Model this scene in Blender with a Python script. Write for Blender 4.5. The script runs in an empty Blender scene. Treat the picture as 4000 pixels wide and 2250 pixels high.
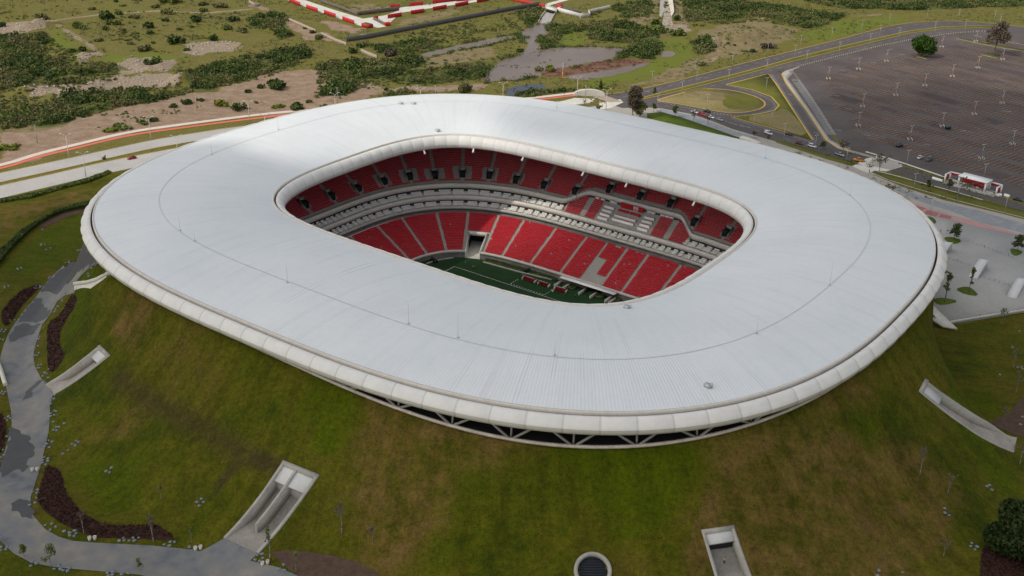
import bpy, math, random
import numpy as np
from mathutils import Matrix, Vector
R_ = np.random.default_rng(7)
random.seed(5)
sc = bpy.context.scene
COL = sc.collection
# ------------------------------------------------------------------ camera constants
HC, FPX, DEP, ROLL = 176.128, 4399.08, math.radians(25.1547), math.radians(1.5658)
CX, CY, PHI = -0.78, 363.83, -0.61908
ZF = -13.0                      # pitch level
cph, sph = math.cos(PHI), math.sin(PHI)
def w2l(x, y):
    x = x - CX; y = y - CY
    return x * cph + y * sph, -x * sph + y * cph
def l2w(u, v):
    return CX + u * cph - v * sph, CY + u * sph + v * cph
def ray(px):
    X, Y = px[0] - 2000, px[1] - 1125
    c, s = math.cos(ROLL), math.sin(ROLL)
    a = (c * X + s * Y) / FPX; b = -(-s * X + c * Y) / FPX
    cd, sd = math.cos(DEP), math.sin(DEP)
    return np.array([a, cd + b * sd, -sd + b * cd])
def at(px, z=0.0):
    d = ray(px); t = (z - HC) / d[2]
    return d[0] * t, d[1] * t
# coordinates read off enlargements of the photograph
def ov(x, y): return (x * 1.55280, y * 1.55280)
def c1(x, y): return (1000 + x * .48309, 500 + y * .48309)
def c2(x, y): return (2000 + x * .44863, 600 + y * .44863)
def c3(x, y): return (x * .50466, y * .50466)
def c4(x, y): return (1000 + x * .54348, y * .54348)
def c5(x, y): return (2300 + x * .65994, y * .65994)
def c6(x, y): return (1600 + x * .32997, 950 + y * .32997)
def cR(x, y): return (3000 + x * .55218, 500 + y * .55218)
def cRB(x, y): return (3000 + x * .72464, 1200 + y * .72464)
def cL(x, y): return (x * .62112, 700 + y * .62112)
def cBL(x, y): return (x * .54348, 1500 + y * .54348)
def cB(x, y): return (1200 + x * .65574, 1300 + y * .65574)
def gz(px, z=0.0):
    x, y = at(px, z); return np.array([x, y, z])
def P0(f, pts, z=0.0):          # pixel polygon -> ground polygon on the plane z
    return np.array([at(f(*q), z) for q in pts])

# ------------------------------------------------------------------ curves
def se(a, b, n, m, t):
    c, s = np.cos(t), np.sin(t)
    return np.stack([a * np.sign(c) * np.abs(c) ** (2 / n), b * np.sign(s) * np.abs(s) ** (2 / m)], -1)
class Curve:
    """closed curve in stadium coordinates, arclength parameter, normal offsets"""
    def __init__(s, a, b, n, m, N=1600):
        t = np.linspace(0, 2 * np.pi, 40001)
        p = se(a, b, n, m, t)
        L = np.concatenate([[0], np.cumsum(np.linalg.norm(np.diff(p, axis=0), axis=1))])
        s.L = L[-1]; s.N = N
        q = np.linspace(0, s.L, N, endpoint=False)
        s.s = q
        s.t = np.interp(q, L, t)
        s.p = np.stack([np.interp(q, L, p[:, 0]), np.interp(q, L, p[:, 1])], 1)
        tg = np.roll(s.p, -3, 0) - np.roll(s.p, 3, 0)
        tg /= np.linalg.norm(tg, axis=1)[:, None]
        s.n = np.stack([tg[:, 1], -tg[:, 0]], 1)
        k = 9; nn = sum(np.roll(s.n, i, 0) for i in range(-k, k + 1)); s.n = nn / np.linalg.norm(nn, axis=1)[:, None]
    def off(s, q, o):            # points at arclength q, offset o
        q = np.mod(np.asarray(q, float), s.L)
        ss = np.append(s.s, s.L)
        f = lambda A: np.stack([np.interp(q, ss, np.append(A[:, i], A[0, i])) for i in (0, 1)], -1)
        return f(s.p) + f(s.n) * np.asarray(o)[..., None]
    def near(s, P):              # signed distance and arclength of the nearest point
        P = np.asarray(P, float).reshape(-1, 2)
        d = np.empty(len(P)); q = np.empty(len(P))
        step = 2 if len(P) > 4000 else 1
        A, Nn, S = s.p[::step], s.n[::step], s.s[::step]
        for i in range(0, len(P), 4000):
            c = P[i:i + 4000]
            D = ((c[:, None] - A[None]) ** 2).sum(-1)
            j = D.argmin(1)
            dv = c - A[j]
            d[i:i + 4000] = np.sign((dv * Nn[j]).sum(1)) * np.sqrt(D[np.arange(len(c)), j])
            q[i:i + 4000] = S[j]
        return d, q
ROOF_O = Curve(134.44, 118.08, 3.007, 2.535)
ROOF_I = Curve(78.27, 59.31, 4.596, 3.1085)
BASE = Curve(66.5, 50.0, 4.4, 4.4)          # front wall of the lower stand
def roofz(s):                                 # roof height, s = 0 outer edge .. 1 inner edge
    return 37.87 * (1 - s) + 36.98 * s + 12.4 * s * (1 - s)

# ------------------------------------------------------------------ ground height
AZ = np.radians([-180, -165, -150, -130, -112, -60, -40, -31, -23, -15, -8, 20, 60, 90, 160, 180])
DD = np.array([22, 26, 36, 46, 48, 48, 47, 42, 13, 3.6, 3.4, 3.6, 18, 22, 22, 22], float)
def vnoise(x, y, sc_, seed=0):
    x = np.asarray(x) / sc_ + seed * 17.3; y = np.asarray(y) / sc_ + seed * 9.1
    xi, yi = np.floor(x), np.floor(y); fx, fy = x - xi, y - yi
    fx = fx * fx * (3 - 2 * fx); fy = fy * fy * (3 - 2 * fy)
    h = lambda a, b: np.modf(np.abs(np.sin(a * 127.1 + b * 311.7 + seed * 5.3) * 43758.5453))[0]
    return (h(xi, yi) * (1 - fx) + h(xi + 1, yi) * fx) * (1 - fy) + (h(xi, yi + 1) * (1 - fx) + h(xi + 1, yi + 1) * fx) * fy
def rimz(u, v):
    th = np.arctan2(v, u)
    return 33.5 - 3.9 * np.exp(-((th + .86) / .43) ** 2) - 3.9 * np.exp(-((th - 2.28) / .43) ** 2)
def in_poly(poly, x, y):
    poly = np.asarray(poly); r = np.zeros(np.shape(x), bool)
    x1, y1 = poly[:, 0], poly[:, 1]; x2, y2 = np.roll(x1, -1), np.roll(y1, -1)
    for a, b, c, d in zip(x1, y1, x2, y2):
        if b == d: continue
        k = ((b > y) != (d > y)) & (x < (c - a) * (y - b) / (d - b) + a)
        r ^= k
    return r
MOUNDS = []                                    # (x, y, radius, height) heaps of rubble and earth
def height(x, y):
    x = np.asarray(x, float); y = np.asarray(y, float)
    sh = x.shape; x = x.ravel(); y = y.ravel()
    z = np.zeros(len(x))
    u, v = w2l(x, y)
    near = (np.abs(u) < 210) & (np.abs(v) < 195)
    if near.any():
        un, vn = u[near], v[near]
        d, q = ROOF_O.near(np.stack([un, vn], 1))
        az = np.arctan2(y[near] - CY, x[near] - CX)
        D = np.interp(az, AZ, DD)
        t = np.clip((d - 2) / (D - 2), 0, 1)
        zz = (rimz(un, vn) - .45) * (1 - t) ** 1.6
        zz += (1.1 * (vnoise(x[near], y[near], 22, 3) - .5) + 0.3 * (vnoise(x[near], y[near], 9, 6) - .5) + 0.12 * (vnoise(x[near], y[near], 4, 4) - .5)) * np.clip(t * 4, 0, 1) * np.clip((1 - t) * 3, 0, 1)
        z[near] = zz
    for mx, my, r, h in MOUNDS:
        k = (np.abs(x - mx) < r * 2.5) & (np.abs(y - my) < r * 2.5)
        if k.any():
            dd = ((x[k] - mx) ** 2 + (y[k] - my) ** 2) / r ** 2
            z[k] += h * np.exp(-dd * 1.5) * (0.55 + 0.9 * vnoise(x[k], y[k], r * .35, 5))
    return z.reshape(sh)
def hz(x, y): return float(height(np.array([x]), np.array([y]))[0])
def gp(px, up=0.0):
    """where the line of sight through a pixel meets the ground"""
    d = ray(px)
    t0 = (34 - HC) / d[2]; t1 = (-1 - HC) / d[2]
    for _ in range(2):
        t = np.linspace(t0, t1, 160)
        f = HC + d[2] * t - height(d[0] * t, d[1] * t) - up
        i = np.argmax(f <= 0)
        if f[i] > 0: i = len(t) - 1
        t0, t1 = t[max(i - 1, 0)], t[i]
    t = t1
    return np.array([d[0] * t, d[1] * t, HC + d[2] * t - up])
def GP(f, pts): return np.array([gp(f(*q)) for q in pts])

# ------------------------------------------------------------------ meshes and objects
class MB:
    def __init__(s): s.v = []; s.f = []; s.n = 0; s.m = []; s.q = []
    def add(s, V, F, mi=0):
        V = np.asarray(V, float).reshape(-1, 3); s.v.append(V)
        for f in F: s.f.append(tuple(int(i) + s.n for i in f)); s.m.append(mi)
        s.n += len(V); return s
    def quads(s, V):             # V (k,4,3): loose quads
        V = np.asarray(V, float).reshape(-1, 4, 3)
        return s.add(V.reshape(-1, 3), np.arange(len(V) * 4).reshape(-1, 4))
    def grid(s, G, cu=False, cv=False, mi=0):
        G = np.asarray(G, float); a, b = G.shape[:2]
        I = np.arange(a * b).reshape(a, b)
        if cu: I = np.concatenate([I, I[:1]], 0)
        if cv: I = np.concatenate([I, I[:, :1]], 1)
        F = np.stack([I[:-1, :-1], I[1:, :-1], I[1:, 1:], I[:-1, 1:]], -1).reshape(-1, 4)
        return s.add(G.reshape(-1, 3), F, mi)
    def box(s, c, d, rz=0, mi=0):   # centre of the base, size
        x, y, z = c; a, b, h = d[0] / 2, d[1] / 2, d[2]
        co, si = math.cos(rz), math.sin(rz)
        V = [(x + px * a * co - py * b * si, y + px * a * si + py * b * co, z + k * h) for k in (0, 1) for px, py in ((-1, -1), (1, -1), (1, 1), (-1, 1))]
        return s.add(V, [(3, 2, 1, 0), (4, 5, 6, 7), (0, 1, 5, 4), (1, 2, 6, 5), (2, 3, 7, 6), (3, 0, 4, 7)], mi)
    def bar(s, p, q, w, h, mi=0):   # beam of rectangular section from p to q
        p, q = np.array(p, float), np.array(q, float); d = q - p; d /= np.linalg.norm(d) + 1e-9
        up = np.array([0, 0, 1.0]) if abs(d[2]) < .95 else np.array([1.0, 0, 0])
        a = np.cross(d, up); a /= np.linalg.norm(a); b = np.cross(a, d)
        V = [e + a * i * w / 2 + b * j * h / 2 for e in (p, q) for i, j in ((-1, -1), (1, -1), (1, 1), (-1, 1))]
        return s.add(V, [(3, 2, 1, 0), (4, 5, 6, 7), (0, 1, 5, 4), (1, 2, 6, 5), (2, 3, 7, 6), (3, 0, 4, 7)], mi)
    def tube(s, p, q, r0, r1=None, n=8, mi=0, cap=True):
        r1 = r0 if r1 is None else r1
        p, q = np.array(p, float), np.array(q, float); d = q - p; d /= np.linalg.norm(d) + 1e-9
        up = np.array([0, 0, 1.0]) if abs(d[2]) < .9 else np.array([1.0, 0, 0])
        a = np.cross(d, up); a /= np.linalg.norm(a); b = np.cross(d, a)
        t = np.linspace(0, 2 * np.pi, n, endpoint=False)[:, None]
        ring = a * np.cos(t) + b * np.sin(t)
        V = np.concatenate([p + ring * r0, q + ring * r1])
        F = [(i, (i + 1) % n, n + (i + 1) % n, n + i) for i in range(n)]
        if cap: F += [tuple(range(n))[::-1], tuple(range(n, 2 * n))]
        return s.add(V, F, mi)
    def lathe(s, prof, c=(0, 0, 0), n=12, mi=0):
        t = np.linspace(0, 2 * np.pi, n, endpoint=False)
        G = np.array([[(c[0] + r * math.cos(a), c[1] + r * math.sin(a), c[2] + z) for r, z in prof] for a in t])
        return s.grid(G, cu=True, mi=mi)
    def ball(s, c, r, n=10, m=7, mi=0, rough=0, seed=0):
        rr = np.array([r, r, r] if np.isscalar(r) else r, float)
        g = np.random.default_rng(seed)
        t = np.linspace(0, 2 * np.pi, n, endpoint=False); ph = np.linspace(0.12, math.pi - .12, m)
        G = np.array([[(math.cos(a) * math.sin(b), math.sin(a) * math.sin(b), math.cos(b)) for b in ph] for a in t])
        if rough: G = G * (1 + rough * (g.random(G.shape[:2])[..., None] - .5))
        G = G * rr + np.array(c)
        s.grid(G, cu=True, mi=mi)
        I = np.arange(n) * m
        s.add(G[:, 0], [tuple(range(n))], mi); s.add(G[:, -1], [tuple(range(n))[::-1]], mi)
        return s
    def prism(s, poly, z0, z1, mi=0):
        poly = np.asarray(poly, float)
        if ((poly[:, 0] * np.roll(poly[:, 1], -1) - np.roll(poly[:, 0], -1) * poly[:, 1]).sum()) < 0: poly = poly[::-1]
        n = len(poly); z0 = np.broadcast_to(z0, n); z1 = np.broadcast_to(z1, n)
        V = np.concatenate([np.c_[poly, z0], np.c_[poly, z1]])
        return s.add(V, [tuple(range(n))[::-1], tuple(range(n, 2 * n))] + [(i, (i + 1) % n, n + (i + 1) % n, n + i) for i in range(n)], mi)
    def mesh(s, name, off=(0, 0, 0)):
        V = np.concatenate(s.v) - np.array(off) if s.v else np.zeros((0, 3))
        me = bpy.data.meshes.new(name)
        ln = np.array([len(f) for f in s.f], np.int32)
        me.vertices.add(len(V)); me.vertices.foreach_set('co', V.astype(np.float32).ravel())
        me.loops.add(int(ln.sum())); me.loops.foreach_set('vertex_index', np.concatenate([np.array(f, np.int32) for f in s.f]) if len(s.f) else [])
        me.polygons.add(len(ln)); me.polygons.foreach_set('loop_start', np.concatenate([[0], np.cumsum(ln)[:-1]]).astype(np.int32))
        me.polygons.foreach_set('loop_total', ln)
        me.polygons.foreach_set('material_index', np.array(s.m, np.int32))
        me.update(calc_edges=True); me.validate()
        return me
def obj(name, mb, mats, parent=None, loc=None, rz=0, smooth=False, off=(0, 0, 0)):
    """off: the origin the vertices are measured from; with a parent the mesh sits at the parent's origin"""
    me = mb.mesh(name, off) if isinstance(mb, MB) else mb
    for m in (mats if isinstance(mats, (list, tuple)) else [mats]): me.materials.append(m)
    if smooth: me.polygons.foreach_set('use_smooth', np.ones(len(me.polygons), bool))
    o = bpy.data.objects.new(name, me); COL.objects.link(o)
    if parent is not None: o.parent = parent
    if loc is not None: o.location = loc
    o.rotation_euler[2] = rz
    return o
def tag(o, label, cat, group=None):
    o['label'] = label; o['category'] = cat
    if group: o['group'] = group
    return o
def thing(name, label, cat, loc=(0, 0, 0), rz=0, group=None):
    o = bpy.data.objects.new(name, None); COL.objects.link(o)
    o.location = loc; o.rotation_euler[2] = rz; o.empty_display_size = .5
    return tag(o, label, cat, group)
def kind(o, k): o['kind'] = k; return o
def dup(o, loc=None, rz=None, scale=None, label=None, group=None):
    c = o.copy(); COL.objects.link(c)
    if loc is not None: c.location = loc
    if rz is not None: c.rotation_euler[2] = rz
    if scale is not None: c.scale = (scale,) * 3 if np.isscalar(scale) else scale
    if label: c['label'] = label
    if group: c['group'] = group
    for ch in o.children:
        k = ch.copy(); COL.objects.link(k); k.parent = c
        for g in ch.children:
            h = g.copy(); COL.objects.link(h); h.parent = k
    return c
class Proto:
    """first use moves the original, later uses copy it"""
    def __init__(s, o): s.o = o; s.used = False
    def put(s, loc, rz=0, scale=1, label=None, group=None):
        if s.used: return dup(s.o, loc, rz, scale, label, group)
        s.used = True; s.o.location = loc; s.o.rotation_euler[2] = rz
        s.o.scale = (scale,) * 3 if np.isscalar(scale) else scale
        if label: s.o['label'] = label
        if group: s.o['group'] = group
        return s.o

# ------------------------------------------------------------------ materials
def ramp(nt, fac, cols):
    r = nt.nodes.new('ShaderNodeValToRGB'); e = r.color_ramp.elements
    while len(e) < len(cols): e.new(.5)
    for i, c in enumerate(cols):
        e[i].position = i / (len(cols) - 1); e[i].color = (*c, 1)
    nt.links.new(fac, r.inputs[0]); return r.outputs[0]
def noise(nt, scale, detail=4, rough=.55, vec=None, dist=0):
    n = nt.nodes.new('ShaderNodeTexNoise'); n.inputs['Scale'].default_value = scale
    n.inputs['Detail'].default_value = detail; n.inputs['Roughness'].default_value = rough; n.inputs['Distortion'].default_value = dist
    if vec is None:
        g = nt.nodes.get('Geo') or nt.nodes.new('ShaderNodeNewGeometry'); g.name = 'Geo'; vec = g.outputs['Position']
    nt.links.new(vec, n.inputs['Vector']); return n.outputs['Fac']
def math_(nt, op, a, b=0.0, c=None):
    n = nt.nodes.new('ShaderNodeMath'); n.operation = op
    for i, x in enumerate((a, b) if c is None else (a, b, c)):
        if hasattr(x, 'links'): nt.links.new(x, n.inputs[i])
        else: n.inputs[i].default_value = x
    return n.outputs[0]
def mix(nt, fac, a, b, mode='MIX'):
    n = nt.nodes.new('ShaderNodeMix'); n.data_type = 'RGBA'; n.blend_type = mode
    for i, x in ((0, fac), (6, a), (7, b)):
        if hasattr(x, 'links'): nt.links.new(x, n.inputs[i])
        elif i == 0: n.inputs[0].default_value = x
        else: n.inputs[i].default_value = (*x, 1)
    return n.outputs[2]
def new(name, rough=.8, spec=.3, metal=0):
    m = bpy.data.materials.new(name); m.use_nodes = True; nt = m.node_tree
    b = nt.nodes['Principled BSDF']; b.inputs['Roughness'].default_value = rough
    b.inputs['Specular IOR Level'].default_value = spec; b.inputs['Metallic'].default_value = metal
    return m, nt, b
def bump(nt, b, h, strength, dist=.1):
    n = nt.nodes.new('ShaderNodeBump'); n.inputs['Strength'].default_value = strength; n.inputs['Distance'].default_value = dist
    nt.links.new(h, n.inputs['Height']); nt.links.new(n.outputs[0], b.inputs['Normal'])
def mat(name, cols, scale=.5, rough=.8, spec=.3, metal=0, bmp=0, fine=5, mixf=.45, bdist=.1):
    m, nt, b = new(name, rough, spec, metal)
    f = noise(nt, scale, 5); g = noise(nt, scale * fine, 3)
    v = math_(nt, 'ADD', math_(nt, 'MULTIPLY', f, 1 - mixf), math_(nt, 'MULTIPLY', g, mixf))
    v = math_(nt, 'MULTIPLY_ADD', v, 2.4, -.7)
    if len(cols) == 1: c = cols[0]; cols = [tuple(x * .86 for x in c), tuple(min(1, x * 1.12) for x in c)]
    nt.links.new(ramp(nt, v, cols), b.inputs['Base Color'])
    if bmp: bump(nt, b, g, bmp, bdist)
    return m
SUN_E, SKY_E, EXPO, CLOUD_A, DENOISE = 2.6, .15, -.2, .95, True
# ------------------------------------------------------------------ camera, sun, sky
cam = bpy.data.cameras.new('camera'); co = bpy.data.objects.new('camera', cam); COL.objects.link(co)
cr, sr = math.cos(ROLL), math.sin(ROLL)
Rv = np.array([1, 0, 0.]); Uv = np.array([0, math.sin(DEP), math.cos(DEP)]); Fv = np.array([0, math.cos(DEP), -math.sin(DEP)])
r_, u_ = cr * Rv + sr * Uv, -sr * Rv + cr * Uv
co.matrix_world = Matrix(((r_[0], u_[0], -Fv[0], 0), (r_[1], u_[1], -Fv[1], 0), (r_[2], u_[2], -Fv[2], HC), (0, 0, 0, 1)))
cam.sensor_width = 36; cam.lens = FPX / 4000 * 36; cam.clip_start = 1; cam.clip_end = 20000
sc.camera = co
SEL, SAZ = math.radians(45), math.radians(28)      # height of the sun, heading of the light on the ground
LD = np.array([math.cos(SAZ) * math.cos(SEL), math.sin(SAZ) * math.cos(SEL), -math.sin(SEL)])
sl = bpy.data.lights.new('sun', 'SUN'); so = bpy.data.objects.new('sun', sl); COL.objects.link(so)
sl.energy = SUN_E; sl.angle = math.radians(.6); sl.color = (1, .935, .83)
so.rotation_euler = Vector(LD).to_track_quat('-Z', 'Y').to_euler(); so.location = (-300, -200, 500)
w = bpy.data.worlds.new('World'); sc.world = w; w.use_nodes = True; nt = w.node_tree
bg = nt.nodes['Background']; sky = nt.nodes.new('ShaderNodeTexSky'); sky.sky_type = 'NISHITA'; sky.sun_disc = False
sky.sun_elevation = SEL; sky.sun_rotation = math.atan2(-LD[0], -LD[1]); sky.air_density = 1.2; sky.dust_density = 2.5
tc = nt.nodes.new('ShaderNodeTexCoord')
cl = noise(nt, 3.0, 6, .6, tc.outputs['Generated'])
clf = math_(nt, 'MULTIPLY_ADD', cl, 4.0, -1.3)
clamp = nt.nodes.new('ShaderNodeClamp'); nt.links.new(clf, clamp.inputs[0])
dp = nt.nodes.new('ShaderNodeVectorMath'); dp.operation = 'DOT_PRODUCT'; nt.links.new(tc.outputs['Generated'], dp.inputs[0]); dp.inputs[1].default_value = (-LD[0], -LD[1], -LD[2])
glow = math_(nt, 'MULTIPLY_ADD', math_(nt, 'POWER', math_(nt, 'MAXIMUM', math_(nt, 'MULTIPLY_ADD', dp.outputs['Value'], .5, .5), 0.0), 2.2), 1.45, .22)   # clouds are brightest round the sun
cc = nt.nodes.new('ShaderNodeVectorMath'); cc.operation = 'SCALE'; cc.inputs[0].default_value = (8.3, 8.1, 7.75); nt.links.new(glow, cc.inputs['Scale'])
skyc = mix(nt, math_(nt, 'MULTIPLY', clamp.outputs[0], .84), sky.outputs[0], cc.outputs[0])
nt.links.new(skyc, bg.inputs[0]); bg.inputs[1].default_value = SKY_E
sc.view_settings.view_transform = 'Standard'; sc.view_settings.look = 'None'; sc.view_settings.exposure = EXPO; sc.view_settings.gamma = 1
sc.cycles.max_bounces = 5; sc.cycles.diffuse_bounces = 3; sc.cycles.glossy_bounces = 2; sc.cycles.transparent_max_bounces = 8
sc.cycles.use_denoising = DENOISE

# ------------------------------------------------------------------ the cloud that shades the foreground
def poly_sd(poly, x, y):
    a = np.asarray(poly); b = np.roll(a, -1, 0); P = np.stack([x.ravel(), y.ravel()], 1); d = np.full(len(P), 1e9)
    for p, q in zip(a, b):
        e = q - p; t = np.clip(((P - p) @ e) / (e @ e), 0, 1); d = np.minimum(d, np.linalg.norm(P - p - t[:, None] * e, axis=1))
    return np.where(in_poly(poly, P[:, 0], P[:, 1]), d, -d).reshape(x.shape)
def shade_pt(px, z):
    x, y = at(px, z); return (x + z * math.cos(SAZ) / math.tan(SEL), y + z * math.sin(SAZ) / math.tan(SEL))
def build_cloud():
    rim = [(ov(-150, 640), 0), (ov(0, 560), 0), (ov(180, 455), 2), (ov(345, 437), 35), (ov(520, 418), 39), (ov(690, 416), 39), (ov(930, 450), 30),
           (ov(1660, 690), -8), (ov(1590, 545), 8), (ov(1300, 352), 38), (ov(1255, 290), 38), (ov(1330, 252), 38), (ov(1500, 275), 36)] + \
          [(c5(*q), 0) for q in ((420, 690), (760, 655), (1150, 560), (1500, 470), (1900, 520), (2300, 560), (2700, 600), (3300, 620))] + \
          [(ov(3000, 900), 0), (ov(3000, 1700), 0), (ov(1300, 1900), 0), (ov(-400, 1800), 0), (ov(-500, 900), 0)]
    poly = np.array([shade_pt(*r) for r in rim])
    H = 800.0; sx, sy = -LD[0] / -LD[2] * H, -LD[1] / -LD[2] * H
    lo, hi = poly.min(0) - 30, poly.max(0) + 30; st = 7.0
    X, Y = np.meshgrid(np.arange(lo[0], hi[0], st), np.arange(lo[1], hi[1], st), indexing='ij')
    d = poly_sd(poly, X, Y)
    d = d + 26 * (vnoise(X, Y, 60, 1) - .5) + 12 * (vnoise(X, Y, 22, 2) - .5)
    den = np.clip((d + 16) / 52, 0, 1); den = den * den * (3 - 2 * den)
    lump = 25 + 55 * vnoise(X, Y, 90, 3) + 25 * vnoise(X, Y, 35, 4)
    top = H + 6 + lump * np.sqrt(np.clip(den, 0, 1)); bot = H - .22 * lump * np.sqrt(den)
    keep = den > .004
    mb = MB(); a, b = X.shape; n = a * b
    I = np.arange(n).reshape(a, b)
    q = keep[:-1, :-1] & keep[1:, :-1] & keep[1:, 1:] & keep[:-1, 1:]
    Q = np.stack([I[:-1, :-1], I[1:, :-1], I[1:, 1:], I[:-1, 1:]], -1)[q]
    mb.add(np.stack([X + sx, Y + sy, top], -1).reshape(-1, 3), Q)
    mb.add(np.stack([X + sx, Y + sy, bot], -1).reshape(-1, 3), Q[:, ::-1])
    m, nt, bs = new('cloud_vapour', 1, 0); bs.inputs['Base Color'].default_value = (.9, .9, .92, 1)
    me = mb.mesh('cloud'); at_ = me.attributes.new('vapour', 'FLOAT', 'POINT')
    at_.data.foreach_set('value', np.concatenate([den.ravel(), den.ravel()]).astype(np.float32)[:len(me.vertices)])
    an = nt.nodes.new('ShaderNodeAttribute'); an.attribute_name = 'vapour'
    tr = nt.nodes.new('ShaderNodeBsdfTransparent'); mx = nt.nodes.new('ShaderNodeMixShader')
    f = math_(nt, 'MULTIPLY', math_(nt, 'POWER', an.outputs['Fac'], 1.25), CLOUD_A)
    nt.links.new(f, mx.inputs[0]); nt.links.new(tr.outputs[0], mx.inputs[1]); nt.links.new(bs.outputs[0], mx.inputs[2])
    nt.links.new(mx.outputs[0], nt.nodes['Material Output'].inputs['Surface'])
    return kind(obj('cloud', me, m, smooth=True), 'structure')
build_cloud()

# ------------------------------------------------------------------ ground zones, read off the photograph
def zone(f, pts): return P0(f, pts)
Z = {k: [] for k in ('soil', 'lush', 'scrub', 'rubble', 'lawn', 'dry', 'bank')}
Z['soil'] += [zone(c3, [(0, 1030), (300, 1000), (700, 900), (1100, 800), (1500, 720), (1900, 620), (2150, 560), (2400, 530), (2530, 560), (2570, 640), (2540, 680), (2450, 720), (2576, 760), (2576, 850), (2300, 870), (1800, 910), (1400, 965), (1000, 1035), (600, 1135), (0, 1290)]),
              zone(c4, [(0, 560), (300, 500), (480, 495), (540, 560), (520, 640), (450, 700), (700, 600), (900, 640), (1100, 620), (1500, 610), (1650, 600), (1600, 640), (1400, 650), (1100, 640), (900, 660), (760, 720), (760, 830), (0, 828)]),
              zone(c3, [(1920, 10), (2060, 60), (2250, 170), (2450, 240), (2576, 290), (2576, 330), (2400, 300), (2150, 180), (2000, 80)]),
              zone(c4, [(480, 150), (600, 160), (760, 215), (700, 235), (560, 215)])]
Z['dry'] += [zone(c5, [(640, 200), (760, 150), (1000, 120), (1250, 180), (1200, 240), (1000, 310), (800, 340), (700, 380), (480, 470), (200, 520), (420, 430), (640, 340), (760, 300), (620, 230)]),
             zone(c5, [(400, 598), (600, 540), (780, 535), (790, 640), (640, 625)]), zone(c5, [(100, 565), (330, 520), (520, 470), (470, 500), (300, 545), (110, 580)]),
             zone(c3, [(620, 1140), (0, 1200), (0, 1000), (700, 880), (1200, 900)]), zone(c3, [(1950, 700), (1100, 900), (1900, 880), (2500, 800)]),
             zone(c4, [(600, 20), (950, 40), (1000, 70), (760, 90)]), zone(c4, [(1000, 150), (1300, 90), (1500, 70), (1300, 140), (1050, 190)]),
             zone(c4, [(1050, 440), (1500, 360), (1700, 330), (1700, 420), (1300, 480)]), zone(c5, [(310, 0), (420, 0), (400, 90), (330, 190), (210, 170)]), zone(c5, [(500, 0), (560, 0), (590, 180), (520, 190)])]
Z['rubble'] += [zone(c3, [(150, 700), (450, 650), (750, 640), (900, 590), (1000, 600), (1300, 560), (1450, 620), (1400, 660), (1000, 690), (700, 740), (480, 755), (250, 740)]),
                zone(c3, [(870, 490), (1050, 460), (1200, 450), (1350, 500), (1300, 540), (1000, 580), (900, 530)]), zone(c3, [(150, 230), (380, 180), (370, 212), (180, 245)]),
                zone(c3, [(0, 190), (400, 155), (380, 185), (150, 240), (150, 290), (0, 275)]), zone(c3, [(1400, 340), (1480, 310), (1900, 345), (1850, 390), (1500, 430)]),
                zone(c3, [(590, 440), (690, 415), (700, 460), (620, 490)]), zone(c4, [(2035, 165), (2140, 170), (2120, 215), (2060, 205)]),
                zone(c5, [(420, 150), (590, 150), (600, 185), (490, 200), (400, 185)])]
Z['lush'] += [zone(c3, [(370, 230), (470, 240), (640, 370), (700, 440), (560, 440), (400, 360)]), zone(c3, [(760, 430), (1100, 420), (1500, 440), (1300, 470), (900, 470)]),
              zone(c5, [(430, 240), (560, 220), (640, 300), (560, 380), (420, 420), (200, 490), (0, 520), (0, 470), (330, 400), (420, 340)]),
              zone(c5, [(790, 570), (900, 560), (1010, 590), (1000, 630), (850, 655), (780, 620)]), zone(c3, [(0, 1120), (120, 1110), (130, 1150), (0, 1180)]),
              zone(c5, [(850, 490), (1060, 445), (1100, 500), (1080, 560), (980, 530)]), zone(c4, [(2050, 300), (2200, 220), (2400, 260), (2350, 330), (2150, 350)]),
              zone(c5, [(1260, 200), (1500, 120), (1700, 100), (1900, 90), (1850, 130), (1600, 190), (1300, 265)]), zone(c4, [(740, 125), (930, 95), (1020, 80), (1020, 92), (760, 145)]),
              zone(c5, [(345, 670), (500, 680), (905, 825), (880, 830), (600, 740), (345, 690)])]
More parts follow.
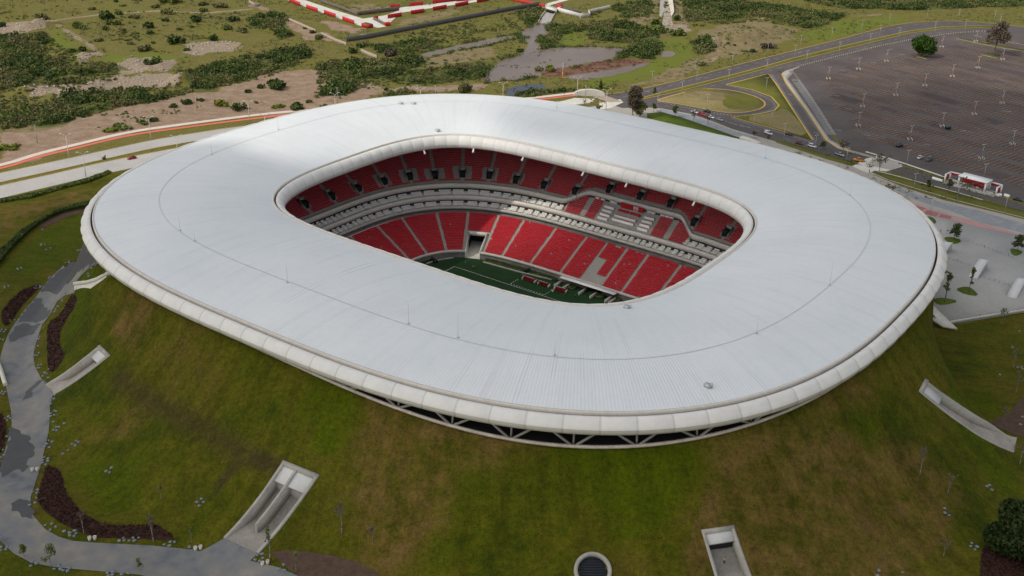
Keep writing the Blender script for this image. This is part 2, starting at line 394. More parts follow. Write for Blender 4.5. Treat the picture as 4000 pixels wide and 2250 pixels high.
SCRUB = {   # thickets: polygon, clump radius, height
 'a': (c3, [(0, 290), (150, 275), (350, 262), (360, 330), (330, 430), (500, 455), (560, 560), (420, 640), (100, 680), (0, 720)], 1.0),
 'b': (c3, [(420, 640), (640, 600), (660, 650), (450, 662)], 1.1), 'c': (c3, [(500, 545), (900, 510), (920, 570), (650, 600)], .9),
 'd': (c3, [(0, 890), (200, 830), (400, 800), (520, 740), (870, 700), (1050, 690), (1190, 770), (1400, 715), (1500, 702), (1490, 720), (1200, 790), (900, 830), (500, 940), (200, 985), (0, 1000)], 1.0),
 'e': (c3, [(1380, 590), (1600, 510), (2000, 440), (2350, 360), (2400, 420), (2100, 560), (1900, 620), (1600, 690), (1500, 690), (1480, 620)], 1.0),
 'f': (c3, [(1920, 150), (2150, 100), (2250, 150), (2150, 220), (1950, 210)], 1.1),
 'g': (c4, [(430, 460), (900, 440), (1150, 400), (1200, 460), (1000, 530), (700, 600), (520, 520)], 1.1), 'h': (c4, [(520, 580), (660, 590), (700, 660), (560, 690), (470, 680)], 1.2),
 'i': (c4, [(880, 540), (1200, 510), (1600, 450), (1680, 480), (1600, 570), (1250, 600), (1000, 590)], .8), 'j': (c4, [(760, 310), (900, 330), (1200, 280), (1330, 300), (1100, 390), (900, 380)], .9),
 'k': (c4, [(1850, 90), (2070, 60), (2035, 150), (1950, 180)], 1.0), 'l': (c4, [(2060, 300), (2150, 180), (2300, 180), (2576, 150), (2576, 250), (2400, 215), (2200, 250), (2130, 350)], .9),
 'm': (c4, [(0, 410), (380, 340), (390, 420), (0, 460)], .9),
 'n': (c5, [(0, 170), (200, 130), (400, 190), (440, 290), (380, 350), (190, 340), (260, 260), (0, 230)], 1.0),
 'o': (c5, [(560, 0), (900, 0), (1300, 60), (1520, 90), (1400, 150), (1280, 170), (1050, 100), (700, 120), (580, 130)], 1.0),
 'p': (c5, [(1250, 5), (2576, -10), (2800, 30), (1900, 60), (1500, 50)], 1.1), 'q': (c5, [(600, 250), (700, 235), (745, 300), (650, 325)], 1.1),
 'r': (c5, [(130, 40), (380, 0), (370, 90), (200, 110)], 1.0), 's': (c4, [(1830, 680), (2000, 650), (2300, 640), (2280, 655), (1990, 695)], .8),
 't': (c4, [(900, 670), (1060, 640), (1140, 670), (1100, 700), (950, 700)], .8), 'u': (c4, [(180, 290), (60, 170), (100, 110), (170, 180), (260, 260)], .9)}
SCRUBW = {k: P0(f, p) for k, (f, p, r) in SCRUB.items()}
Z['scrub'] += list(SCRUBW.values())
TRACKS = [(P0(c3, [(0, 195), (400, 160), (800, 110), (1200, 85), (1600, 100), (1950, 70)]), 3.0), (P0(c3, [(450, 190), (560, 270), (700, 350), (780, 430)]), 2.6),
          (P0(c3, [(870, 610), (980, 570), (900, 530), (1000, 480)]), 2.2), (P0(c4, [(690, 590), (800, 605), (930, 650), (1100, 625), (1400, 640), (1640, 610)]), 2.6),
          (P0(c5, [(700, 375), (780, 320), (740, 270), (770, 210)]), 2.0), (P0(c5, [(1000, 110), (1300, 95), (1600, 95), (1740, 85)]), 2.0)]
for f, pts, r, h in ((c3, [(180, 700), (300, 705), (480, 735), (590, 700), (700, 690), (760, 650)], 7, 2.4), (c3, [(960, 470), (1030, 470), (1150, 540), (1240, 525), (1300, 515)], 5, 2.2),
                     (c3, [(1390, 630), (1430, 640)], 8, 3.2), (c3, [(200, 215), (280, 200), (350, 190)], 7, 2.6), (c3, [(640, 435), (480, 420), (630, 480)], 5, 2.2), (c3, [(1740, 345), (1800, 350), (1870, 350)], 5, 1.6),
                     (c3, [(900, 520), (1080, 520), (1380, 465), (1280, 490)], 4, 1.4), (c5, [(950, 220), (1050, 200), (900, 250), (760, 260)], 14, 4.0), (c5, [(640, 560), (700, 550), (740, 575)], 8, .9)):
    for q in pts:
        x, y = at(f(*q)); MOUNDS.append((x, y, r, h))
pz = 1.0
PLAZA = P0(cR, [(985, 540), (1100, 610), (1180, 760), (1230, 930), (1190, 1100), (1090, 1230), (1285, 1372), (1811, 1288), (2300, 1215), (2300, 880), (1811, 760), (1480, 665), (1300, 620), (1140, 570)], pz)

# ------------------------------------------------------------------ tunnels cut into the bank: pixel of the foot corners and head corners
def seg_d(poly, x, y):
    d = np.full(x.shape, 1e9)
    for p, q in zip(poly[:-1], poly[1:]):
        e = q - p; t = np.clip(((x - p[0]) * e[0] + (y - p[1]) * e[1]) / (e @ e), 0, 1)
        d = np.minimum(d, np.hypot(x - p[0] - t * e[0], y - p[1] - t * e[1]))
    return d
TUN = {  # left foot, right foot, right head, left head (looking up the bank)
 'double': (cBL, (1615, 1112), (1850, 1218), (2285, 655), (2045, 560)), 'long': (cL, (290, 1298), (335, 1352), (688, 1105), (632, 1052)),
 'steep': (cRB, None, None, None, None), 'right': (cRB, (1325, 780), (1340, 712), (842, 396), (815, 450))}
TUNW = {}
for k, (f, *c) in TUN.items():
    if c[0] is None: continue
    TUNW[k] = np.array([gp(f(*q)) for q in c])
TUNW['steep'] = np.array([gp(q) for q in (ov(1818, 1500), ov(1898, 1478), ov(1842, 1325), ov(1768, 1335))])
VENT = gp(ov(1491, 1437))
def hole(x, y, grow=0.0):
    h = np.zeros(np.shape(x), bool)
    for k, q in TUNW.items():
        p = q[:, :2]; c = p.mean(0); p = c + (p - c) * (1 + grow / np.linalg.norm(p - c, axis=1))[:, None]
        h |= in_poly(p, x, y)
    return h | (np.hypot(x - VENT[0], y - VENT[1]) < 3.15 + grow)

# ------------------------------------------------------------------ ground sheet
GX0, GX1, GY0, GY1, GS = -640.0, 640.0, 120.0, 1130.0, 2.5
def blend(polys, x, y, wob=4.0):
    xx = x + wob * (vnoise(x, y, 9, 11) - .5) * 2 + wob * .5 * (vnoise(x, y, 3.5, 12) - .5) * 2
    yy = y + wob * 1.6 * (vnoise(x, y, 9, 13) - .5) * 2
    r = np.zeros(x.shape)
    for p in polys:
        lo, hi = p.min(0) - 12, p.max(0) + 12
        k = (x > lo[0]) & (x < hi[0]) & (y > lo[1]) & (y < hi[1])
        if k.any(): r[k] = np.maximum(r[k], in_poly(p, xx[k], yy[k]))
    return r
BROWN = [P0(cB, [(430, 460), (700, 540), (1000, 620), (1330, 690), (1750, 720), (1500, 900), (1000, 960), (700, 1000), (450, 1060), (300, 960), (280, 850), (340, 700)], 18), P0(cB, [(400, 1100), (650, 1150), (800, 1250), (700, 1400), (400, 1449), (300, 1300)], 8),
         P0(cRB, [(-300, 1050), (200, 1000), (500, 900), (900, 850), (1050, 1000), (1000, 1200), (800, 1500), (-500, 1500)], 8), P0(cBL, [(700, 300), (1000, 250), (1100, 330), (1000, 440), (800, 420)], 5), P0(cL, [(720, 1130), (900, 1040), (1200, 880), (1500, 1000), (1300, 1150), (900, 1250)], 12),
         P0(cL, [(0, 170), (300, 120), (560, 60), (520, 130), (300, 190), (60, 300), (0, 330)]), P0(cRB, [(0, 560), (200, 520), (420, 480), (500, 640), (300, 760), (0, 700)], 18)]
BRIGHT = [P0(cB, [(50, 480), (430, 460), (330, 700), (270, 850), (70, 830), (0, 700)], 14), P0(cB, [(600, 900), (900, 900), (1100, 1000), (1000, 1150), (700, 1080)], 14), P0(cL, [(500, 740), (690, 600), (900, 760), (700, 900), (500, 1100), (430, 1050)], 8),
          P0(cL, [(240, 330), (560, 240), (540, 430), (300, 560), (120, 620), (40, 560)]), P0(cRB, [(880, 520), (1190, 640), (1380, 830), (1380, 950), (1000, 720)], 6), P0(cB, [(1700, 850), (2200, 900), (2300, 1150), (1800, 1250), (1500, 1050)], 12), P0(cRB, [(455, 880), (490, 775), (570, 780), (530, 850), (490, 890)], 12),
          P0(cBL, [(480, 500), (900, 560), (1100, 700), (900, 900), (600, 800)], 3), P0(cRB, [(960, 400), (1200, 380), (1300, 520), (1150, 580)], 4)]
GULLY = [(np.array([gp(q)[:2] for q in [cL(735, 1240), cL(800, 1290), cBL(900, 0), cBL(1070, 110), cBL(1300, 240), cBL(1480, 340), cBL(1620, 420), cBL(1740, 500), cBL(1900, 560), cBL(2000, 600)]]), 1.25), (np.array([gp(q)[:2] for q in [cBL(1740, 505), cBL(1680, 610), cBL(1560, 740)]]), .9)]
def blur(a, n=1):
    for _ in range(n):
        b = np.pad(a, 1, mode='edge'); a = (b[:-2, 1:-1] + b[2:, 1:-1] + b[1:-1, :-2] + b[1:-1, 2:] + 2 * a) / 6
    return a
LAWN = [P0(ov, [(-300, 505), (0, 500), (300, 432), (420, 380), (900, 420), (1800, 420), (2200, 620), (2350, 700), (2400, 822), (2576, 766), (2900, 700), (3000, 1700), (-700, 1700)])]
def ground():
    xs = np.arange(GX0, GX1 + .1, GS); ys = np.arange(GY0, GY1 + .1, GS)
    X, Y = np.meshgrid(xs, ys, indexing='ij'); Hh = height(X, Y)
    def attrs(X, Y, bl):
        w_ = {k: blend(v, X, Y, {'lawn': 1.0}.get(k, 4.5)) for k, v in list(Z.items()) if v}
        w_['lawn'] = blend(LAWN, X, Y, 1.0)
        tr = np.zeros(X.shape)
        for p, r in TRACKS: tr = np.maximum(tr, np.clip((r - seg_d(p, X, Y) + 2.0 * (vnoise(X, Y, 7, 21) - .5)) / 1.5 + .3, 0, 1))
        w_['soil'] = np.maximum(w_['soil'], 0); w_['rubble'] = np.maximum(w_['rubble'], tr * .8)
        w_['brown'] = blend(BROWN, X, Y, 3.0); w_['bright'] = blend(BRIGHT, X, Y, 2.5); gl = np.zeros(X.shape)
        for p, r in GULLY: gl = np.maximum(gl, np.clip(1.2 - seg_d(p, X, Y) / (r * 2), 0, 1))
        if bl:
            for k in w_: w_[k] = blur(w_[k], 1)
        o = np.ones(X.shape)
        return np.stack([w_['soil'], w_['lush'], w_['scrub'], o], -1), np.stack([w_['rubble'], w_['lawn'], w_['dry'], o], -1), np.stack([w_['brown'], w_['bright'], gl, o], -1)
    A, B, C3 = attrs(X, Y, True)
    u, v = w2l(X, Y); inside = np.zeros(X.shape, bool)
    nr = (np.abs(u) < 140) & (np.abs(v) < 125)
    dd, _ = ROOF_O.near(np.stack([u[nr], v[nr]], 1)); inside[nr] = dd < -7
    cellin = inside[:-1, :-1] & inside[1:, :-1] & inside[1:, 1:] & inside[:-1, 1:]
    fine = np.zeros(cellin.shape, bool)
    boxes = []
    for q in list(TUNW.values()) + [np.array([VENT - 5, VENT + 5])]:
        lo, hi = q[:, :2].min(0) - 3, q[:, :2].max(0) + 3
        i0, j0 = int((lo[0] - GX0) // GS), int((lo[1] - GY0) // GS); i1, j1 = int((hi[0] - GX0) // GS) + 1, int((hi[1] - GY0) // GS) + 1
        i0, j0 = max(i0, 0), max(j0, 0); fine[i0:i1, j0:j1] = True; boxes.append((i0, i1, j0, j1))
    a, b = X.shape; I = np.arange(a * b).reshape(a, b)
    Q = np.stack([I[:-1, :-1], I[1:, :-1], I[1:, 1:], I[:-1, 1:]], -1)[~cellin & ~fine]
    mb = MB(); mb.add(np.stack([X, Y, Hh], -1), Q); CA = [A.reshape(-1, 4)]; CB = [B.reshape(-1, 4)]; CC = [C3.reshape(-1, 4)]
    K = 6
    done = np.zeros(cellin.shape, bool)
    for i0, i1, j0, j1 in boxes:
        fx = np.linspace(xs[i0], xs[i1], (i1 - i0) * K + 1); fy = np.linspace(ys[j0], ys[j1], (j1 - j0) * K + 1)
        x, y = np.meshgrid(fx, fy, indexing='ij'); z = height(x, y)
        z[:, 0] = np.interp(fx, xs, Hh[:, j0]); z[:, -1] = np.interp(fx, xs, Hh[:, j1]); z[0] = np.interp(fy, ys, Hh[i0]); z[-1] = np.interp(fy, ys, Hh[i1])
        xc, yc = (x[:-1, :-1] + x[1:, 1:]) / 2, (y[:-1, :-1] + y[1:, 1:]) / 2
        ci, cj = ((xc - GX0) // GS).astype(int), ((yc - GY0) // GS).astype(int)
        cut = hole(xc, yc) | done[ci, cj]
        done[i0:i1, j0:j1] = True
        n, m = x.shape; J = np.arange(n * m).reshape(n, m)
        mb.add(np.stack([x, y, z], -1), np.stack([J[:-1, :-1], J[1:, :-1], J[1:, 1:], J[:-1, 1:]], -1)[~cut])
        ga, gb, gc = attrs(x, y, False); CC.append(gc.reshape(-1, 4)); CA.append(ga.reshape(-1, 4)); CB.append(gb.reshape(-1, 4))
    S = 9000.0   # the plain goes on to the horizon
    c = [(GX0, GY0), (GX1, GY0), (GX1, GY1), (GX0, GY1)]; o_ = [(-S, -S), (S, -S), (S, S + 3000), (-S, S + 3000)]
    mb.add([(x, y, 0) for x, y in c + o_], [(4, 5, 1, 0), (5, 6, 2, 1), (6, 7, 3, 2), (7, 4, 0, 3)])
    z8 = np.tile(np.array([[0, .0, .3, 1]]), (8, 1)); CA.append(z8); CB.append(np.tile(np.array([[0, .0, .3, 1]]), (8, 1))); CC.append(np.tile(np.array([[0, .0, 0, 1]]), (8, 1)))
    me = mb.mesh('ground')
    for nm, c_ in (('za', CA), ('zb', CB), ('zc', CC)):
        t = me.color_attributes.new(nm, 'FLOAT_COLOR', 'POINT'); t.data.foreach_set('color', np.concatenate(c_).astype(np.float32).ravel())
    return me, (xs, ys, Hh)
GME, (gxs, gys, GH) = ground()
def Zi(x, y):
    x = np.asarray(x, float); y = np.asarray(y, float)
    i = np.clip((x - GX0) / GS, 0, len(gxs) - 1.001); j = np.clip((y - GY0) / GS, 0, len(gys) - 1.001)
    a, b = i.astype(int), j.astype(int); fx, fy = i - a, j - b
    return (GH[a, b] * (1 - fx) + GH[a + 1, b] * fx) * (1 - fy) + (GH[a, b + 1] * (1 - fx) + GH[a + 1, b + 1] * fx) * fy
def ground_mat():
    m, nt, b = new('ground', .95, .1)
    def att(n):
        a = nt.nodes.new('ShaderNodeAttribute'); a.attribute_name = n
        s = nt.nodes.new('ShaderNodeSeparateColor'); nt.links.new(a.outputs['Color'], s.inputs[0]); return s.outputs
    A, B, C3 = att('za'), att('zb'), att('zc')
    n1, n2, n3, n4 = noise(nt, .035, 5), noise(nt, .16, 6, .65), noise(nt, .9, 5, .7), noise(nt, 3.2, 3, .7)
    st = lambda x, k=2.6: math_(nt, 'MULTIPLY_ADD', x, k, -.5 * (k - 1))
    med = math_(nt, 'ADD', math_(nt, 'MULTIPLY', n2, .55), math_(nt, 'MULTIPLY', n3, .45))
    finev = math_(nt, 'ADD', math_(nt, 'MULTIPLY', n3, .5), math_(nt, 'MULTIPLY', n4, .5))
    base = ramp(nt, st(med), [(.09, .077, .024), (.146, .126, .036), (.186, .156, .052), (.23, .178, .078)])
    base = mix(nt, math_(nt, 'MULTIPLY', st(n1, 3.2), .75), base, ramp(nt, st(finev), [(.094, .098, .018), (.152, .156, .027), (.19, .187, .042)]))
    n5 = noise(nt, .07, 6, .65); base = mix(nt, math_(nt, 'MULTIPLY', math_(nt, 'SMOOTHSTEP', n5, .5, .68) if False else math_(nt, 'MINIMUM', math_(nt, 'MAXIMUM', math_(nt, 'MULTIPLY_ADD', n5, 6.0, -3.1), 0.0), 1.0), .6), base, (.20, .150, .075))
    base = mix(nt, .9, base, ramp(nt, st(finev, 3.6), [(.42, .45, .4), (.8, .8, .78), (1.25, 1.2, 1.1)]), 'MULTIPLY')
    n6 = noise(nt, .11, 6, .7); base = mix(nt, math_(nt, 'MULTIPLY', math_(nt, 'MINIMUM', math_(nt, 'MAXIMUM', math_(nt, 'MULTIPLY_ADD', n6, 7.0, -3.9), 0.0), 1.0), .7), base, (.075, .085, .022))
    soil = ramp(nt, st(med, 3.4), [(.165, .11, .072), (.255, .18, .124), (.345, .255, .187)])
    lush = ramp(nt, st(finev), [(.075, .095, .014), (.12, .14, .022), (.165, .175, .036)])
    scrub = ramp(nt, st(finev), [(.04, .055, .015), (.08, .095, .026), (.125, .125, .045)])
    rub = ramp(nt, st(finev, 3.6), [(.12, .095, .05), (.26, .2, .145), (.42, .345, .275)])
    dry = ramp(nt, st(med), [(.115, .095, .04), (.19, .15, .078), (.27, .21, .13)])
    lawnc = ramp(nt, st(math_(nt, 'ADD', math_(nt, 'MULTIPLY', n1, .6), math_(nt, 'MULTIPLY', n2, .4)), 3.4), [(.034, .047, .002), (.058, .065, .003), (.08, .075, .006), (.09, .071, .012)])
    wv = lambda w: math_(nt, 'MULTIPLY', w, math_(nt, 'MULTIPLY_ADD', n2, 1.9, -.12))
    lawnc = mix(nt, wv(C3[1]), lawnc, (.053, .073, .001)); lawnc = mix(nt, wv(C3[0]), lawnc, ramp(nt, st(n2, 3), [(.066, .057, .007), (.105, .075, .016), (.13, .086, .026)]))
    lawnc = mix(nt, math_(nt, 'MULTIPLY', C3[2], .85), lawnc, (.05, .036, .014))
    lawnc = mix(nt, .72, lawnc, ramp(nt, st(finev, 4.2), [(.42, .46, .4), (.98, .98, .98), (1.6, 1.5, 1.4)]), 'MULTIPLY')
    g_ = nt.nodes['Geo']; sp = nt.nodes.new('ShaderNodeSeparateXYZ'); nt.links.new(g_.outputs['Position'], sp.inputs[0])
    dx_, dy_ = math_(nt, 'SUBTRACT', sp.outputs[0], CX), math_(nt, 'SUBTRACT', sp.outputs[1], CY)
    th_ = math_(nt, 'ARCTAN2', dy_, dx_); rr_ = math_(nt, 'SQRT', math_(nt, 'ADD', math_(nt, 'MULTIPLY', dx_, dx_), math_(nt, 'MULTIPLY', dy_, dy_)))
    cv = nt.nodes.new('ShaderNodeCombineXYZ'); nt.links.new(math_(nt, 'MULTIPLY', th_, 38.0), cv.inputs[0]); nt.links.new(math_(nt, 'MULTIPLY', rr_, .035), cv.inputs[1])
    run = noise(nt, 1.0, 5, .62, cv.outputs[0])          # runs of wear and mowing straight down the slope
    lawnc = mix(nt, .5, lawnc, ramp(nt, st(run, 3.0), [(.62, .60, .55), (1, 1, 1), (1.28, 1.3, 1.1)]), 'MULTIPLY')
    n12 = noise(nt, .33, 4, .6); lawnc = mix(nt, .32, lawnc, ramp(nt, st(n12, 3.4), [(.6, .62, .5), (1, 1, 1), (1.35, 1.28, 1.15)]), 'MULTIPLY')
    edge = lambda w, k=3.0: (lambda c: (nt.links.new(math_(nt, 'MULTIPLY_ADD', math_(nt, 'ADD', w, math_(nt, 'MULTIPLY', math_(nt, 'SUBTRACT', n3, .5), .5)), k, -.5 * (k - 1)), c.inputs[0]), c.outputs[0])[1])(nt.nodes.new('ShaderNodeClamp'))
    c = mix(nt, edge(B[2], 2), base, dry)
    c = mix(nt, edge(A[0]), c, soil); c = mix(nt, edge(A[1], 2), c, lush); c = mix(nt, edge(B[0]), c, rub)
    c = mix(nt, math_(nt, 'MULTIPLY', edge(A[2], 2), .85), c, scrub); c = mix(nt, edge(B[1]), c, lawnc)
    nt.links.new(c, b.inputs['Base Color']); bump(nt, b, finev, .6, .35)
    return m
gmat = ground_mat()
kind(obj('ground', GME, gmat, smooth=True), 'structure')
# ------------------------------------------------------------------ stadium materials
def roof_mat():
    m, nt, b = new('roof_sheet', .75, .15)
    a = nt.nodes.new('ShaderNodeAttribute'); a.attribute_name = 'rib'
    s = nt.nodes.new('ShaderNodeSeparateXYZ'); nt.links.new(a.outputs['Vector'], s.inputs[0]); U, V = s.outputs[0], s.outputs[1]
    corr = math_(nt, 'SINE', math_(nt, 'MULTIPLY', U, 2 * math.pi / .92))
    vec = nt.nodes.new('ShaderNodeCombineXYZ'); nt.links.new(math_(nt, 'FLOOR', math_(nt, 'DIVIDE', U, 8.05)), vec.inputs[0]); nt.links.new(math_(nt, 'FLOOR', math_(nt, 'MULTIPLY', V, 5)), vec.inputs[1])
    wn = nt.nodes.new('ShaderNodeTexWhiteNoise'); nt.links.new(vec.outputs[0], wn.inputs['Vector'])
    fr = math_(nt, 'FRACT', math_(nt, 'DIVIDE', U, 8.05))
    def line(c, wd): return math_(nt, 'LESS_THAN', math_(nt, 'ABSOLUTE', math_(nt, 'SUBTRACT', fr, c)), wd)
    seam = math_(nt, 'ADD', line(.3, .010), line(.42, .010))
    seam = math_(nt, 'MULTIPLY', seam, math_(nt, 'GREATER_THAN', wn.outputs['Value'], .3))
    n1, n2 = noise(nt, .05, 5), noise(nt, .5, 5, .7)
    base = ramp(nt, math_(nt, 'MULTIPLY_ADD', math_(nt, 'ADD', math_(nt, 'MULTIPLY', n1, .6), math_(nt, 'MULTIPLY', n2, .4)), 2, -.5), [(.59, .615, .625), (.65, .672, .682), (.69, .71, .716)])
    n9 = noise(nt, .018, 3); base = mix(nt, math_(nt, 'MULTIPLY', math_(nt, 'MINIMUM', math_(nt, 'MAXIMUM', math_(nt, 'MULTIPLY_ADD', n9, 5.0, -2.4), 0.0), 1.0), .35), base, (.54, .585, .605))
    base = mix(nt, math_(nt, 'MULTIPLY_ADD', corr, .05, .05), base, (.42, .46, .49))
    sv_ = nt.nodes.new('ShaderNodeCombineXYZ'); nt.links.new(math_(nt, 'MULTIPLY', U, .55), sv_.inputs[0]); nt.links.new(math_(nt, 'MULTIPLY', V, 2.2), sv_.inputs[1])
    dirt = noise(nt, 1.0, 5, .65, sv_.outputs[0]); base = mix(nt, .2, base, ramp(nt, math_(nt, 'MULTIPLY_ADD', dirt, 2.4, -.7), [(.84, .85, .86), (1, 1, 1), (1.05, 1.05, 1.05)]), 'MULTIPLY')
    base = mix(nt, math_(nt, 'MULTIPLY', math_(nt, 'MULTIPLY', seam, wn.outputs['Value']), .55), base, (.36, .39, .42))
    nt.links.new(base, b.inputs['Base Color']); bump(nt, b, corr, .25, .05)
    return m
M = {}
M['roof'] = roof_mat()
def membrane_mat(name, per, c0, c1_):
    m, nt, b = new(name, .55, .3)
    a = nt.nodes.new('ShaderNodeAttribute'); a.attribute_name = 'rib'
    s = nt.nodes.new('ShaderNodeSeparateXYZ'); nt.links.new(a.outputs['Vector'], s.inputs[0])
    fr = math_(nt, 'FRACT', s.outputs[0])
    d = math_(nt, 'ABSOLUTE', math_(nt, 'SUBTRACT', fr, .5))
    ln = math_(nt, 'GREATER_THAN', d, .47)
    n = noise(nt, .25, 6, .65)
    c = ramp(nt, math_(nt, 'MULTIPLY_ADD', n, 2, -.5), [c0, c1_])
    c = mix(nt, math_(nt, 'MULTIPLY', ln, .45), c, (.40, .39, .37))  # joint lines, with crease shade between the pillows painted into the colour
    nt.links.new(c, b.inputs['Base Color']); return m
M['memb'] = membrane_mat('white_membrane', 1, (.60, .585, .55), (.71, .695, .66))
M['conc'] = mat('concrete', [(.24, .23, .21), (.34, .325, .30), (.42, .40, .37)], .12, .85, .2, bmp=.15)
M['conc_lt'] = mat('pale_concrete', [(.44, .42, .375), (.56, .535, .48), (.66, .63, .57)], .15, .8, .2)
M['fascia'] = mat('fascia_concrete', [(.60, .575, .51), (.70, .67, .61), (.78, .75, .69)], .15, .8, .2)
M['conc_dk'] = mat('dark_concrete', [(.10, .10, .095), (.18, .175, .165), (.26, .25, .235)], .2, .85, .2)  # darker concrete tone, used for undersides, recesses, wall base and stair risers
M['step'] = mat('stand_concrete', [(.27, .255, .23), (.37, .35, .32)], .4, .9, .15)
M['seat'] = mat('red_seat', [(.40, .001, .012), (.54, .003, .02), (.64, .007, .03)], .6, .5, .25)
M['seatw'] = mat('white_seat', [(.70, .69, .66), (.84, .83, .80)], .8, .5, .35)
M['beam'] = mat('ring_beam', [(.36, .31, .26), (.50, .44, .38), (.6, .54, .48)], .3, .75)
M['gut'] = mat('gutter_metal', [(.50, .46, .40), (.64, .60, .54)], .5, .6)
M['strut'] = mat('strut_steel', [(.24, .225, .21), (.33, .315, .295)], .3, .6)
M['rod'] = mat('rod_metal', [(.42, .44, .45)], 1, .5)
M['walk'] = mat('walkway_grey', [(.46, .49, .505), (.58, .61, .62)], .06, .6)
M['dark'] = mat('dark_void', [(.012, .012, .014), (.02, .02, .022)], .5, .7)  # near-black: the darkness of recesses and openings is painted into the colour
M['glass'] = mat('dark_glass', [(.02, .022, .025), (.05, .052, .055)], .7, .15, .5)
M['white'] = mat('white_paint', [(.74, .74, .72), (.84, .84, .82)], .8, .5)
M['red'] = mat('red_paint', [(.36, .014, .018), (.48, .022, .026)], .4, .6)
M['metal'] = mat('grey_metal', [(.36, .37, .38), (.48, .49, .50)], 1.0, .45, .5, .3)
M['grail'] = mat('rail_grey', [(.3, .3, .3), (.4, .4, .4)], 1.0, .5)
M['pink'] = mat('dusty_canopy', [(.42, .30, .26), (.54, .40, .35)], 1.0, .4)

ST = thing('stadium', 'large white-roofed football stadium with open middle set on a grassy hill', 'stadium', (CX, CY, ZF), PHI)
def part(name, mb, m, smooth=False, parent=None): return obj(name, mb, m, parent or ST, smooth=smooth)
def lay(C, q, o, d):                 # curve position -> stadium coordinates (height above the pitch)
    p = C.off(q, o); return np.concatenate([p, np.broadcast_to(np.asarray(d, float), p.shape[:-1])[..., None]], -1)
def rib_attr(o, vals):
    a = o.data.attributes.new('rib', 'FLOAT_VECTOR', 'POINT'); a.data.foreach_set('vector', np.asarray(vals, np.float32).ravel())

# --- roof shell
NT = 480
idx = np.append(np.arange(0, 1600, 1600 / NT).astype(int), 0)
po = ROOF_O.p[idx]; pi_ = se(78.27, 59.31, 4.596, 3.1085, ROOF_O.t[idx]); arc = np.append(ROOF_O.s[idx[:-1]], ROOF_O.L)
sv = np.concatenate([np.linspace(0, 1, 27)])
G = np.zeros((NT + 1, len(sv), 3))
for j, s_ in enumerate(sv):
    G[:, j, :2] = po * (1 - s_) + pi_ * s_; G[:, j, 2] = roofz(s_) - ZF
mb = MB(); mb.grid(G); roof = part('roof', mb, M['roof'], True)
rib_attr(roof, np.stack([np.broadcast_to(arc[:, None], G.shape[:2]), np.broadcast_to(sv[None], G.shape[:2]), np.zeros(G.shape[:2])], -1))
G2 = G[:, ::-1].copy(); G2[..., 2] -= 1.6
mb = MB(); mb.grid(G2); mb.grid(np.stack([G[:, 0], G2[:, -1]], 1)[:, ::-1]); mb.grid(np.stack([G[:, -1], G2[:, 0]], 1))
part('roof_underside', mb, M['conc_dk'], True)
def ring(C, prof, n=480, name='', m=None, smooth=True, closed=False):
    q = np.linspace(0, C.L, n, endpoint=False)
    Gr = np.stack([lay(C, q, np.full(n, o), np.full(n, z - ZF)) for o, z in prof], 1)
    mb = MB(); mb.grid(Gr, cu=True, cv=closed); return part(name, mb, m, smooth)
ring(ROOF_O, [(.0, 37.4), (.0, 37.95), (.55, 37.9), (.62, 37.6), (.62, 36.2)], name='gutter', m=M['gut'], smooth=False)
ring(ROOF_I, [(.5, 37.05), (.3, 37.35), (-.15, 37.3), (-.2, 36.4)], name='inner_gutter', m=M['gut'], smooth=False)
ring(ROOF_O, [(.65, 36.3), (2.2, 36.2)], name='gap_trough', m=M['dark'])
ring(ROOF_I, [(-.1, 36.3), (-1.0, 36.4)], name='inner_trough', m=M['dark'])
# ridge walkway: thin dark line round the roof a third of the way in
k_ = .356; e_ = .0019
Gr = np.zeros((NT + 1, 2, 3))
for j, s_ in enumerate((k_ - e_, k_ + e_)):
    Gr[:, j, :2] = po * (1 - s_) + pi_ * s_; Gr[:, j, 2] = roofz(s_) - ZF + .10
mb = MB(); mb.grid(Gr); part('ridge_walkway', mb, M['walk'])
# --- scalloped membranes, one pillow per bay
def membrane(C, n, strips, amp, lift, name, sub=8):
    mb = MB(); rv = []; t = np.linspace(0, 1, sub + 1); sgn = 1 if name == 'eave_membrane' else -1
    hump = np.sin(np.pi * t) ** .62
    for i in range(n):
        q = (i + t) * C.L / n
        for prof in strips:
            prof = np.array(prof); w_ = prof[:, 2]
            O = prof[None, :, 0] + sgn * amp * (hump[:, None] - .4) * w_[None]; Zz = prof[None, :, 1] + lift * (hump[:, None] - .4) * w_[None]
            g = np.stack([lay(C, q, O[:, j], Zz[:, j] - ZF) for j in range(len(prof))], 1)
            mb.grid(g); rv.append(np.stack([np.broadcast_to((i + t)[:, None], g.shape[:2]), np.broadcast_to(np.arange(len(prof))[None], g.shape[:2]), np.zeros(g.shape[:2])], -1).reshape(-1, 3))
    o = part(name, mb, M['memb'], True); rib_attr(o, np.concatenate(rv)); return o
membrane(ROOF_O, 100, [[(1.2, 37.2, 0), (1.65, 37.42, .2), (2.5, 37.2, .5), (3.1, 36.75, .8), (3.65, 36.1, 1), (4.05, 35.75, 1.1), (4.3, 35.2, 1)], [(4.3, 35.2, 1), (4.1, 34.4, 1), (3.8, 33.65, .9), (3.0, 33.5, 0)]], .32, .22, 'eave_membrane')
membrane(ROOF_I, 88, [[(-.75, 36.7, 0), (-1.05, 37.0, .2), (-1.7, 36.9, .5), (-2.5, 36.4, .8), (-3.2, 35.6, 1), (-3.6, 34.5, 1.1), (-3.65, 33.8, 1)], [(-3.65, 33.8, 1), (-3.5, 33.0, .9), (-3.2, 32.35, .8), (-2.2, 32.3, 0)]], .16, .12, 'inner_membrane')
ring(ROOF_O, [(3.0, 33.55), (.2, 35.6)], name='eave_soffit', m=M['conc_dk'])
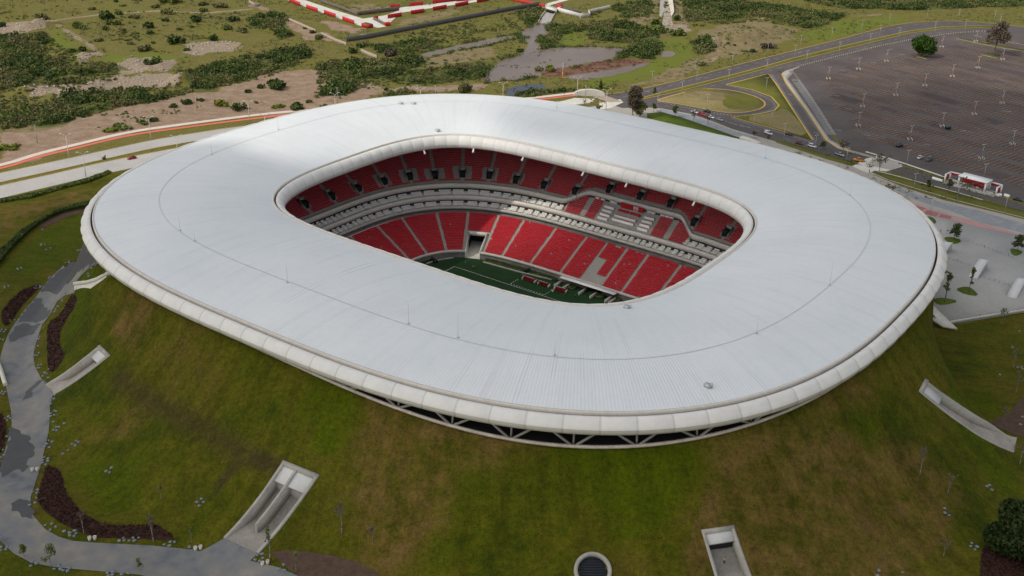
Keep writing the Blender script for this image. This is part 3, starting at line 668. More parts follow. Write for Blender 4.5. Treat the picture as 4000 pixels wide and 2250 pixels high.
ring(ROOF_I, [(-2.0, 32.5), (.4, 34.6)], name='inner_soffit', m=M['conc'])
# --- ring beam at the top of the bank, struts, concourse behind them
def ring_rim(prof, name, m, n=320):
    q = np.linspace(0, ROOF_O.L, n, endpoint=False); p = ROOF_O.off(q, np.zeros(n)); rz = rimz(p[:, 0], p[:, 1])
    Gr = np.stack([lay(ROOF_O, q, np.full(n, o), rz + z - ZF) for o, z in prof], 1)
    mb = MB(); mb.grid(Gr, cu=True, cv=len(prof) > 3); return part(name, mb, m)
ring_rim([(2.0, -.3), (2.0, .12), (2.75, .12), (2.8, -.4), (2.4, -.9)][::-1], 'ring_beam', M['beam'])
ring_rim([(1.9, -.35), (-14, -.35)], 'concourse_floor', M['dark'])  # floor painted near-black so the concourse reads as deep shade
nb = 57
sh_ = 7.9 * 0
for i in range(nb):
    mb = MB(); Lb = ROOF_O.L / nb; q0 = (i + .2) * Lb
    def node(q, o, top):
        p = ROOF_O.off(np.array([q]), np.array([o]))[0]
        return (p[0], p[1], (34.0 if top else float(rimz(p[0], p[1])) - .2) - ZF)
    for dq in (-.44, .44):
        mb.bar(node(q0 + dq * .07 * Lb, 2.1, False), node(q0 + dq * 1.06 * Lb, 1.3, True), .5, .5)
    mb.bar(node(q0, 1.6, False), node(q0, .9, True), .4, .4)
    part('roof_strut', mb, M['strut'])
# --- stands
def steps(off0, d0, nrow, tread, rise, n=440, omin=None):
    q = np.linspace(0, BASE.L, n, endpoint=False); rows = []
    for i in range(nrow):
        for o, d in ((off0 + i * tread, d0 + i * rise), (off0 + (i + 1) * tread, d0 + i * rise)):
            oo = np.full(n, o); dd = np.full(n, d)
            if omin is not None:
                om = omin(q); k = oo < om; oo = np.where(k, om, oo); dd = np.where(k, d0 + np.ceil((om - off0) / tread) * rise - rise, dd)
            rows.append(lay(BASE, q, oo, dd))
    mb = MB(); mb.grid(np.stack(rows, 1), cu=True); return mb
def loc_px(px, d): x, y = at(px, d + ZF); return w2l(x, y)
def s_px(px, d):
    u, v = loc_px(px, d); return float(BASE.near([(u, v)])[1][0])
def rake_hit(px, f):                  # f(off) -> height above the pitch; returns (s, off)
    d = ray(px); t = np.linspace((45 - HC) / d[2], (ZF - HC) / d[2], 700)
    u, v = w2l(d[0] * t, d[1] * t); o, q = BASE.near(np.stack([u, v], 1))
    k = np.argmax(HC + d[2] * t - ZF <= f(o)); return float(q[k]), float(o[k])
LOW0, LOWD, LOWN, LT, LR = .7, 2.7, 24, .83, .41
UPO, UPD, UPK, UT, UR = 29.0, 22.4, .65, .82, .533
UPN = 32
rake = lambda o: UPD + UPK * (o - UPO)
lowr = lambda o: LOWD + (o - LOW0) * LR / LT
qs_ = np.append(BASE.s, BASE.L); us_ = np.append(BASE.p[:, 0], BASE.p[0, 0]); vs_ = np.append(BASE.p[:, 1], BASE.p[0, 1])
def ss(x): x = np.clip(x, 0, 1); return x * x * (3 - 2 * x)
def notch(q):
    q = np.mod(q, BASE.L); u = np.interp(q, qs_, us_); v = np.interp(q, qs_, vs_)
    return np.where(v > 30, ss((30.0 - np.abs(u - 1)) / 10), 0)
off3 = lambda q: 28.6 + 6.2 * notch(q)
lo_px = [c1(980, 790), c1(1190, 735), c1(1460, 690), c1(1710, 690), c1(1950, 715), c2(110, 570), c2(385, 645), c2(680, 705), c2(840, 770), c2(1000, 825), c2(1190, 875), c2(1470, 965)]
LOWA = sorted(s_px(p, 12.5) for p in lo_px)
up_px = [c1(395, 625), c1(605, 560), c1(820, 500), c1(1030, 440), c1(1235, 400), c1(1448, 385), c1(1668, 380), c1(1888, 390), c2(42, 235), c2(288, 285), c2(555, 335), c2(855, 315), c2(1120, 380), c2(1385, 445), c2(1590, 605), c2(1862, 700)]
UPH = sorted(rake_hit(p, rake) for p in up_px)
print('LOWA', np.round(LOWA, 1), 'L', BASE.L); print('UPH', np.round(UPH, 1))
def mirror(a):
    a = [x % BASE.L for x in a]; lo, hi = min(a), max(a)
    b = [(x + BASE.L / 2) % BASE.L for x in a]
    r = list(a)
    for x in b:
        if all(min(abs(x - y), BASE.L - abs(x - y)) > 7 for y in r): r.append(x)
    return sorted(r)
def fill(a, gap):
    r = []
    for i, x in enumerate(a):
        y = a[(i + 1) % len(a)] + (BASE.L if i == len(a) - 1 else 0); r.append(x)
        k = int(round((y - x) / gap))
        for j in range(1, k): r.append((x + (y - x) * j / k) % BASE.L)
    return sorted(r)
LOWA = fill(mirror(LOWA), 13); UPA = fill(mirror([h[0] for h in UPH]), 12)
print('n low', len(LOWA), 'n up', len(UPA))
# portal at the corner of the lower stand
pa, pb = sorted((s_px(c1(1712, 878), 7.8), s_px(c1(1838, 885), 7.8)))
PO = 9.5
print('portal', pa, pb)
def inport(q): q = np.mod(q, BASE.L); return (q > pa) & (q < pb)
mb = steps(LOW0, LOWD, LOWN, LT, LR, 620, lambda q: np.where(inport(q), PO, -9))
part('lower_terrace', mb, M['step'])
mb = steps(UPO, UPD, UPN, UT, UR, 620, lambda q: off3(q) + .5)
part('upper_terrace', mb, M['step'])
q = np.linspace(pb, pa + BASE.L, 400)
mb = MB(); mb.grid(np.stack([lay(BASE, q, np.full(400, o), np.full(400, d)) for o, d in ((-.1, 2.1), (-.25, 2.1), (-.25, 3.4), (.15, 3.4), (.15, 2.7), (.75, 2.7))], 1)); part('pitch_wall', mb, M['conc_lt'])
mb = MB(); mb.grid(np.stack([lay(BASE, q, np.full(400, -.1), np.full(400, d)) for d in (-.1, 2.15)], 1)); part('wall_base', mb, M['conc_dk'])
def pt(q, o, d): return lay(BASE, np.array([q]), np.array([o]), d)[0]
mb = MB()
for qq, sg in ((pa, 1), (pb, -1)):
    A = [pt(qq, -.3, -.1), pt(qq, PO, -.1), pt(qq, PO, lowr(PO) + .9), pt(qq, -.3, 3.5)]; Bq = [pt(qq - sg * .45, -.3, -.1), pt(qq - sg * .45, PO, -.1), pt(qq - sg * .45, PO, lowr(PO) + .9), pt(qq - sg * .45, -.3, 3.5)]
    mb.add(A + Bq, [(0, 1, 2, 3), (7, 6, 5, 4), (3, 2, 6, 7), (0, 3, 7, 4), (1, 5, 6, 2)])
A = [pt(pa - .4, PO, 6.3), pt(pb + .4, PO, 6.3), pt(pb + .4, PO, lowr(PO) + 1.0), pt(pa - .4, PO, lowr(PO) + 1.0)]; Bq = [pt(pa - .4, PO + .5, 6.3), pt(pb + .4, PO + .5, 6.3), pt(pb + .4, PO + .5, lowr(PO) + 1.0), pt(pa - .4, PO + .5, lowr(PO) + 1.0)]
mb.add(A + Bq, [(0, 1, 2, 3), (7, 6, 5, 4), (3, 2, 6, 7), (0, 4, 5, 1)])
portal = part('portal', mb, M['conc_lt'])
mb = MB(); mb.add([pt(pa, -.3, .03), pt(pb, -.3, .03), pt(pb, PO + 7.9, .4), pt(pa, PO + 7.9, .4)], [(0, 1, 2, 3)]); part('ramp', mb, M['conc_lt'], parent=portal)
mb = MB(); mb.add([pt(pa, PO + 8, -.1), pt(pb, PO + 8, -.1), pt(pb, PO + 8, 6.6), pt(pa, PO + 8, 6.6)] + [pt(pa, PO, -.1), pt(pa, PO, 6.6), pt(pb, PO, -.1), pt(pb, PO, 6.6)], [(0, 1, 2, 3), (4, 0, 3, 5), (1, 6, 7, 2), (5, 3, 2, 7)]); part('passage', mb, M['dark'], parent=portal)

def seat_quads(q, o, d, back=.5, pan=.42, wd=.43):
    """one pan and one backrest for each seat at arclengths q"""
    p = BASE.off(q, np.full(len(q), o)); p2 = BASE.off(q, np.full(len(q), o + 1)); nn = p2 - p; nn /= np.linalg.norm(nn, axis=1)[:, None]
    tg = np.stack([-nn[:, 1], nn[:, 0]], 1) * wd / 2
    def P(a, t, z): return np.concatenate([p + nn * a + tg * t, np.full((len(q), 1), d + z)], 1)
    pn = np.stack([P(.02, -1, .43), P(.02, 1, .43), P(pan, 1, .40), P(pan, -1, .40)], 1)
    bk = np.stack([P(pan, -1, .40), P(pan, 1, .40), P(pan + .1, 1, .40 + back), P(pan + .1, -1, .40 + back)], 1)
    return np.concatenate([pn, bk])
DEN = {}
def along(o):
    k = round(o, 2)
    if k not in DEN:
        p = BASE.off(qs_, np.full(len(qs_), o)); DEN[k] = np.concatenate([[0], np.cumsum(np.linalg.norm(np.diff(p, axis=0), axis=1))])
    return DEN[k]
def row_q(a, b, o, pitch, margin):
    D = along(o); f = lambda x: np.interp(x % BASE.L, qs_, D) + (D[-1] if x >= BASE.L else 0)
    la, lb = f(a) + margin, f(b) - margin
    if lb - la < pitch: return np.zeros(0)
    n = int((lb - la) // pitch); l = la + (lb - la - n * pitch) / 2 + pitch * (np.arange(n) + .5)
    return np.interp(np.mod(l, D[-1]), D, qs_)
def lower_px_poly(pts): return np.array([(lambda h: BASE.off(np.array([h[0]]), np.array([h[1]]))[0])(rake_hit(p, lambda o: lowr(o) + .2)) for p in pts])
BARE = [lower_px_poly([c2(735, 915), c2(815, 935), c2(722, 1062), c2(800, 1085), c2(770, 1150), c2(590, 1090)]), lower_px_poly([c2(870, 770), c2(985, 800), c2(950, 830), c2(920, 830), c2(880, 800)])]
for i, a in enumerate(LOWA):
    b = LOWA[i + 1] if i + 1 < len(LOWA) else LOWA[0] + BASE.L
    Q = []
    for r in range(LOWN - 1):
        o = LOW0 + r * LT + .25; q = row_q(a, b, o, .52, .5)
        if len(q) == 0: continue
        if o < PO + .8: q = q[~((np.mod(q, BASE.L) > pa - .9) & (np.mod(q, BASE.L) < pb + .9))]
        p = BASE.off(q, np.full(len(q), o)); k = np.zeros(len(q), bool)
        for bp in BARE: k |= in_poly(bp, p[:, 0], p[:, 1])
        q = q[~k & (R_.random(len(q)) > .004)]
        if len(q): Q.append(seat_quads(q, o, LOWD + r * LR))
    if Q: part('lower_seating_block', MB().quads(np.concatenate(Q)), M['seat'])
UPV = {}
for s_, o_ in UPH: UPV[min(UPA, key=lambda x: abs(x - s_))] = o_
for i, a in enumerate(UPA):
    b = UPA[i + 1] if i + 1 < len(UPA) else UPA[0] + BASE.L
    Q = []
    for r in range(UPN - 1):
        o = UPO + r * UT + .22; q = row_q(a, b, o, .52, .6)
        if len(q) == 0: continue
        q = q[o > off3(q) + 1.0]
        for e in (a, b):     # clear the seats round each stair mouth
            vo = UPV.get(e % BASE.L, UPV.get(e, 37.5)); 
            if abs(o - vo - .4) < 2.7: q = q[np.abs((q - e + BASE.L / 2) % BASE.L - BASE.L / 2) > 1.6]
        if len(q): Q.append(seat_quads(q, o, UPD + r * UR))
    if Q: part('upper_seating_block', MB().quads(np.concatenate(Q)), M['seat'])
def obox(mb, q, o0, o1, hw, d0, d1, mi=0):      # box following the stand: half width hw along it, offsets o0..o1
    c = pt(q, o0, 0); e = pt(q, o1, 0); n_ = (e - c)[:2] / np.linalg.norm((e - c)[:2]); t_ = np.array([-n_[1], n_[0]])
    V = [(*(x[:2] + t_ * k * hw), z) for z in (d0, d1) for x, k in ((c, -1), (c, 1), (e, 1), (e, -1))]
    mb.add(V, [(3, 2, 1, 0), (4, 5, 6, 7), (0, 1, 5, 4), (1, 2, 6, 5), (2, 3, 7, 6), (3, 0, 4, 7)], mi)
for a in UPA:
    vo = UPV.get(a, 37.5); z0 = rake(vo - 1.9); mb = MB()
    if vo - 2.5 < float(off3(np.array([a]))[0]): vo = float(off3(np.array([a]))[0]) + 3.2; z0 = rake(vo - 1.9)
    for t in (-1, 1):
        c = pt(a, vo - 2.1, 0); e = pt(a, vo + 1.9, 0); n_ = (e - c)[:2] / np.linalg.norm((e - c)[:2]); t_ = np.array([-n_[1], n_[0]]) * t
        V = [(*(x[:2] + t_ * k), z) for k in (1.3, 1.6) for x, z in ((c, z0 - .5), (e, z0 + 2.0), (e, z0 + 4.0), (c, z0 + 1.0))]
        mb.add(V, [(0, 1, 2, 3), (7, 6, 5, 4), (3, 2, 6, 7), (0, 3, 7, 4), (1, 5, 6, 2)])
    obox(mb, a, vo + 1.65, vo + 1.95, 1.6, z0 + 1.9, z0 + 4.0)
    vm = part('stair_mouth', mb, M['conc'])
    mb = MB(); obox(mb, a, vo - 1.2, vo + 1.6, 1.28, z0 - .2, z0 + 2.9); 
    V = [pt(a, vo - 1.9, 0), pt(a, vo + 1.6, 0)]
    part('opening', mb, M['dark'], parent=vm)  # solid near-black box, its colour standing in for the hole's darkness
# --- the two box levels
def band(prof, name, m, n=620, fo=None):
    q = np.linspace(0, BASE.L, n, endpoint=False)
    G_ = np.stack([lay(BASE, q, np.full(n, o) if fo is None else fo(q) + o, np.full(n, z) if fo is None else rake(fo(q)) + z) for o, z in prof], 1)
    mb = MB(); mb.grid(G_, cu=True); return part(name, mb, m)
band([(20.7, 12.2), (24.6, 12.2), (24.6, 13.3)], 'rear_concourse', M['conc_dk'])
band([(24.2, 13.15), (21.9, 13.15), (21.9, 14.35), (22.2, 14.35), (22.2, 14.05), (23.1, 14.05), (23.1, 14.45), (24.0, 14.45), (24.0, 14.85), (25.1, 14.85)], 'box_deck', M['conc_lt'])
band([(25.1, 14.8), (25.1, 16.4)], 'box_glazing', M['glass'])
band([(25.1, 16.3), (24.6, 16.3), (24.5, 18.3), (25.3, 18.3), (25.3, 18.1), (26.4, 18.1), (26.4, 18.5), (27.3, 18.5), (27.3, 18.9), (28.4, 18.9)], 'fascia', M['fascia'])
band([(-.05, -4.2), (-.05, -1.4)], 'box_glazing', M['glass'], fo=off3)
band([(0, -1.6), (-.55, -1.7), (-.7, .35), (.5, .35), (.6, -.4)], 'fascia', M['fascia'], fo=off3)
REST = []
for lv, (o0, d0) in enumerate(((22.35, 14.05), (25.5, 18.1))):
    nbx = 76
    for i in range(nbx):
        Q = []; mb = MB()
        for j in (i,):
            a, b = (j + .0) * BASE.L / nbx, (j + 1) * BASE.L / nbx
            mid = (a + b) / 2
            if lv == 1 and notch(np.array([mid]))[0] > .35: continue
            for r in range(3):
                for h0, h1 in ((0, .46), (.54, 1)):
                    q = row_q(a + (b - a) * h0, a + (b - a) * h1, o0 + r * .9, .58, .32)
                    if len(q): Q.append(seat_quads(q, o0 + r * .9 + .1, d0 + r * .4, .55, .45, .5))
            obox(mb, a, o0 - .1, o0 + 2.6, .06, d0 + .3, d0 + 1.5)
        if not Q: continue
        mb.quads(np.concatenate(Q)); vv_ = float(np.interp((i + .5) * BASE.L / nbx, qs_, vs_))
        if vv_ > -12: part('box_seating', mb, M['seatw'])
        else: REST.append(mb)
rm = MB()
for x in REST: rm.add(np.concatenate(x.v), x.f)
kind(part('box_seating', rm, M['seatw']), 'stuff')
# handrails on the box fronts
for o, d in ((21.95, 14.75), (24.55, 18.75)):
    mb = MB(); n = 620; q = np.linspace(0, BASE.L, n, endpoint=False)
    mb.grid(np.stack([lay(BASE, q, np.full(n, o + a), np.full(n, d + z)) for a, z in ((0, 0), (.08, 0), (.08, .08), (0, .08))], 1), cu=True, cv=True)
    for x in np.linspace(0, BASE.L, 200, endpoint=False): obox(mb, x, o, o + .06, .03, d - .45, d)
    part('handrail', mb, M['grail'])
# --- press and guest terrace in the notch
def uq(u): # arclength of local u on the far side
    k = BASE.p[:, 1] > 40; return float(np.interp(-u, -BASE.p[k, 0][np.argsort(-BASE.p[k, 0])], BASE.s[k][np.argsort(-BASE.p[k, 0])]))
VO, VD, VT, VR = 25.5, 18.12, .82, .56
mb = MB(); q = np.linspace(uq(29), uq(-27), 80); rows = []
for i in range(11):
    for o in (VO + i * VT, VO + (i + 1) * VT): rows.append(lay(BASE, q, np.minimum(np.full(80, o), off3(q) - .02), np.full(80, VD + i * VR)))
mb.grid(np.stack(rows, 1)); part('guest_terrace', mb, M['conc'])
for u0, u1 in ((-26.5, -19.2), (-17.6, -12.2), (13.6, 19.6), (21.4, 28.6)):
    Q = []
    a, b = sorted((uq(u0), uq(u1)))
    for r in range(10):
        q = row_q(a, b, VO + r * VT + .2, .52, .2); q = q[VO + r * VT + 1.0 < off3(q)] if len(q) else q
        if len(q): Q.append(seat_quads(q, VO + r * VT + .2, VD + r * VR))
    part('guest_seating_block', MB().quads(np.concatenate(Q)), M['seat'])
def desk(u0, u1, r, red=False):
    mb = MB(); a, b = sorted((uq(u0), uq(u1))); q = np.linspace(a, b, 8); o = VO + r * VT; d = VD + r * VR
    mb.grid(np.stack([lay(BASE, q, np.full(8, o + x), np.full(8, d + z)) for x, z in ((.12, 0), (.05, 1.0), (.42, 1.04), (.45, .9))], 1))
    ds = part('press_desk', mb, M['red' if red else 'white'])
    for qq in (a, b):
        e = MB(); obox(e, qq, o + .05, o + .45, .04, d, d + 1.0); part('end_panel', e, M['red' if red else 'white'], parent=ds)
    q = row_q(a, b, o + .6, .56, .1)
    part('chair_row', MB().quads(seat_quads(q, o + .62, d, .5, .4, .45)), M['seat'], parent=ds)
for r in (1, 3, 5, 7): desk(-11.2, -6.6, r); desk(7.6, 12.2, r)
for r in (2, 4): desk(-4.8, 5.2, r)
desk(-4.4, .2, 7, True); desk(1.0, 5.6, 7, True)
mb = MB(); a, b = sorted((uq(-4.6), uq(6.2))); q = np.linspace(a, b, 10)
mb.grid(np.stack([lay(BASE, q, np.full(10, 33.3), np.full(10, z)) for z in (22.6, 25.6)], 1)); crest = part('crest_wall', mb, M['red'])
mb = MB()
for u in (1.7, 2.3, 2.9, 3.5): obox(mb, uq(u), 33.1, 33.25, .17, 23.3, 25.2)
part('crest_stripe', mb, M['white'], parent=crest)
mb = MB()
for u in (-16, -13.5, -9, -7.6, 8.4, 10.4, 14.5, 16.5, 18.5): obox(mb, uq(u), 33.6, 33.75, .95, 23.7, 24.7)
part('notice_panel', mb, M['white'])
# --- outer wall of the upper stand, lamps under the inner lip, rods and hatches on the roof
band([(55.3, 39.5), (56.2, 39.5), (56.2, 24)], 'rear_wall', M['dark'])  # wall painted near-black to deepen the shade behind the struts
mb = None
for f, x, y in ((c1, 1370, 190), (c1, 1755, 178), (c2, 78, 40), (c2, 640, 155), (c2, 1016, 250), (c2, 1586, 422)):
    u, v = loc_px(f(x, y), 32.3 - ZF); q = float(ROOF_I.near([(u, v)])[1][0])
    p = lay(ROOF_I, np.array([q]), np.array([-3.0]), 32.4 - ZF)[0]; n2 = lay(ROOF_I, np.array([q]), np.array([-4.3]), 31.1 - ZF)[0]
    mb = MB(); mb.tube(p, n2, .28, .42, 10); part('floodlight', mb, M['white'])
def roof_px(px):
    d = ray(px); t = np.linspace((44 - HC) / d[2], (36 - HC) / d[2], 120)
    u, v = w2l(d[0] * t, d[1] * t); do, qo = ROOF_O.near(np.stack([u, v], 1)); di, qi = ROOF_I.near(np.stack([u, v], 1))
    s_ = np.clip(-do / (-do + di + 1e-6), 0, 1); k = np.argmax(HC + d[2] * t <= roofz(s_)); return np.array([u[k], v[k], HC + d[2] * t[k] - ZF])
for x, y, h in ((723, 712, 7), (1152, 850, 8), (1028, 815, 7), (490, 607, 4), (453, 580, 5.5), (2087, 718, 8.5), (1925, 398, 6), (1395, 895, 5), (1903, 840, 6), (700, 326, 5), (533, 390, 4.5), (2138, 492, 5), (1400, 272, 4)):
    p = roof_px(ov(x, y)); mb = MB(); mb.tube(p - [0, 0, .2], p + [0, 0, h * .9], .05, .03, 6); mb.box((p[0], p[1], p[2] - .1), (.6, .6, .3)); part('lightning_rod', mb, M['rod'])
for x, y in ((1040, 262), (1008, 262), (1100, 330), (1780, 973), (1577, 775)):
    p = roof_px(ov(x, y)); mb = MB(); mb.box((p[0], p[1], p[2] - .2), (1.6, 1.2, 1.0)); mb.tube(p + [.9, .3, -.2], p + [.9, .3, 1.1], .3, n=8); part('roof_vent', mb, M['metal'])

# ------------------------------------------------------------------ pitch
def W(u, v, d=0.0): x, y = l2w(u, v); return np.array([x, y, d + ZF])
def pitch_mat():
    m, nt, b = new('pitch_grass', .9, .15)
    n1, n2 = noise(nt, .15, 5), noise(nt, 1.6, 4)
    v = math_(nt, 'MULTIPLY_ADD', math_(nt, 'ADD', math_(nt, 'MULTIPLY', n1, .5), math_(nt, 'MULTIPLY', n2, .5)), 2.4, -.7)
    nt.links.new(ramp(nt, v, [(.012, .034, .014), (.018, .05, .018), (.026, .062, .022)]), b.inputs['Base Color']); return m
q = np.linspace(0, BASE.L, 300, endpoint=False); p = BASE.off(q, np.full(300, .3))
mb = MB(); mb.add([W(a, b) for a, b in p], [tuple(range(300))]); kind(obj('pitch', mb, pitch_mat()), 'structure')
mb = MB()
def pl(u0, v0, u1, v1, w_=.14, z=.02):
    a, b = np.array([u0, v0], float), np.array([u1, v1], float); e = (b - a) / np.linalg.norm(b - a); n_ = np.array([-e[1], e[0]]) * w_ / 2
    mb.add([W(*(a - n_), z), W(*(b - n_), z), W(*(b + n_), z), W(*(a + n_), z)], [(0, 1, 2, 3)])
for sg in (1, -1):
    pl(-52.5, 34 * sg, 52.5, 34 * sg); x = 52.5 * sg
    pl(x, -34, x, 34, z=.024)
    for dpt, hw in ((16.5, 20.16), (5.5, 9.16)):
        pl(x, hw, x - dpt * sg, hw, z=.028); pl(x, -hw, x - dpt * sg, -hw, z=.028); pl(x - dpt * sg, -hw, x - dpt * sg, hw, z=.032)
pl(0, -34, 0, 34, z=.028)
for i in range(48):
    a, b = 2 * math.pi * i / 48, 2 * math.pi * (i + 1) / 48; pl(9.15 * math.cos(a), 9.15 * math.sin(a), 9.15 * math.cos(b), 9.15 * math.sin(b), z=.036)
for i in range(12): pl(-24.7 + i * 1.38, 34.9, -24.7 + i * 1.38 + .75, 34.9, .18)
for i in range(4):
    for u in (-24.8, -8.4): pl(u, 35.2 + i * 1.4, u, 35.2 + i * 1.4 + .75, .18)
kind(obj('pitch_markings', mb, M['white']), 'structure')
# ------------------------------------------------------------------ sheets laid on the ground
import bmesh
def smooth_poly(p, it=2):
    p = np.asarray(p, float)
    for _ in range(it):
        q = np.roll(p, -1, 0); p = np.stack([p * .75 + q * .25, p * .25 + q * .75], 1).reshape(-1, p.shape[1])
    return p
def strip(line, w, it=2):            # open polyline -> ribbon polygon of width w
    p = np.asarray(line, float)[:, :2]
    for _ in range(it):
        a, b = p[:-1], p[1:]; p = np.concatenate([p[:1], np.stack([a * .75 + b * .25, a * .25 + b * .75], 1).reshape(-1, 2), p[-1:]])
    t = np.gradient(p, axis=0); t /= np.linalg.norm(t, axis=1)[:, None]; n = np.stack([-t[:, 1], t[:, 0]], 1) * w / 2
    return np.concatenate([p + n, (p - n)[::-1]]), p, t
def drape(poly, up=.06, step=None, thick=0.0):
    """flat or draped sheet filling a polygon; thick: the sides go down by that much (a kerb)"""
    poly = np.asarray(poly, float)[:, :2]
    bm = bmesh.new(); vs = [bm.verts.new((x, y, 0)) for x, y in poly]
    es = [bm.edges.new((vs[i], vs[(i + 1) % len(vs)])) for i in range(len(vs))]
    bmesh.ops.triangle_fill(bm, use_beauty=True, use_dissolve=False, edges=es)
    if step:
        lo, hi = poly.min(0), poly.max(0)
        for ax in (0, 1):
            for c in np.arange(math.ceil(lo[ax] / step) * step, hi[ax], step):
                no = [0, 0, 0]; no[ax] = 1; o = [0, 0, 0]; o[ax] = c
                bmesh.ops.bisect_plane(bm, geom=bm.verts[:] + bm.edges[:] + bm.faces[:], dist=1e-5, plane_co=o, plane_no=no)
    bm.verts.ensure_lookup_table(); bm.verts.index_update()
    V = np.array([v.co[:] for v in bm.verts]); F = [tuple(v.index for v in f.verts) for f in bm.faces]
    E_ = [tuple(v.index for v in e.verts) for e in bm.edges if len(e.link_faces) == 1] if thick else []
    bm.free()
    V[:, 2] = (Zi(V[:, 0], V[:, 1]) if step else 0) + up
    n0 = []
    for f in F:   # face up
        a, b, c = V[f[0]], V[f[1]], V[f[2]]
        n0.append(f if (b[0] - a[0]) * (c[1] - a[1]) - (b[1] - a[1]) * (c[0] - a[0]) > 0 else f[::-1])
    mb = MB(); n = len(V)
    if thick:
        V = np.concatenate([V, V - [0, 0, thick]]); n0 += [(a, b, b + n, a + n) for a, b in E_]
    mb.add(V, n0); return mb
def sheet(name, poly, m, up=.06, step=None, thick=0.0, k='structure'):
    return kind(obj(name, drape(poly, up, step, thick), m), k)
def rough(p, amp=2.0, sc_=7.0, step=1.5):
    p = np.asarray(p, float); out = []
    for a, b in zip(p, np.roll(p, -1, 0)):
        n = max(int(np.linalg.norm(b - a) / step), 1); t = np.arange(n)[:, None] / n; out.append(a + (b - a) * t)
    p = np.concatenate(out); nx = (vnoise(p[:, 0], p[:, 1], sc_, 81) - .5) + .5 * (vnoise(p[:, 0], p[:, 1], sc_ * .35, 83) - .5); ny = (vnoise(p[:, 0], p[:, 1], sc_, 82) - .5) + .5 * (vnoise(p[:, 0], p[:, 1], sc_ * .35, 84) - .5)
    return p + np.stack([nx, ny], 1) * 2 * amp
def grow(p, d):
    p = np.asarray(p, float); t = np.roll(p, -1, 0) - np.roll(p, 1, 0); t /= np.linalg.norm(t, axis=1)[:, None] + 1e-9; n = np.stack([t[:, 1], -t[:, 0]], 1)
    if (p[:, 0] * np.roll(p[:, 1], -1) - np.roll(p[:, 0], -1) * p[:, 1]).sum() < 0: n = -n
    return p + n * d
def merge(mbs):
    r = MB()
    for x in mbs:
        V = np.concatenate(x.v); r.add(V, x.f)
    return r

# ------------------------------------------------------------------ materials outside
M['asph'] = mat('asphalt', [(.066, .058, .057), (.092, .081, .08), (.12, .108, .105)], .06, .9, .2, fine=12)
M['lot'] = mat('parking_asphalt', [(.068, .056, .054), (.096, .080, .077), (.125, .106, .101)], .035, .9, .2, fine=9, mixf=.25)
M['croad'] = mat('concrete_road', [(.31, .297, .28), (.385, .368, .35), (.45, .43, .41)], .06, .85, .2, fine=14)
M['yellow'] = mat('yellow_kerb', [(.42, .27, .05), (.55, .37, .08)], .6, .7)
M['linew'] = mat('road_white', [(.26, .26, .26), (.40, .40, .40)], 1.2, .7)
M['stall'] = mat('stall_orange', [(.16, .11, .07), (.30, .185, .085), (.42, .25, .10)], .05, .8)
M['redpath'] = mat('red_cycle_path', [(.52, .12, .075), (.62, .16, .10)], .2, .85)
M['pinkpath'] = mat('pink_pavement', [(.55, .44, .39), (.64, .53, .47)], .2, .85)
M['paver'] = mat('beige_pavers', [(.27, .25, .215), (.33, .305, .27), (.38, .355, .32)], .12, .9, fine=10)
M['plaza'] = mat('plaza_paving', [(.30, .295, .28), (.36, .35, .335), (.40, .39, .375)], .07, .9, fine=12)
M['bluepave'] = mat('blue_grey_paving', [(.17, .18, .195), (.23, .245, .26), (.29, .30, .31)], .16, .9, fine=4)
M['redpave'] = mat('red_paving', [(.26, .10, .10), (.33, .135, .13)], .2, .9)
M['pinkpave'] = mat('rose_paving', [(.36, .20, .19), (.44, .26, .24)], .2, .9)
M['grass'] = mat('mown_grass', [(.075, .082, .014), (.11, .11, .022), (.145, .125, .042)], .1, .95, .1, fine=12, bmp=.4)
M['grassg'] = mat('green_grass', [(.05, .085, .01), (.075, .11, .014), (.1, .125, .02)], .15, .95, .1, fine=10, bmp=.4)
M['path'] = mat('path_concrete', [(.085, .09, .10), (.145, .15, .158), (.19, .182, .168), (.245, .222, .19)], .075, .85, .25, fine=4, mixf=.3)
M['wet'] = mat('wet_stain', [(.045, .046, .05), (.066, .066, .07)], .2, .6, .3)
M['bed'] = mat('planting_bed', [(.022, .011, .010), (.046, .022, .017), (.075, .045, .034)], .8, .95, .1, fine=4, bmp=.8)
M['mulch'] = mat('brown_mulch', [(.05, .032, .022), (.085, .055, .040), (.11, .075, .055)], .5, .95, .1, fine=6, bmp=.6)
M['stone'] = mat('blue_grey_stone', [(.11, .13, .15), (.17, .19, .215), (.24, .26, .285)], .9, .85)
M['shell'] = mat('white_shell', [(.50, .50, .49), (.60, .60, .59)], .3, .6)
M['tun'] = mat('tunnel_concrete', [(.27, .255, .225), (.35, .33, .295), (.42, .40, .36)], .25, .85, .2, bmp=.1)
M['tunf'] = mat('ramp_floor_concrete', [(.22, .20, .175), (.31, .285, .25), (.38, .35, .31)], .35, .9, .2)
M['drygrass'] = mat('dry_grass', [(.13, .12, .04), (.20, .165, .075), (.26, .20, .12)], .09, .95, .1, fine=8, bmp=.4)
M['water'] = None
m, nt, b = new('muddy_water', .2, .16); n_ = noise(nt, .02, 5)
nt.links.new(ramp(nt, math_(nt, 'MULTIPLY_ADD', n_, 2.2, -.6), [(.11, .077, .058), (.16, .115, .09), (.205, .152, .122)]), b.inputs['Base Color']); bump(nt, b, noise(nt, 1.2, 3), .05, .05); M['water'] = m
m, nt, b = new('clear_pool_water', .12, .2); b.inputs['Base Color'].default_value = (.045, .047, .055, 1); bump(nt, b, noise(nt, 1.2, 3), .04, .05); M['pool'] = m
M['reed'] = mat('red_marsh_weed', [(.10, .05, .035), (.16, .085, .06), (.2, .12, .08)], .3, .95, .1, fine=6, bmp=.5)
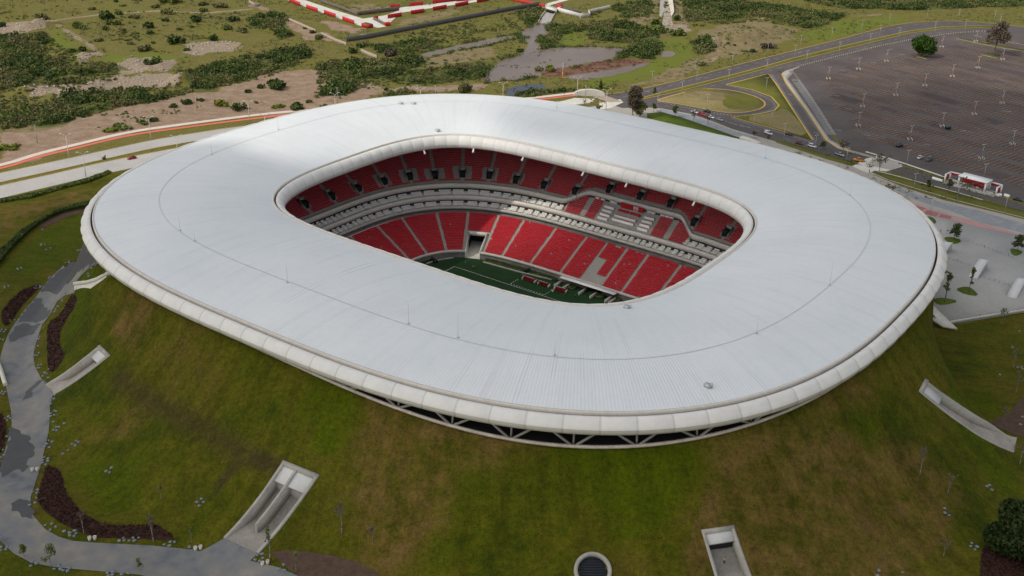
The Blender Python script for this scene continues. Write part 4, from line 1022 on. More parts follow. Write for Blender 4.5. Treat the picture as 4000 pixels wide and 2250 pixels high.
M['trunk'] = mat('bark', [(.10, .075, .055), (.19, .15, .115)], 2, .9)
M['trunkp'] = mat('pale_bark', [(.17, .15, .125), (.26, .23, .2)], 2, .9)
def leaf_mat(name, cols, sc_=.9):
    m = mat(name, cols, .14, .75, .12, fine=9, mixf=.5); return m
M['leafd'] = leaf_mat('leaf_dark', [(.026, .044, .013), (.06, .086, .024), (.105, .13, .042)])
M['leafm'] = leaf_mat('leaf_mid', [(.055, .075, .02), (.11, .14, .036), (.165, .185, .065)])
M['leafy'] = leaf_mat('leaf_yellow', [(.07, .085, .012), (.13, .15, .022), (.19, .2, .04)])
M['leafo'] = leaf_mat('leaf_olive', [(.075, .075, .027), (.135, .13, .052), (.2, .18, .09)])
M['leafb'] = leaf_mat('leaf_dry', [(.055, .042, .03), (.105, .08, .058), (.155, .125, .095)])
M['leafg'] = leaf_mat('leaf_fresh', [(.02, .05, .008), (.042, .085, .012), (.07, .12, .02)])
M['carw'] = mat('car_white', [(.62, .62, .62)], 1, .25, .5); M['cark'] = mat('car_black', [(.012, .012, .014)], 1, .2, .5)
M['carr'] = mat('car_red', [(.36, .012, .016)], 1, .25, .5); M['carm'] = mat('car_maroon', [(.10, .012, .02)], 1, .25, .5)
M['cars'] = mat('car_silver', [(.30, .32, .35)], 1, .28, .5, .3); M['caro'] = mat('car_orange', [(.62, .22, .01)], 1, .3, .5)
M['cart'] = mat('car_teal', [(.012, .05, .055)], 1, .25, .5); M['carg'] = mat('car_grey', [(.06, .075, .085)], 1, .25, .5)
M['tyre'] = mat('tyre_rubber', [(.012, .012, .012)], 1, .8); M['lamp'] = mat('lamp_lens', [(.6, .58, .52)], 1, .2, .5)
M['signo'] = mat('orange_sign', [(.75, .22, .08)], 1, .5); M['signb'] = mat('blue_sign', [(.10, .30, .5)], 1, .5)
M['stonew'] = mat('rubble_wall', [(.07, .06, .052), (.13, .11, .095), (.19, .165, .14)], .6, .95, .1, bmp=.5)
M['tanw'] = mat('tan_block_wall', [(.28, .23, .18), (.38, .32, .26)], .5, .9)
M['greyw'] = mat('grey_block_wall', [(.085, .083, .08), (.13, .125, .12)], .3, .9)
M['oak'] = mat('wood_dark', [(.06, .04, .03)], 1, .8)
M['cloth1'] = mat('cloth_white', [(.5, .5, .5)], 1, .8); M['cloth2'] = mat('cloth_navy', [(.02, .025, .06)], 1, .8); M['cloth3'] = mat('cloth_blue', [(.05, .12, .4)], 1, .8)
M['cloth4'] = mat('cloth_black', [(.015, .015, .015)], 1, .8); M['cloth5'] = mat('cloth_red', [(.4, .02, .02)], 1, .8); M['skin'] = mat('skin', [(.36, .2, .13)], 1, .6); M['hair'] = mat('hair', [(.015, .01, .008)], 1, .7)

# ------------------------------------------------------------------ path round the foot of the bank
path_px = [cL(*q) for q in ((580, 440), (500, 480), (400, 545), (330, 610), (270, 680), (230, 740), (150, 830), (100, 900), (60, 960), (25, 1040), (5, 1110), (-12, 1200), (35, 1288))] + \
          [cBL(*q) for q in ((60, 100), (80, 200), (85, 290), (60, 400), (30, 500), (10, 600), (-20, 700), (-60, 900), (-30, 1080), (0, 1130), (100, 1222), (220, 1285), (370, 1317), (520, 1332), (800, 1357), (1000, 1374), (1150, 1405), (1320, 1480), (2300, 1480),
                             (2150, 1388), (2000, 1320), (1800, 1274), (1850, 1222), (1612, 1112), (1440, 1206), (1300, 1185), (1100, 1165), (900, 1155), (700, 1145), (520, 1130), (420, 1100), (330, 1050), (240, 950), (215, 870), (225, 800), (250, 730), (280, 640), (300, 560), (320, 480), (350, 350), (358, 250), (360, 150))] + \
          [cL(*q) for q in ((335, 1352), (290, 1298), (250, 1240), (220, 1180), (210, 1110), (225, 1040), (245, 980), (265, 920), (290, 890), (310, 860), (360, 770), (400, 740), (470, 716), (465, 662), (500, 620), (560, 562), (650, 520))]
path_poly = np.array([gp(q) for q in path_px])[:, :2]
sheet('footpath', path_poly, M['path'], .16, 1.25)
for f, pts in ((cBL, [(80, 300), (130, 330), (150, 352), (190, 370), (240, 420), (236, 520), (200, 580), (150, 640), (130, 608), (80, 640), (15, 680), (-30, 610), (40, 500), (62, 410)]), (cBL, [(75, 885), (120, 832), (170, 822), (214, 838), (228, 905), (244, 952), (262, 975), (170, 958), (110, 930)]),
               (cL, [(578, 444), (632, 520), (560, 560), (480, 610), (405, 680), (330, 700), (238, 716), (300, 640), (400, 560), (490, 492)]), (cL, [(235, 738), (262, 765), (322, 830), (300, 872), (180, 892), (108, 900), (140, 850), (205, 778)]), (cL, [(252, 905), (240, 952), (150, 1000), (62, 1032), (50, 1000), (100, 915), (170, 912)]),
               (cL, [(250, 1262), (262, 1272), (215, 1320), (190, 1352), (186, 1378), (135, 1388), (168, 1360), (175, 1330), (205, 1290)])):
    p = smooth_poly(GP(f, pts)[:, :2], 3); p = p + np.stack([vnoise(p[:, 0], p[:, 1], 1.6, 31) - .5, vnoise(p[:, 0], p[:, 1], 1.6, 32) - .5], 1) * 1.8
    sheet('damp_patch', p, M['wet'], .185, 1.25)
for f, pts, k_ in ((cBL, [(330, 588), (400, 602), (450, 650), (460, 760), (560, 900), (640, 960), (760, 1015), (900, 1015), (1090, 1010), (1180, 1040), (1260, 1110), (1230, 1125), (1100, 1120), (950, 1110), (700, 1108), (600, 1075), (450, 1010), (350, 940), (280, 870), (265, 800), (300, 700)], 'bed'),
                   (cL, [(440, 740), (490, 735), (480, 790), (400, 910), (370, 1000), (380, 1060), (410, 1110), (340, 1220), (300, 1210), (295, 1000), (300, 900), (370, 870)], 'bed'), (cL, [(240, 662), (252, 682), (130, 800), (60, 920), (20, 922), (5, 850), (40, 790), (130, 700)], 'bed'),
                   (cBL, [(1930, 1215), (2030, 1195), (2250, 1210), (2450, 1250), (2600, 1290), (2900, 1480), (2300, 1480), (2200, 1405), (2120, 1370)], 'mulch'), (cRB, [(1190, 612), (1300, 582), (1345, 510), (1400, 470), (1460, 600), (1420, 690), (1360, 705), (1240, 650)], 'mulch'),
                   (cRB, [(1145, 1330), (1165, 1290), (1300, 1260), (1450, 1250), (1500, 1500), (1145, 1500)], 'bed'), (cBL, [(-60, 210), (0, 215), (30, 232), (46, 300), (40, 420), (10, 500), (-60, 520)], 'bed'),
                   (cL, [(230, 302), (300, 240), (440, 198), (540, 180), (560, 210), (440, 228), (340, 278), (255, 312)], 'mulch')):
    p = smooth_poly(GP(f, pts)[:, :2], 1)
    kind(obj('planting_bed', drape(p, .11, 2.5), M[k_]), 'structure')
    if k_ == 'bed':       # low dark red ground cover
        lo, hi = p.min(0), p.max(0); n = int((hi - lo).prod() * 7); xy = lo + R_.random((n, 2)) * (hi - lo); xy = xy[in_poly(p, xy[:, 0], xy[:, 1])]
        n = len(xy); c = np.c_[xy, Zi(xy[:, 0], xy[:, 1]) + .1 + R_.random(n) * .55]
        a = R_.normal(size=(n, 3)); a /= np.linalg.norm(a, axis=1)[:, None]; b_ = np.cross(a, R_.normal(size=(n, 3))); b_ /= np.linalg.norm(b_, axis=1)[:, None]; s_ = (.12 + .2 * R_.random(n))[:, None]
        kind(obj('ground_cover', MB().quads(np.stack([c + a * s_, c + b_ * s_, c - a * s_, c - b_ * s_], 1)), M['bed']), 'stuff')
# stone-like seats scattered in clusters along the path
sr_ = np.random.default_rng(3)
SP = []
for i in range(4):
    mb = MB(); mb.ball((0, 0, .2), (.62, .5, .30), 9, 6, rough=.22, seed=i); SP.append(Proto(obj('boulder', mb, M['stone'], smooth=True)))
    tag(SP[-1].o, 'x', 'boulder')
def stones(f, lst, label, group):
    for x, y, n in lst:
        c = gp(f(x, y)); pts = [(0, 0)] if n == 1 else [(math.cos(a) * .95 * (.8 + .1 * n) * .75, math.sin(a) * .95 * (.8 + .1 * n) * .75) for a in np.linspace(0, 2 * math.pi, n, endpoint=False) + sr_.random() * 6]
        for dx, dy in pts:
            X, Y = c[0] + dx + sr_.normal() * .12, c[1] + dy + sr_.normal() * .12
            SP[sr_.integers(4)].put((X, Y, float(Zi(X, Y)) - .04), sr_.random() * 6, float(.66 + sr_.random() * .3), label, group)
stones(cBL, [(25, 65, 4), (55, 250, 4), (55, 378, 1), (25, 475, 1), (8, 520, 3)], 'small blue-grey boulder on the outer left verge of the curving footpath', 'boulders on the outer verge of the path')
stones(cBL, [(380, 100, 3), (365, 135, 2), (385, 215, 5), (380, 280, 1), (400, 325, 3), (440, 300, 2), (357, 420, 3), (342, 455, 2), (322, 540, 3), (327, 570, 3), (258, 775, 3), (240, 825, 2), (236, 862, 2)], 'small blue-grey boulder on the grass verge between footpath and grassy bank', 'boulders on the inner verge of the path')
stones(cBL, [(548, 425, 4)], 'blue-grey boulder in the group of four on open lawn left of the bank', 'four boulders on the open lawn')
stones(cBL, [(475, 490, 2)], 'blue-grey boulder of the pair lying on lawn above the red bed', 'pair of boulders above the red bed')
stones(cBL, [(787, 625, 3)], 'blue-grey boulder in the lone trio in the middle of the lawn', 'lone trio of boulders on the lawn')
stones(cBL, [(1440, 852, 4)], 'blue-grey boulder in the group left of the double tunnel', 'boulders left of the double tunnel')
stones(cBL, [(350, 1010, 2), (380, 1040, 2), (480, 1065, 2), (525, 1080, 5), (880, 1122, 3), (950, 1120, 3), (985, 1115, 2), (1205, 1155, 3), (1255, 1140, 1), (1385, 1180, 3)], 'small blue-grey boulder between the dark red bed and the footpath', 'boulders below the dark red bed')
stones(cBL, [(25, 1185, 4), (240, 1292, 3), (420, 1325, 3), (480, 1335, 4), (795, 1365, 4), (895, 1370, 2)], 'small blue-grey boulder on the near edge of the footpath at bottom left', 'boulders on the near edge of the path')
stones(cBL, [(1865, 1250, 5), (2030, 1325, 3)], 'small blue-grey boulder at the foot of the double tunnel wall', 'boulders beside the double tunnel')
stones(cL, [(270, 318, 1), (268, 413, 3), (308, 438, 2), (125, 563, 4), (38, 678, 3)], 'small blue-grey boulder on the lawn beyond the dark upper footpath', 'boulders on the far lawn')
stones(cL, [(505, 450, 5), (428, 525, 3), (320, 618, 3), (368, 580, 2), (240, 680, 6), (75, 890, 3), (20, 955, 4), (10, 1010, 2)], 'small blue-grey boulder lining the outer side of the dark upper footpath', 'boulders on the outer side of the upper path')
stones(cL, [(565, 590, 3), (405, 740, 6), (355, 820, 5), (258, 918, 2), (250, 998, 2), (228, 1060, 2), (228, 1110, 4), (245, 1180, 4), (295, 1215, 3), (268, 1250, 2), (290, 1270, 3), (325, 1385, 4)], 'small blue-grey boulder beside the footpath near the long curved tunnel', 'boulders near the long curved tunnel')
stones(cRB, [(1355, 130, 1), (1328, 222, 2), (1360, 328, 3), (1248, 365, 1), (1372, 633, 2), (1368, 593, 1)], 'small blue-grey boulder on the lawn beyond the curved ramp on the right', 'boulders beyond the right-hand ramp')
stones(cRB, [(1193, 972, 3), (963, 1110, 3), (1108, 1290, 4), (594, 1436, 2), (732, 1432, 1)], 'small blue-grey boulder on the slope near the big dark tree', 'boulders near the big dark tree')
bin_ = MB(); bin_.lathe([(.0, 0), (.38, 0), (.45, 1.15), (.36, 1.15), (.33, .5), (0, .5)], n=12)
BP = Proto(tag(obj('litter_bin', bin_, M['conc_lt'], smooth=False), 'x', 'bin'))
for x, y, lb in ((665, 1122, 'below the dark red bed'), (1425, 1193, 'left of the double tunnel foot'), (1906, 1300, 'right of the double tunnel foot'), (252, 628, 'at the top of the dark red bed')):
    c = gp(cBL(x, y))
    for k_ in (-.6, .6): BP.put((c[0] + k_, c[1] + k_ * .2, float(Zi(c[0] + k_, c[1])) - .03), 0, 1, 'pale concrete bin of the pair standing ' + lb, 'concrete bins ' + lb)

# ------------------------------------------------------------------ tunnels, vent
def tunnel(name, label, q, wall=.8, deep=3.4, lintel=2.6, n=22, split=False, stairs=False, sag=0.0):
    lf, rf, rh, lh = [np.array(x) for x in q]
    base = (lf + rf) / 2; root = thing(name, label, 'tunnel entrance', tuple(base))
    ln = np.linalg.norm(((lh + rh) / 2 - (lf + rf) / 2)[:2])
    t = np.linspace(0, 1, n)
    def side(a, b): p = a[None] + (b - a)[None] * t[:, None]; return p
    L, Rr = side(lf, lh), side(rf, rh)
    across = (rf - lf)[:2]; wdt = np.linalg.norm(across); ax = np.append(across / wdt, 0); aw = (rh - lh)[:2]; axh = np.append(aw / np.linalg.norm(aw), 0)
    A = ax[None] * (1 - t)[:, None] + axh[None] * t[:, None]
    zt = np.maximum(Zi(L[:, 0], L[:, 1]), Zi(L[:, 0] - A[:, 0] * .7, L[:, 1] - A[:, 1] * .7)) + .35; zt2 = np.maximum(Zi(Rr[:, 0], Rr[:, 1]), Zi(Rr[:, 0] + A[:, 0] * .7, Rr[:, 1] + A[:, 1] * .7)) + .35
    z0 = min(lf[2], rf[2]); zh = (zt[-1] + zt2[-1]) / 2
    za_ = (zt + zt2) / 2 - .35; fl = za_ - .05 - deep * ss(t / .5) * (.75 + .25 * t); fl = np.maximum.accumulate(np.maximum(fl, z0 + .1))
    def wallmesh(C, zt, o0, o1):
        mb = MB(); a = C + A * o0; b = C + A * o1; zb = np.minimum(fl, zt) - 1.0
        Gm = np.stack([np.c_[a[:, :2], zb], np.c_[a[:, :2], zt], np.c_[b[:, :2], zt], np.c_[b[:, :2], zb]], 1) - base
        mb.grid(Gm, cv=True); k = n * 4
        mb.add(Gm[0], [(0, 1, 2, 3)]); mb.add(Gm[-1], [(3, 2, 1, 0)]); return mb
    obj('side_wall', wallmesh(L, zt, -wall / 2, wall / 2), M['tun'], root); obj('side_wall', wallmesh(Rr, zt2, -wall / 2, wall / 2), M['tun'], root)
    mb = MB(); Lf, Rf = L + A * .1, Rr - A * .1
    V3 = lambda P, i, z: (P[i, 0] - base[0], P[i, 1] - base[1], z - base[2])
    if stairs:
        sub_ = 3; ti = np.linspace(0, 1, (n - 1) * sub_ + 1); I_ = lambda A_: np.stack([np.interp(ti, t, A_[:, j]) for j in range(2)], 1); Lq, Rq, fq = I_(Lf), I_(Rf), np.interp(ti, t, fl)
        for i in range(len(ti) - 1):
            z = fq[i + 1]; mb.add([V3(Lq, i, z), V3(Rq, i, z), V3(Rq, i + 1, z), V3(Lq, i + 1, z)], [(0, 1, 2, 3)])
            if i and fq[i + 1] - fq[i] > .015: mb.add([V3(Lq, i, fq[i]), V3(Rq, i, fq[i]), V3(Rq, i, z), V3(Lq, i, z)], [(0, 1, 2, 3)], 1)
    else:
        for i in range(n - 1): mb.add([V3(Lf, i, fl[i]), V3(Rf, i, fl[i]), V3(Rf, i + 1, fl[i + 1]), V3(Lf, i + 1, fl[i + 1])], [(0, 1, 2, 3)])
    obj('ramp_floor', mb, [M['tunf'], M['conc_dk']], root)
    if split:
        k = slice(int(n * .30), n); sp = .42; C = L * (1 - sp) + Rr * sp
        mb = MB(); a = C[k] - A[k] * .35; b = C[k] + A[k] * .35; zs = (zt[k] * (1 - sp) + zt2[k] * sp); zb = fl[k] - .5
        Gm = np.stack([np.c_[a[:, :2], zb], np.c_[a[:, :2], zs], np.c_[b[:, :2], zs], np.c_[b[:, :2], zb]], 1) - base
        mb.grid(Gm, cv=True); mb.add(Gm[0], [(0, 1, 2, 3)]); obj('middle_wall', mb, M['tun'], root)
    # head: lintel, canopy, door
    k = int(n * .80); hl, hr = L[k] + A[k] * .42, Rr[k] - A[k] * .42
    zl, zr = zt[-1] - .05, zt2[-1] - .05
    mb = MB(); e0, e1 = L[-1] - A[-1] * .4, Rr[-1] + A[-1] * .4; m0, m1 = L[-2] + A[-1] * -.39, Rr[-2] + A[-1] * .39
    V = [(*m0[:2], zl - .4), (*m1[:2], zr - .4), (*e1[:2], zr + .12), (*e0[:2], zl + .12)]; V = V + [(x, y, z - 4) for x, y, z in V]
    mb.add(np.array(V) - base, [(0, 1, 2, 3), (4, 5, 1, 0), (7, 6, 5, 4), (5, 6, 2, 1), (6, 7, 3, 2), (7, 4, 0, 3)]); obj('head_wall', mb, M['tun'], root)
    q0, q1 = L[-2] + A[-2] * .42, Rr[-2] - A[-2] * .42
    zk = (zt[k] + zt2[k]) / 2; zq = (zt[-2] + zt2[-2]) / 2
    mb = MB(); V = [(*hl[:2], zk - .75), (*hr[:2], zk - .75), (*q1[:2], zq - .7), (*q0[:2], zq - .7)]; V = V + [(x, y, z - .35) for x, y, z in V]
    mb.add(np.array(V) - base, [(0, 1, 2, 3), (4, 5, 1, 0), (7, 6, 5, 4), (5, 6, 2, 1), (7, 4, 0, 3)]); obj('canopy', mb, M['shell'], root)
    mb = MB(); g0, g1 = L[k + 1] + A[k] * .42, Rr[k + 1] - A[k] * .42; V = [(*g0[:2], fl[k]), (*g1[:2], fl[k]), (*g1[:2], zk - 1.1), (*g0[:2], zk - 1.1)]
    mb.add(np.array(V) - base, [(0, 1, 2, 3)]); obj('door', mb, M['conc' if split else 'dark'], root)
    root['mid'] = [float(v) for v in ((L[int(n * .6)] + Rr[int(n * .6)]) / 2)[:2]] + [float(fl[int(n * .6)])]
    return root
tunnel('tunnel_entrance', 'wide concrete double tunnel entrance with a dividing wall cut into the bank', TUNW['double'], .8, 4.2, split=True, stairs=True, n=26)
tunnel('tunnel_entrance', 'narrow single concrete ramp beside the left footpath, long wall on its uphill side', TUNW['long'], .9, 3.0)
STEEP = tunnel('tunnel_entrance', 'small steep concrete tunnel entrance with white canopy at the bottom edge', TUNW['steep'], .7, 3.2, stairs=True)
tunnel('tunnel_entrance', 'long curved concrete ramp on the right slope below the plaza', TUNW['right'], .9, 2.6, n=26)
nx_, ny_ = (hz(VENT[0] + 4, VENT[1]) - hz(VENT[0] - 4, VENT[1])) / 8, (hz(VENT[0], VENT[1] + 4) - hz(VENT[0], VENT[1] - 4)) / 8
M['well'] = mat('shaft_dark', [(.008, .01, .016), (.014, .017, .025)], .6, .5, .2)
root = thing('ventilation_shaft', 'round concrete shaft with dark louvred top at the bottom of the bank', 'vent', tuple(VENT))
root.rotation_mode = 'QUATERNION'; root.rotation_quaternion = Vector((-nx_, -ny_, 1)).to_track_quat('Z', 'Y')
t = np.linspace(0, 2 * np.pi, 40, endpoint=False)
mb = MB(); mb.lathe([(4.3, -3), (4.3, .75), (4.1, .95), (3.5, .95), (3.4, .3), (3.4, -2.5)], n=40); obj('rim', mb, M['tun'], root, smooth=True)
mb = MB(); mb.lathe([(3.45, -.25), (0.01, -.25)], n=40); obj('well', mb, M['well'], root)
mb = MB()
for y in np.arange(-3.1, 3.2, .6): h = math.sqrt(max(3.38 ** 2 - y * y, .01)); mb.box((0, y, -.1), (2 * h, .07, .16))
obj('louvre', mb, mat('louvre_blue', [(.05, .06, .075)], 1, .5), root)
# small wall with curved approach beside the upper path, wall at the left edge
def ribbon_wall(name, label, pts, h, w, m, cat='wall', group=None, z=None, it=1, hs=None):
    p = np.array(pts)[:, :2]
    for _ in range(it):
        a, b = p[:-1], p[1:]; p = np.concatenate([p[:1], np.stack([a * .75 + b * .25, a * .25 + b * .75], 1).reshape(-1, 2), p[-1:]])
    t = np.gradient(p, axis=0); t /= np.linalg.norm(t, axis=1)[:, None] + 1e-9; n = np.stack([-t[:, 1], t[:, 0]], 1) * w / 2
    zg = Zi(p[:, 0], p[:, 1]) if z is None else np.full(len(p), z)
    hh = np.interp(np.linspace(0, 1, len(p)), np.linspace(0, 1, len(hs)), hs) if hs is not None else np.full(len(p), h)
    c = np.append(p.mean(0), zg.min())
    Gm = np.stack([np.c_[p + n, zg - .4], np.c_[p + n, zg + hh], np.c_[p - n, zg + hh], np.c_[p - n, zg - .4]], 1) - c
    mb = MB(); mb.grid(Gm, cv=True); mb.add(Gm[0], [(0, 1, 2, 3)]); mb.add(Gm[-1], [(3, 2, 1, 0)])
    return tag(obj(name, mb, m, loc=tuple(c)), label, cat, group)
ribbon_wall('curved_wall', 'curved pale concrete wall where the upper footpath goes under the roof edge', GP(cL, [(468, 665), (530, 660), (600, 640), (650, 612), (695, 582)]), .9, .7, M['conc_lt'])
sheet('side_ramp', GP(cL, [(468, 668), (530, 664), (600, 644), (650, 616), (690, 600), (640, 640), (570, 690), (440, 720)])[:, :2], M['conc_lt'], .1, 2.0)
ribbon_wall('edge_wall', 'short pale concrete wall at the very left edge beside the path', GP(cL, [(-30, 1130), (0, 1190), (20, 1250), (35, 1300)]), 1.0, 1.2, M['conc_lt'])
# hedge on the left
p = smooth_poly(P0(cL, [(610, 150), (500, 168), (440, 188), (350, 217), (270, 265), (200, 300), (120, 350), (60, 420), (-60, 500), (-60, 585), (0, 540), (60, 460), (140, 380), (230, 300), (330, 240), (440, 200), (610, 182)]), 1)
hb = drape(p, 1.5, 2.0, 1.7); V = np.concatenate(hb.v); k_ = V[:, 2] > 1; V[k_] += (R_.random((k_.sum(), 3)) - .5) * .5; hb.v = [V]
n = 9000; lo, hi = p.min(0), p.max(0); xy = lo + R_.random((n * 4, 2)) * (hi - lo); xy = xy[in_poly(p, xy[:, 0], xy[:, 1])][:n]; n = len(xy)
def leaf_quads(c, size, rng):
    n = len(c); a = rng.normal(size=(n, 3)); a /= np.linalg.norm(a, axis=1)[:, None]; b_ = np.cross(a, rng.normal(size=(n, 3))); b_ /= np.linalg.norm(b_, axis=1)[:, None]
    s_ = np.asarray(size)[:, None] if not np.isscalar(size) else size
    return np.stack([c + a * s_, c + b_ * s_, c - a * s_, c - b_ * s_], 1)
hb.quads(leaf_quads(np.c_[xy, 1.3 + R_.random(n) * .5], .15 + .2 * R_.random(n), R_))
tag(obj('hedge', hb, M['leafd']), 'long dark green hedge curving round the lawn at the left', 'hedge')
# low shrub strip along the near side of the left road
p = P0(cL, [(0, 135), (200, 105), (400, 45), (560, 0), (680, -45), (700, -40), (560, 20), (400, 60), (200, 120), (0, 150)], 0)
n = 12000; lo, hi = p.min(0), p.max(0); xy = lo + R_.random((n * 12, 2)) * (hi - lo); xy = xy[in_poly(p, xy[:, 0], xy[:, 1])][:n]; n = len(xy)
kind(obj('roadside_shrubbery', MB().quads(leaf_quads(np.c_[xy, R_.random(n) * 1.2 * (.4 + vnoise(xy[:, 0], xy[:, 1], 5, 41))], .18 + .3 * R_.random(n), R_)), M['leafm']), 'stuff')
# ------------------------------------------------------------------ roads
def ribbon(name, f, pts, w_, m, up=.08, z=0.0, it=2, k='structure'):
    pol, p, t = strip(P0(f, pts, z), w_, it)
    n = len(p); mb = MB(); mb.add(np.concatenate([np.c_[pol[:n], np.full(n, z + up)], np.c_[pol[n:][::-1], np.full(n, z + up)]]), [(i + n, i + n + 1, i + 1, i) for i in range(n - 1)])
    return kind(obj(name, mb, m), k)
def ribbons(name, items, m, up, z=0.0):
    mbs = []
    for f, pts, w_ in items:
        pol, p, t = strip(P0(f, pts, z), w_, 2); n = len(p)
        mbs.append(MB().add(np.concatenate([np.c_[pol[:n], np.full(n, z + up)], np.c_[pol[n:][::-1], np.full(n, z + up)]]), [(i + n, i + n + 1, i + 1, i) for i in range(n - 1)]))
    return kind(obj(name, merge(mbs), m), 'structure')
def dashes(mbs, f, pts, on, off_, w_, up):
    pol, p, t = strip(P0(f, pts), 1, 2); L = np.concatenate([[0], np.cumsum(np.linalg.norm(np.diff(p, axis=0), axis=1))])
    for s_ in np.arange(0, L[-1] - on, on + off_):
        a = np.array([np.interp(s_, L, p[:, i]) for i in (0, 1)]); b = np.array([np.interp(s_ + on, L, p[:, i]) for i in (0, 1)])
        e = (b - a) / np.linalg.norm(b - a); n_ = np.array([-e[1], e[0]]) * w_ / 2
        mbs.append(MB().add([(*(a - n_), up), (*(b - n_), up), (*(b + n_), up), (*(a + n_), up)], [(0, 1, 2, 3)]))
def band_px(name, f, top, bot, m, up=.08):   # road between two edges
    p = smooth_open(P0(f, top)); q = smooth_open(P0(f, bot)); return sheet(name, np.concatenate([p, q[::-1]]), m, up)
def smooth_open(p):
    for _ in range(2): a, b = p[:-1], p[1:]; p = np.concatenate([p[:1], np.stack([a * .75 + b * .25, a * .25 + b * .75], 1).reshape(-1, 2), p[-1:]])
    return p
def px(x, y): return (x, y)
Lred = [(-300, 712), (0, 662), (151, 612), (302, 577), (504, 527), (757, 493), (958, 467), (1136, 447), (1500, 425), (1900, 408), (2080, 392), (2250, 372)]
ribbon('pink_pavement', px, [(x, y - 13 + 4 * (x > 1500)) for x, y in Lred], 3.6, M['pinkpath'], .06)
ribbon('cycle_path', px, Lred, 2.6, M['redpath'], .09)
band_px('road', px, [(-300, 742), (0, 677), (200, 634), (394, 592), (588, 549), (705, 529), (958, 490), (1300, 455), (1700, 430), (2150, 400), (2300, 385)], [(-300, 782), (0, 711), (200, 668), (394, 624), (588, 580), (705, 560), (960, 520), (1300, 488), (1700, 460), (2150, 425), (2320, 400)], M['croad'])
band_px('road', px, [(-300, 796), (0, 726), (200, 682), (394, 636), (588, 598), (705, 576), (960, 536), (1300, 505), (1700, 478), (2150, 445), (2340, 412)], [(-300, 850), (0, 775), (200, 728), (394, 682), (540, 652), (700, 612), (960, 570), (1300, 538), (1700, 505), (2150, 470), (2360, 425)], M['croad'])
ribbons('kerb_line', [(px, [(-300, 741), (0, 676), (200, 633), (394, 591), (588, 548), (705, 528), (958, 489)], .35), (px, [(-300, 783), (0, 712), (200, 669), (394, 625), (588, 581), (705, 561)], .35), (px, [(-300, 795), (0, 725), (200, 681), (394, 635), (588, 597), (705, 575)], .35)], M['yellow'], .12)
# ring road, loop and approach road: one asphalt sheet, grass islands with kerbs on top
TOP = [(60, 562), (200, 549), (400, 510), (600, 460), (840, 395), (1060, 340), (1300, 280), (1500, 230), (1700, 175), (1850, 141), (2000, 127), (2200, 125), (2400, 140), (2576, 160), (3100, 230)]
LOTE = [(1240, 393), (1500, 328), (1800, 254), (2100, 204), (2300, 186), (2450, 190), (2700, 222), (3100, 290)]
BOT = [(130, 640), (330, 632), (430, 640), (600, 672), (720, 712), (850, 762), (1000, 806), (1200, 862), (1400, 922), (1560, 976), (1640, 932), (1690, 926)]
sheet('ring_road', np.concatenate([smooth_open(P0(c5, TOP)), smooth_open(P0(c5, LOTE))[::-1], P0(c5, [(1205, 420), (1205, 450), (1420, 780), (1480, 860), (1560, 893), (1640, 905)]), smooth_open(P0(c5, BOT))[::-1]]), M['asph'], .06)
lotp = np.concatenate([P0(c5, [(1205, 450), (1200, 425)]), smooth_open(P0(c5, LOTE)), P0(c5, [(3300, 330), (3300, 1480), (2576, 1190), (2100, 1052), (1840, 967), (1640, 903), (1560, 890), (1490, 845), (1400, 740), (1300, 595)])])
sheet('parking_lot', lotp, M['lot'], .07)
sheet('side_road', P0(c5, [(1845, 985), (2090, 1060), (2430, 1165), (2576, 1215), (3300, 1420), (3300, 1480), (2576, 1262), (2430, 1200), (2170, 1140), (1990, 1085), (1780, 1012)]), M['asph'], .075)
MED = P0(c5, [(290, 588), (400, 556), (600, 506), (840, 446), (1000, 404), (1200, 347), (1400, 297), (1700, 228), (1900, 183), (2100, 160), (2300, 153), (2440, 158), (2480, 166), (2300, 166), (2100, 172), (1900, 197), (1700, 245), (1400, 318), (1200, 366), (1000, 420), (840, 464), (600, 524), (400, 572), (300, 592)])
sheet('road_median', MED, M['grass'], .2, None, .2)
LOOPI = smooth_poly(P0(c5, [(388, 598), (480, 570), (600, 540), (700, 526), (800, 530), (900, 546), (1000, 577), (1048, 610), (1030, 642), (950, 664), (850, 672), (750, 660), (600, 630), (500, 612)]), 1)
sheet('loop_island', LOOPI, M['drygrass'], .2, None, .2)
sheet('grass_patch', smooth_poly(P0(c5, [(785, 575), (880, 556), (960, 565), (1012, 592), (1005, 630), (900, 652), (800, 640)]), 1), M['grass'], .215)
TRI = P0(c5, [(812, 502), (900, 480), (1062, 438), (1110, 500), (1325, 832), (1100, 765), (845, 695), (1000, 678), (1098, 655), (1126, 625), (1080, 575), (960, 531)])
sheet('grass_triangle', TRI, M['grass'], .2, None, .2)
sheet('dry_patch', smooth_poly(P0(c5, [(900, 700), (1100, 665), (1160, 640), (1230, 700), (1310, 820), (1100, 757)]), 1), M['drygrass'], .215)
sheet('lot_divider', P0(c5, [(1142, 438), (1150, 425), (1205, 408), (1245, 392), (1250, 400), (1215, 412), (1205, 440), (1178, 470), (1300, 640), (1428, 828), (1500, 868), (1560, 893), (1700, 930), (1690, 938), (1555, 903), (1475, 880), (1405, 832), (1285, 650), (1165, 490)]), M['paver'], .2, None, .2)
kz = .225
def closed(p): return np.concatenate([p, p[:1]])
def wribbons(name, items, m, up):
    mbs = []
    for p, w_ in items:
        pol, c, t = strip(p, w_, 0); n = len(c)
        mbs.append(MB().add(np.concatenate([np.c_[pol[:n], np.full(n, up)], np.c_[pol[n:][::-1], np.full(n, up)]]), [(i + n, i + n + 1, i + 1, i) for i in range(n - 1)]))
    return kind(obj(name, merge(mbs), m), 'structure')
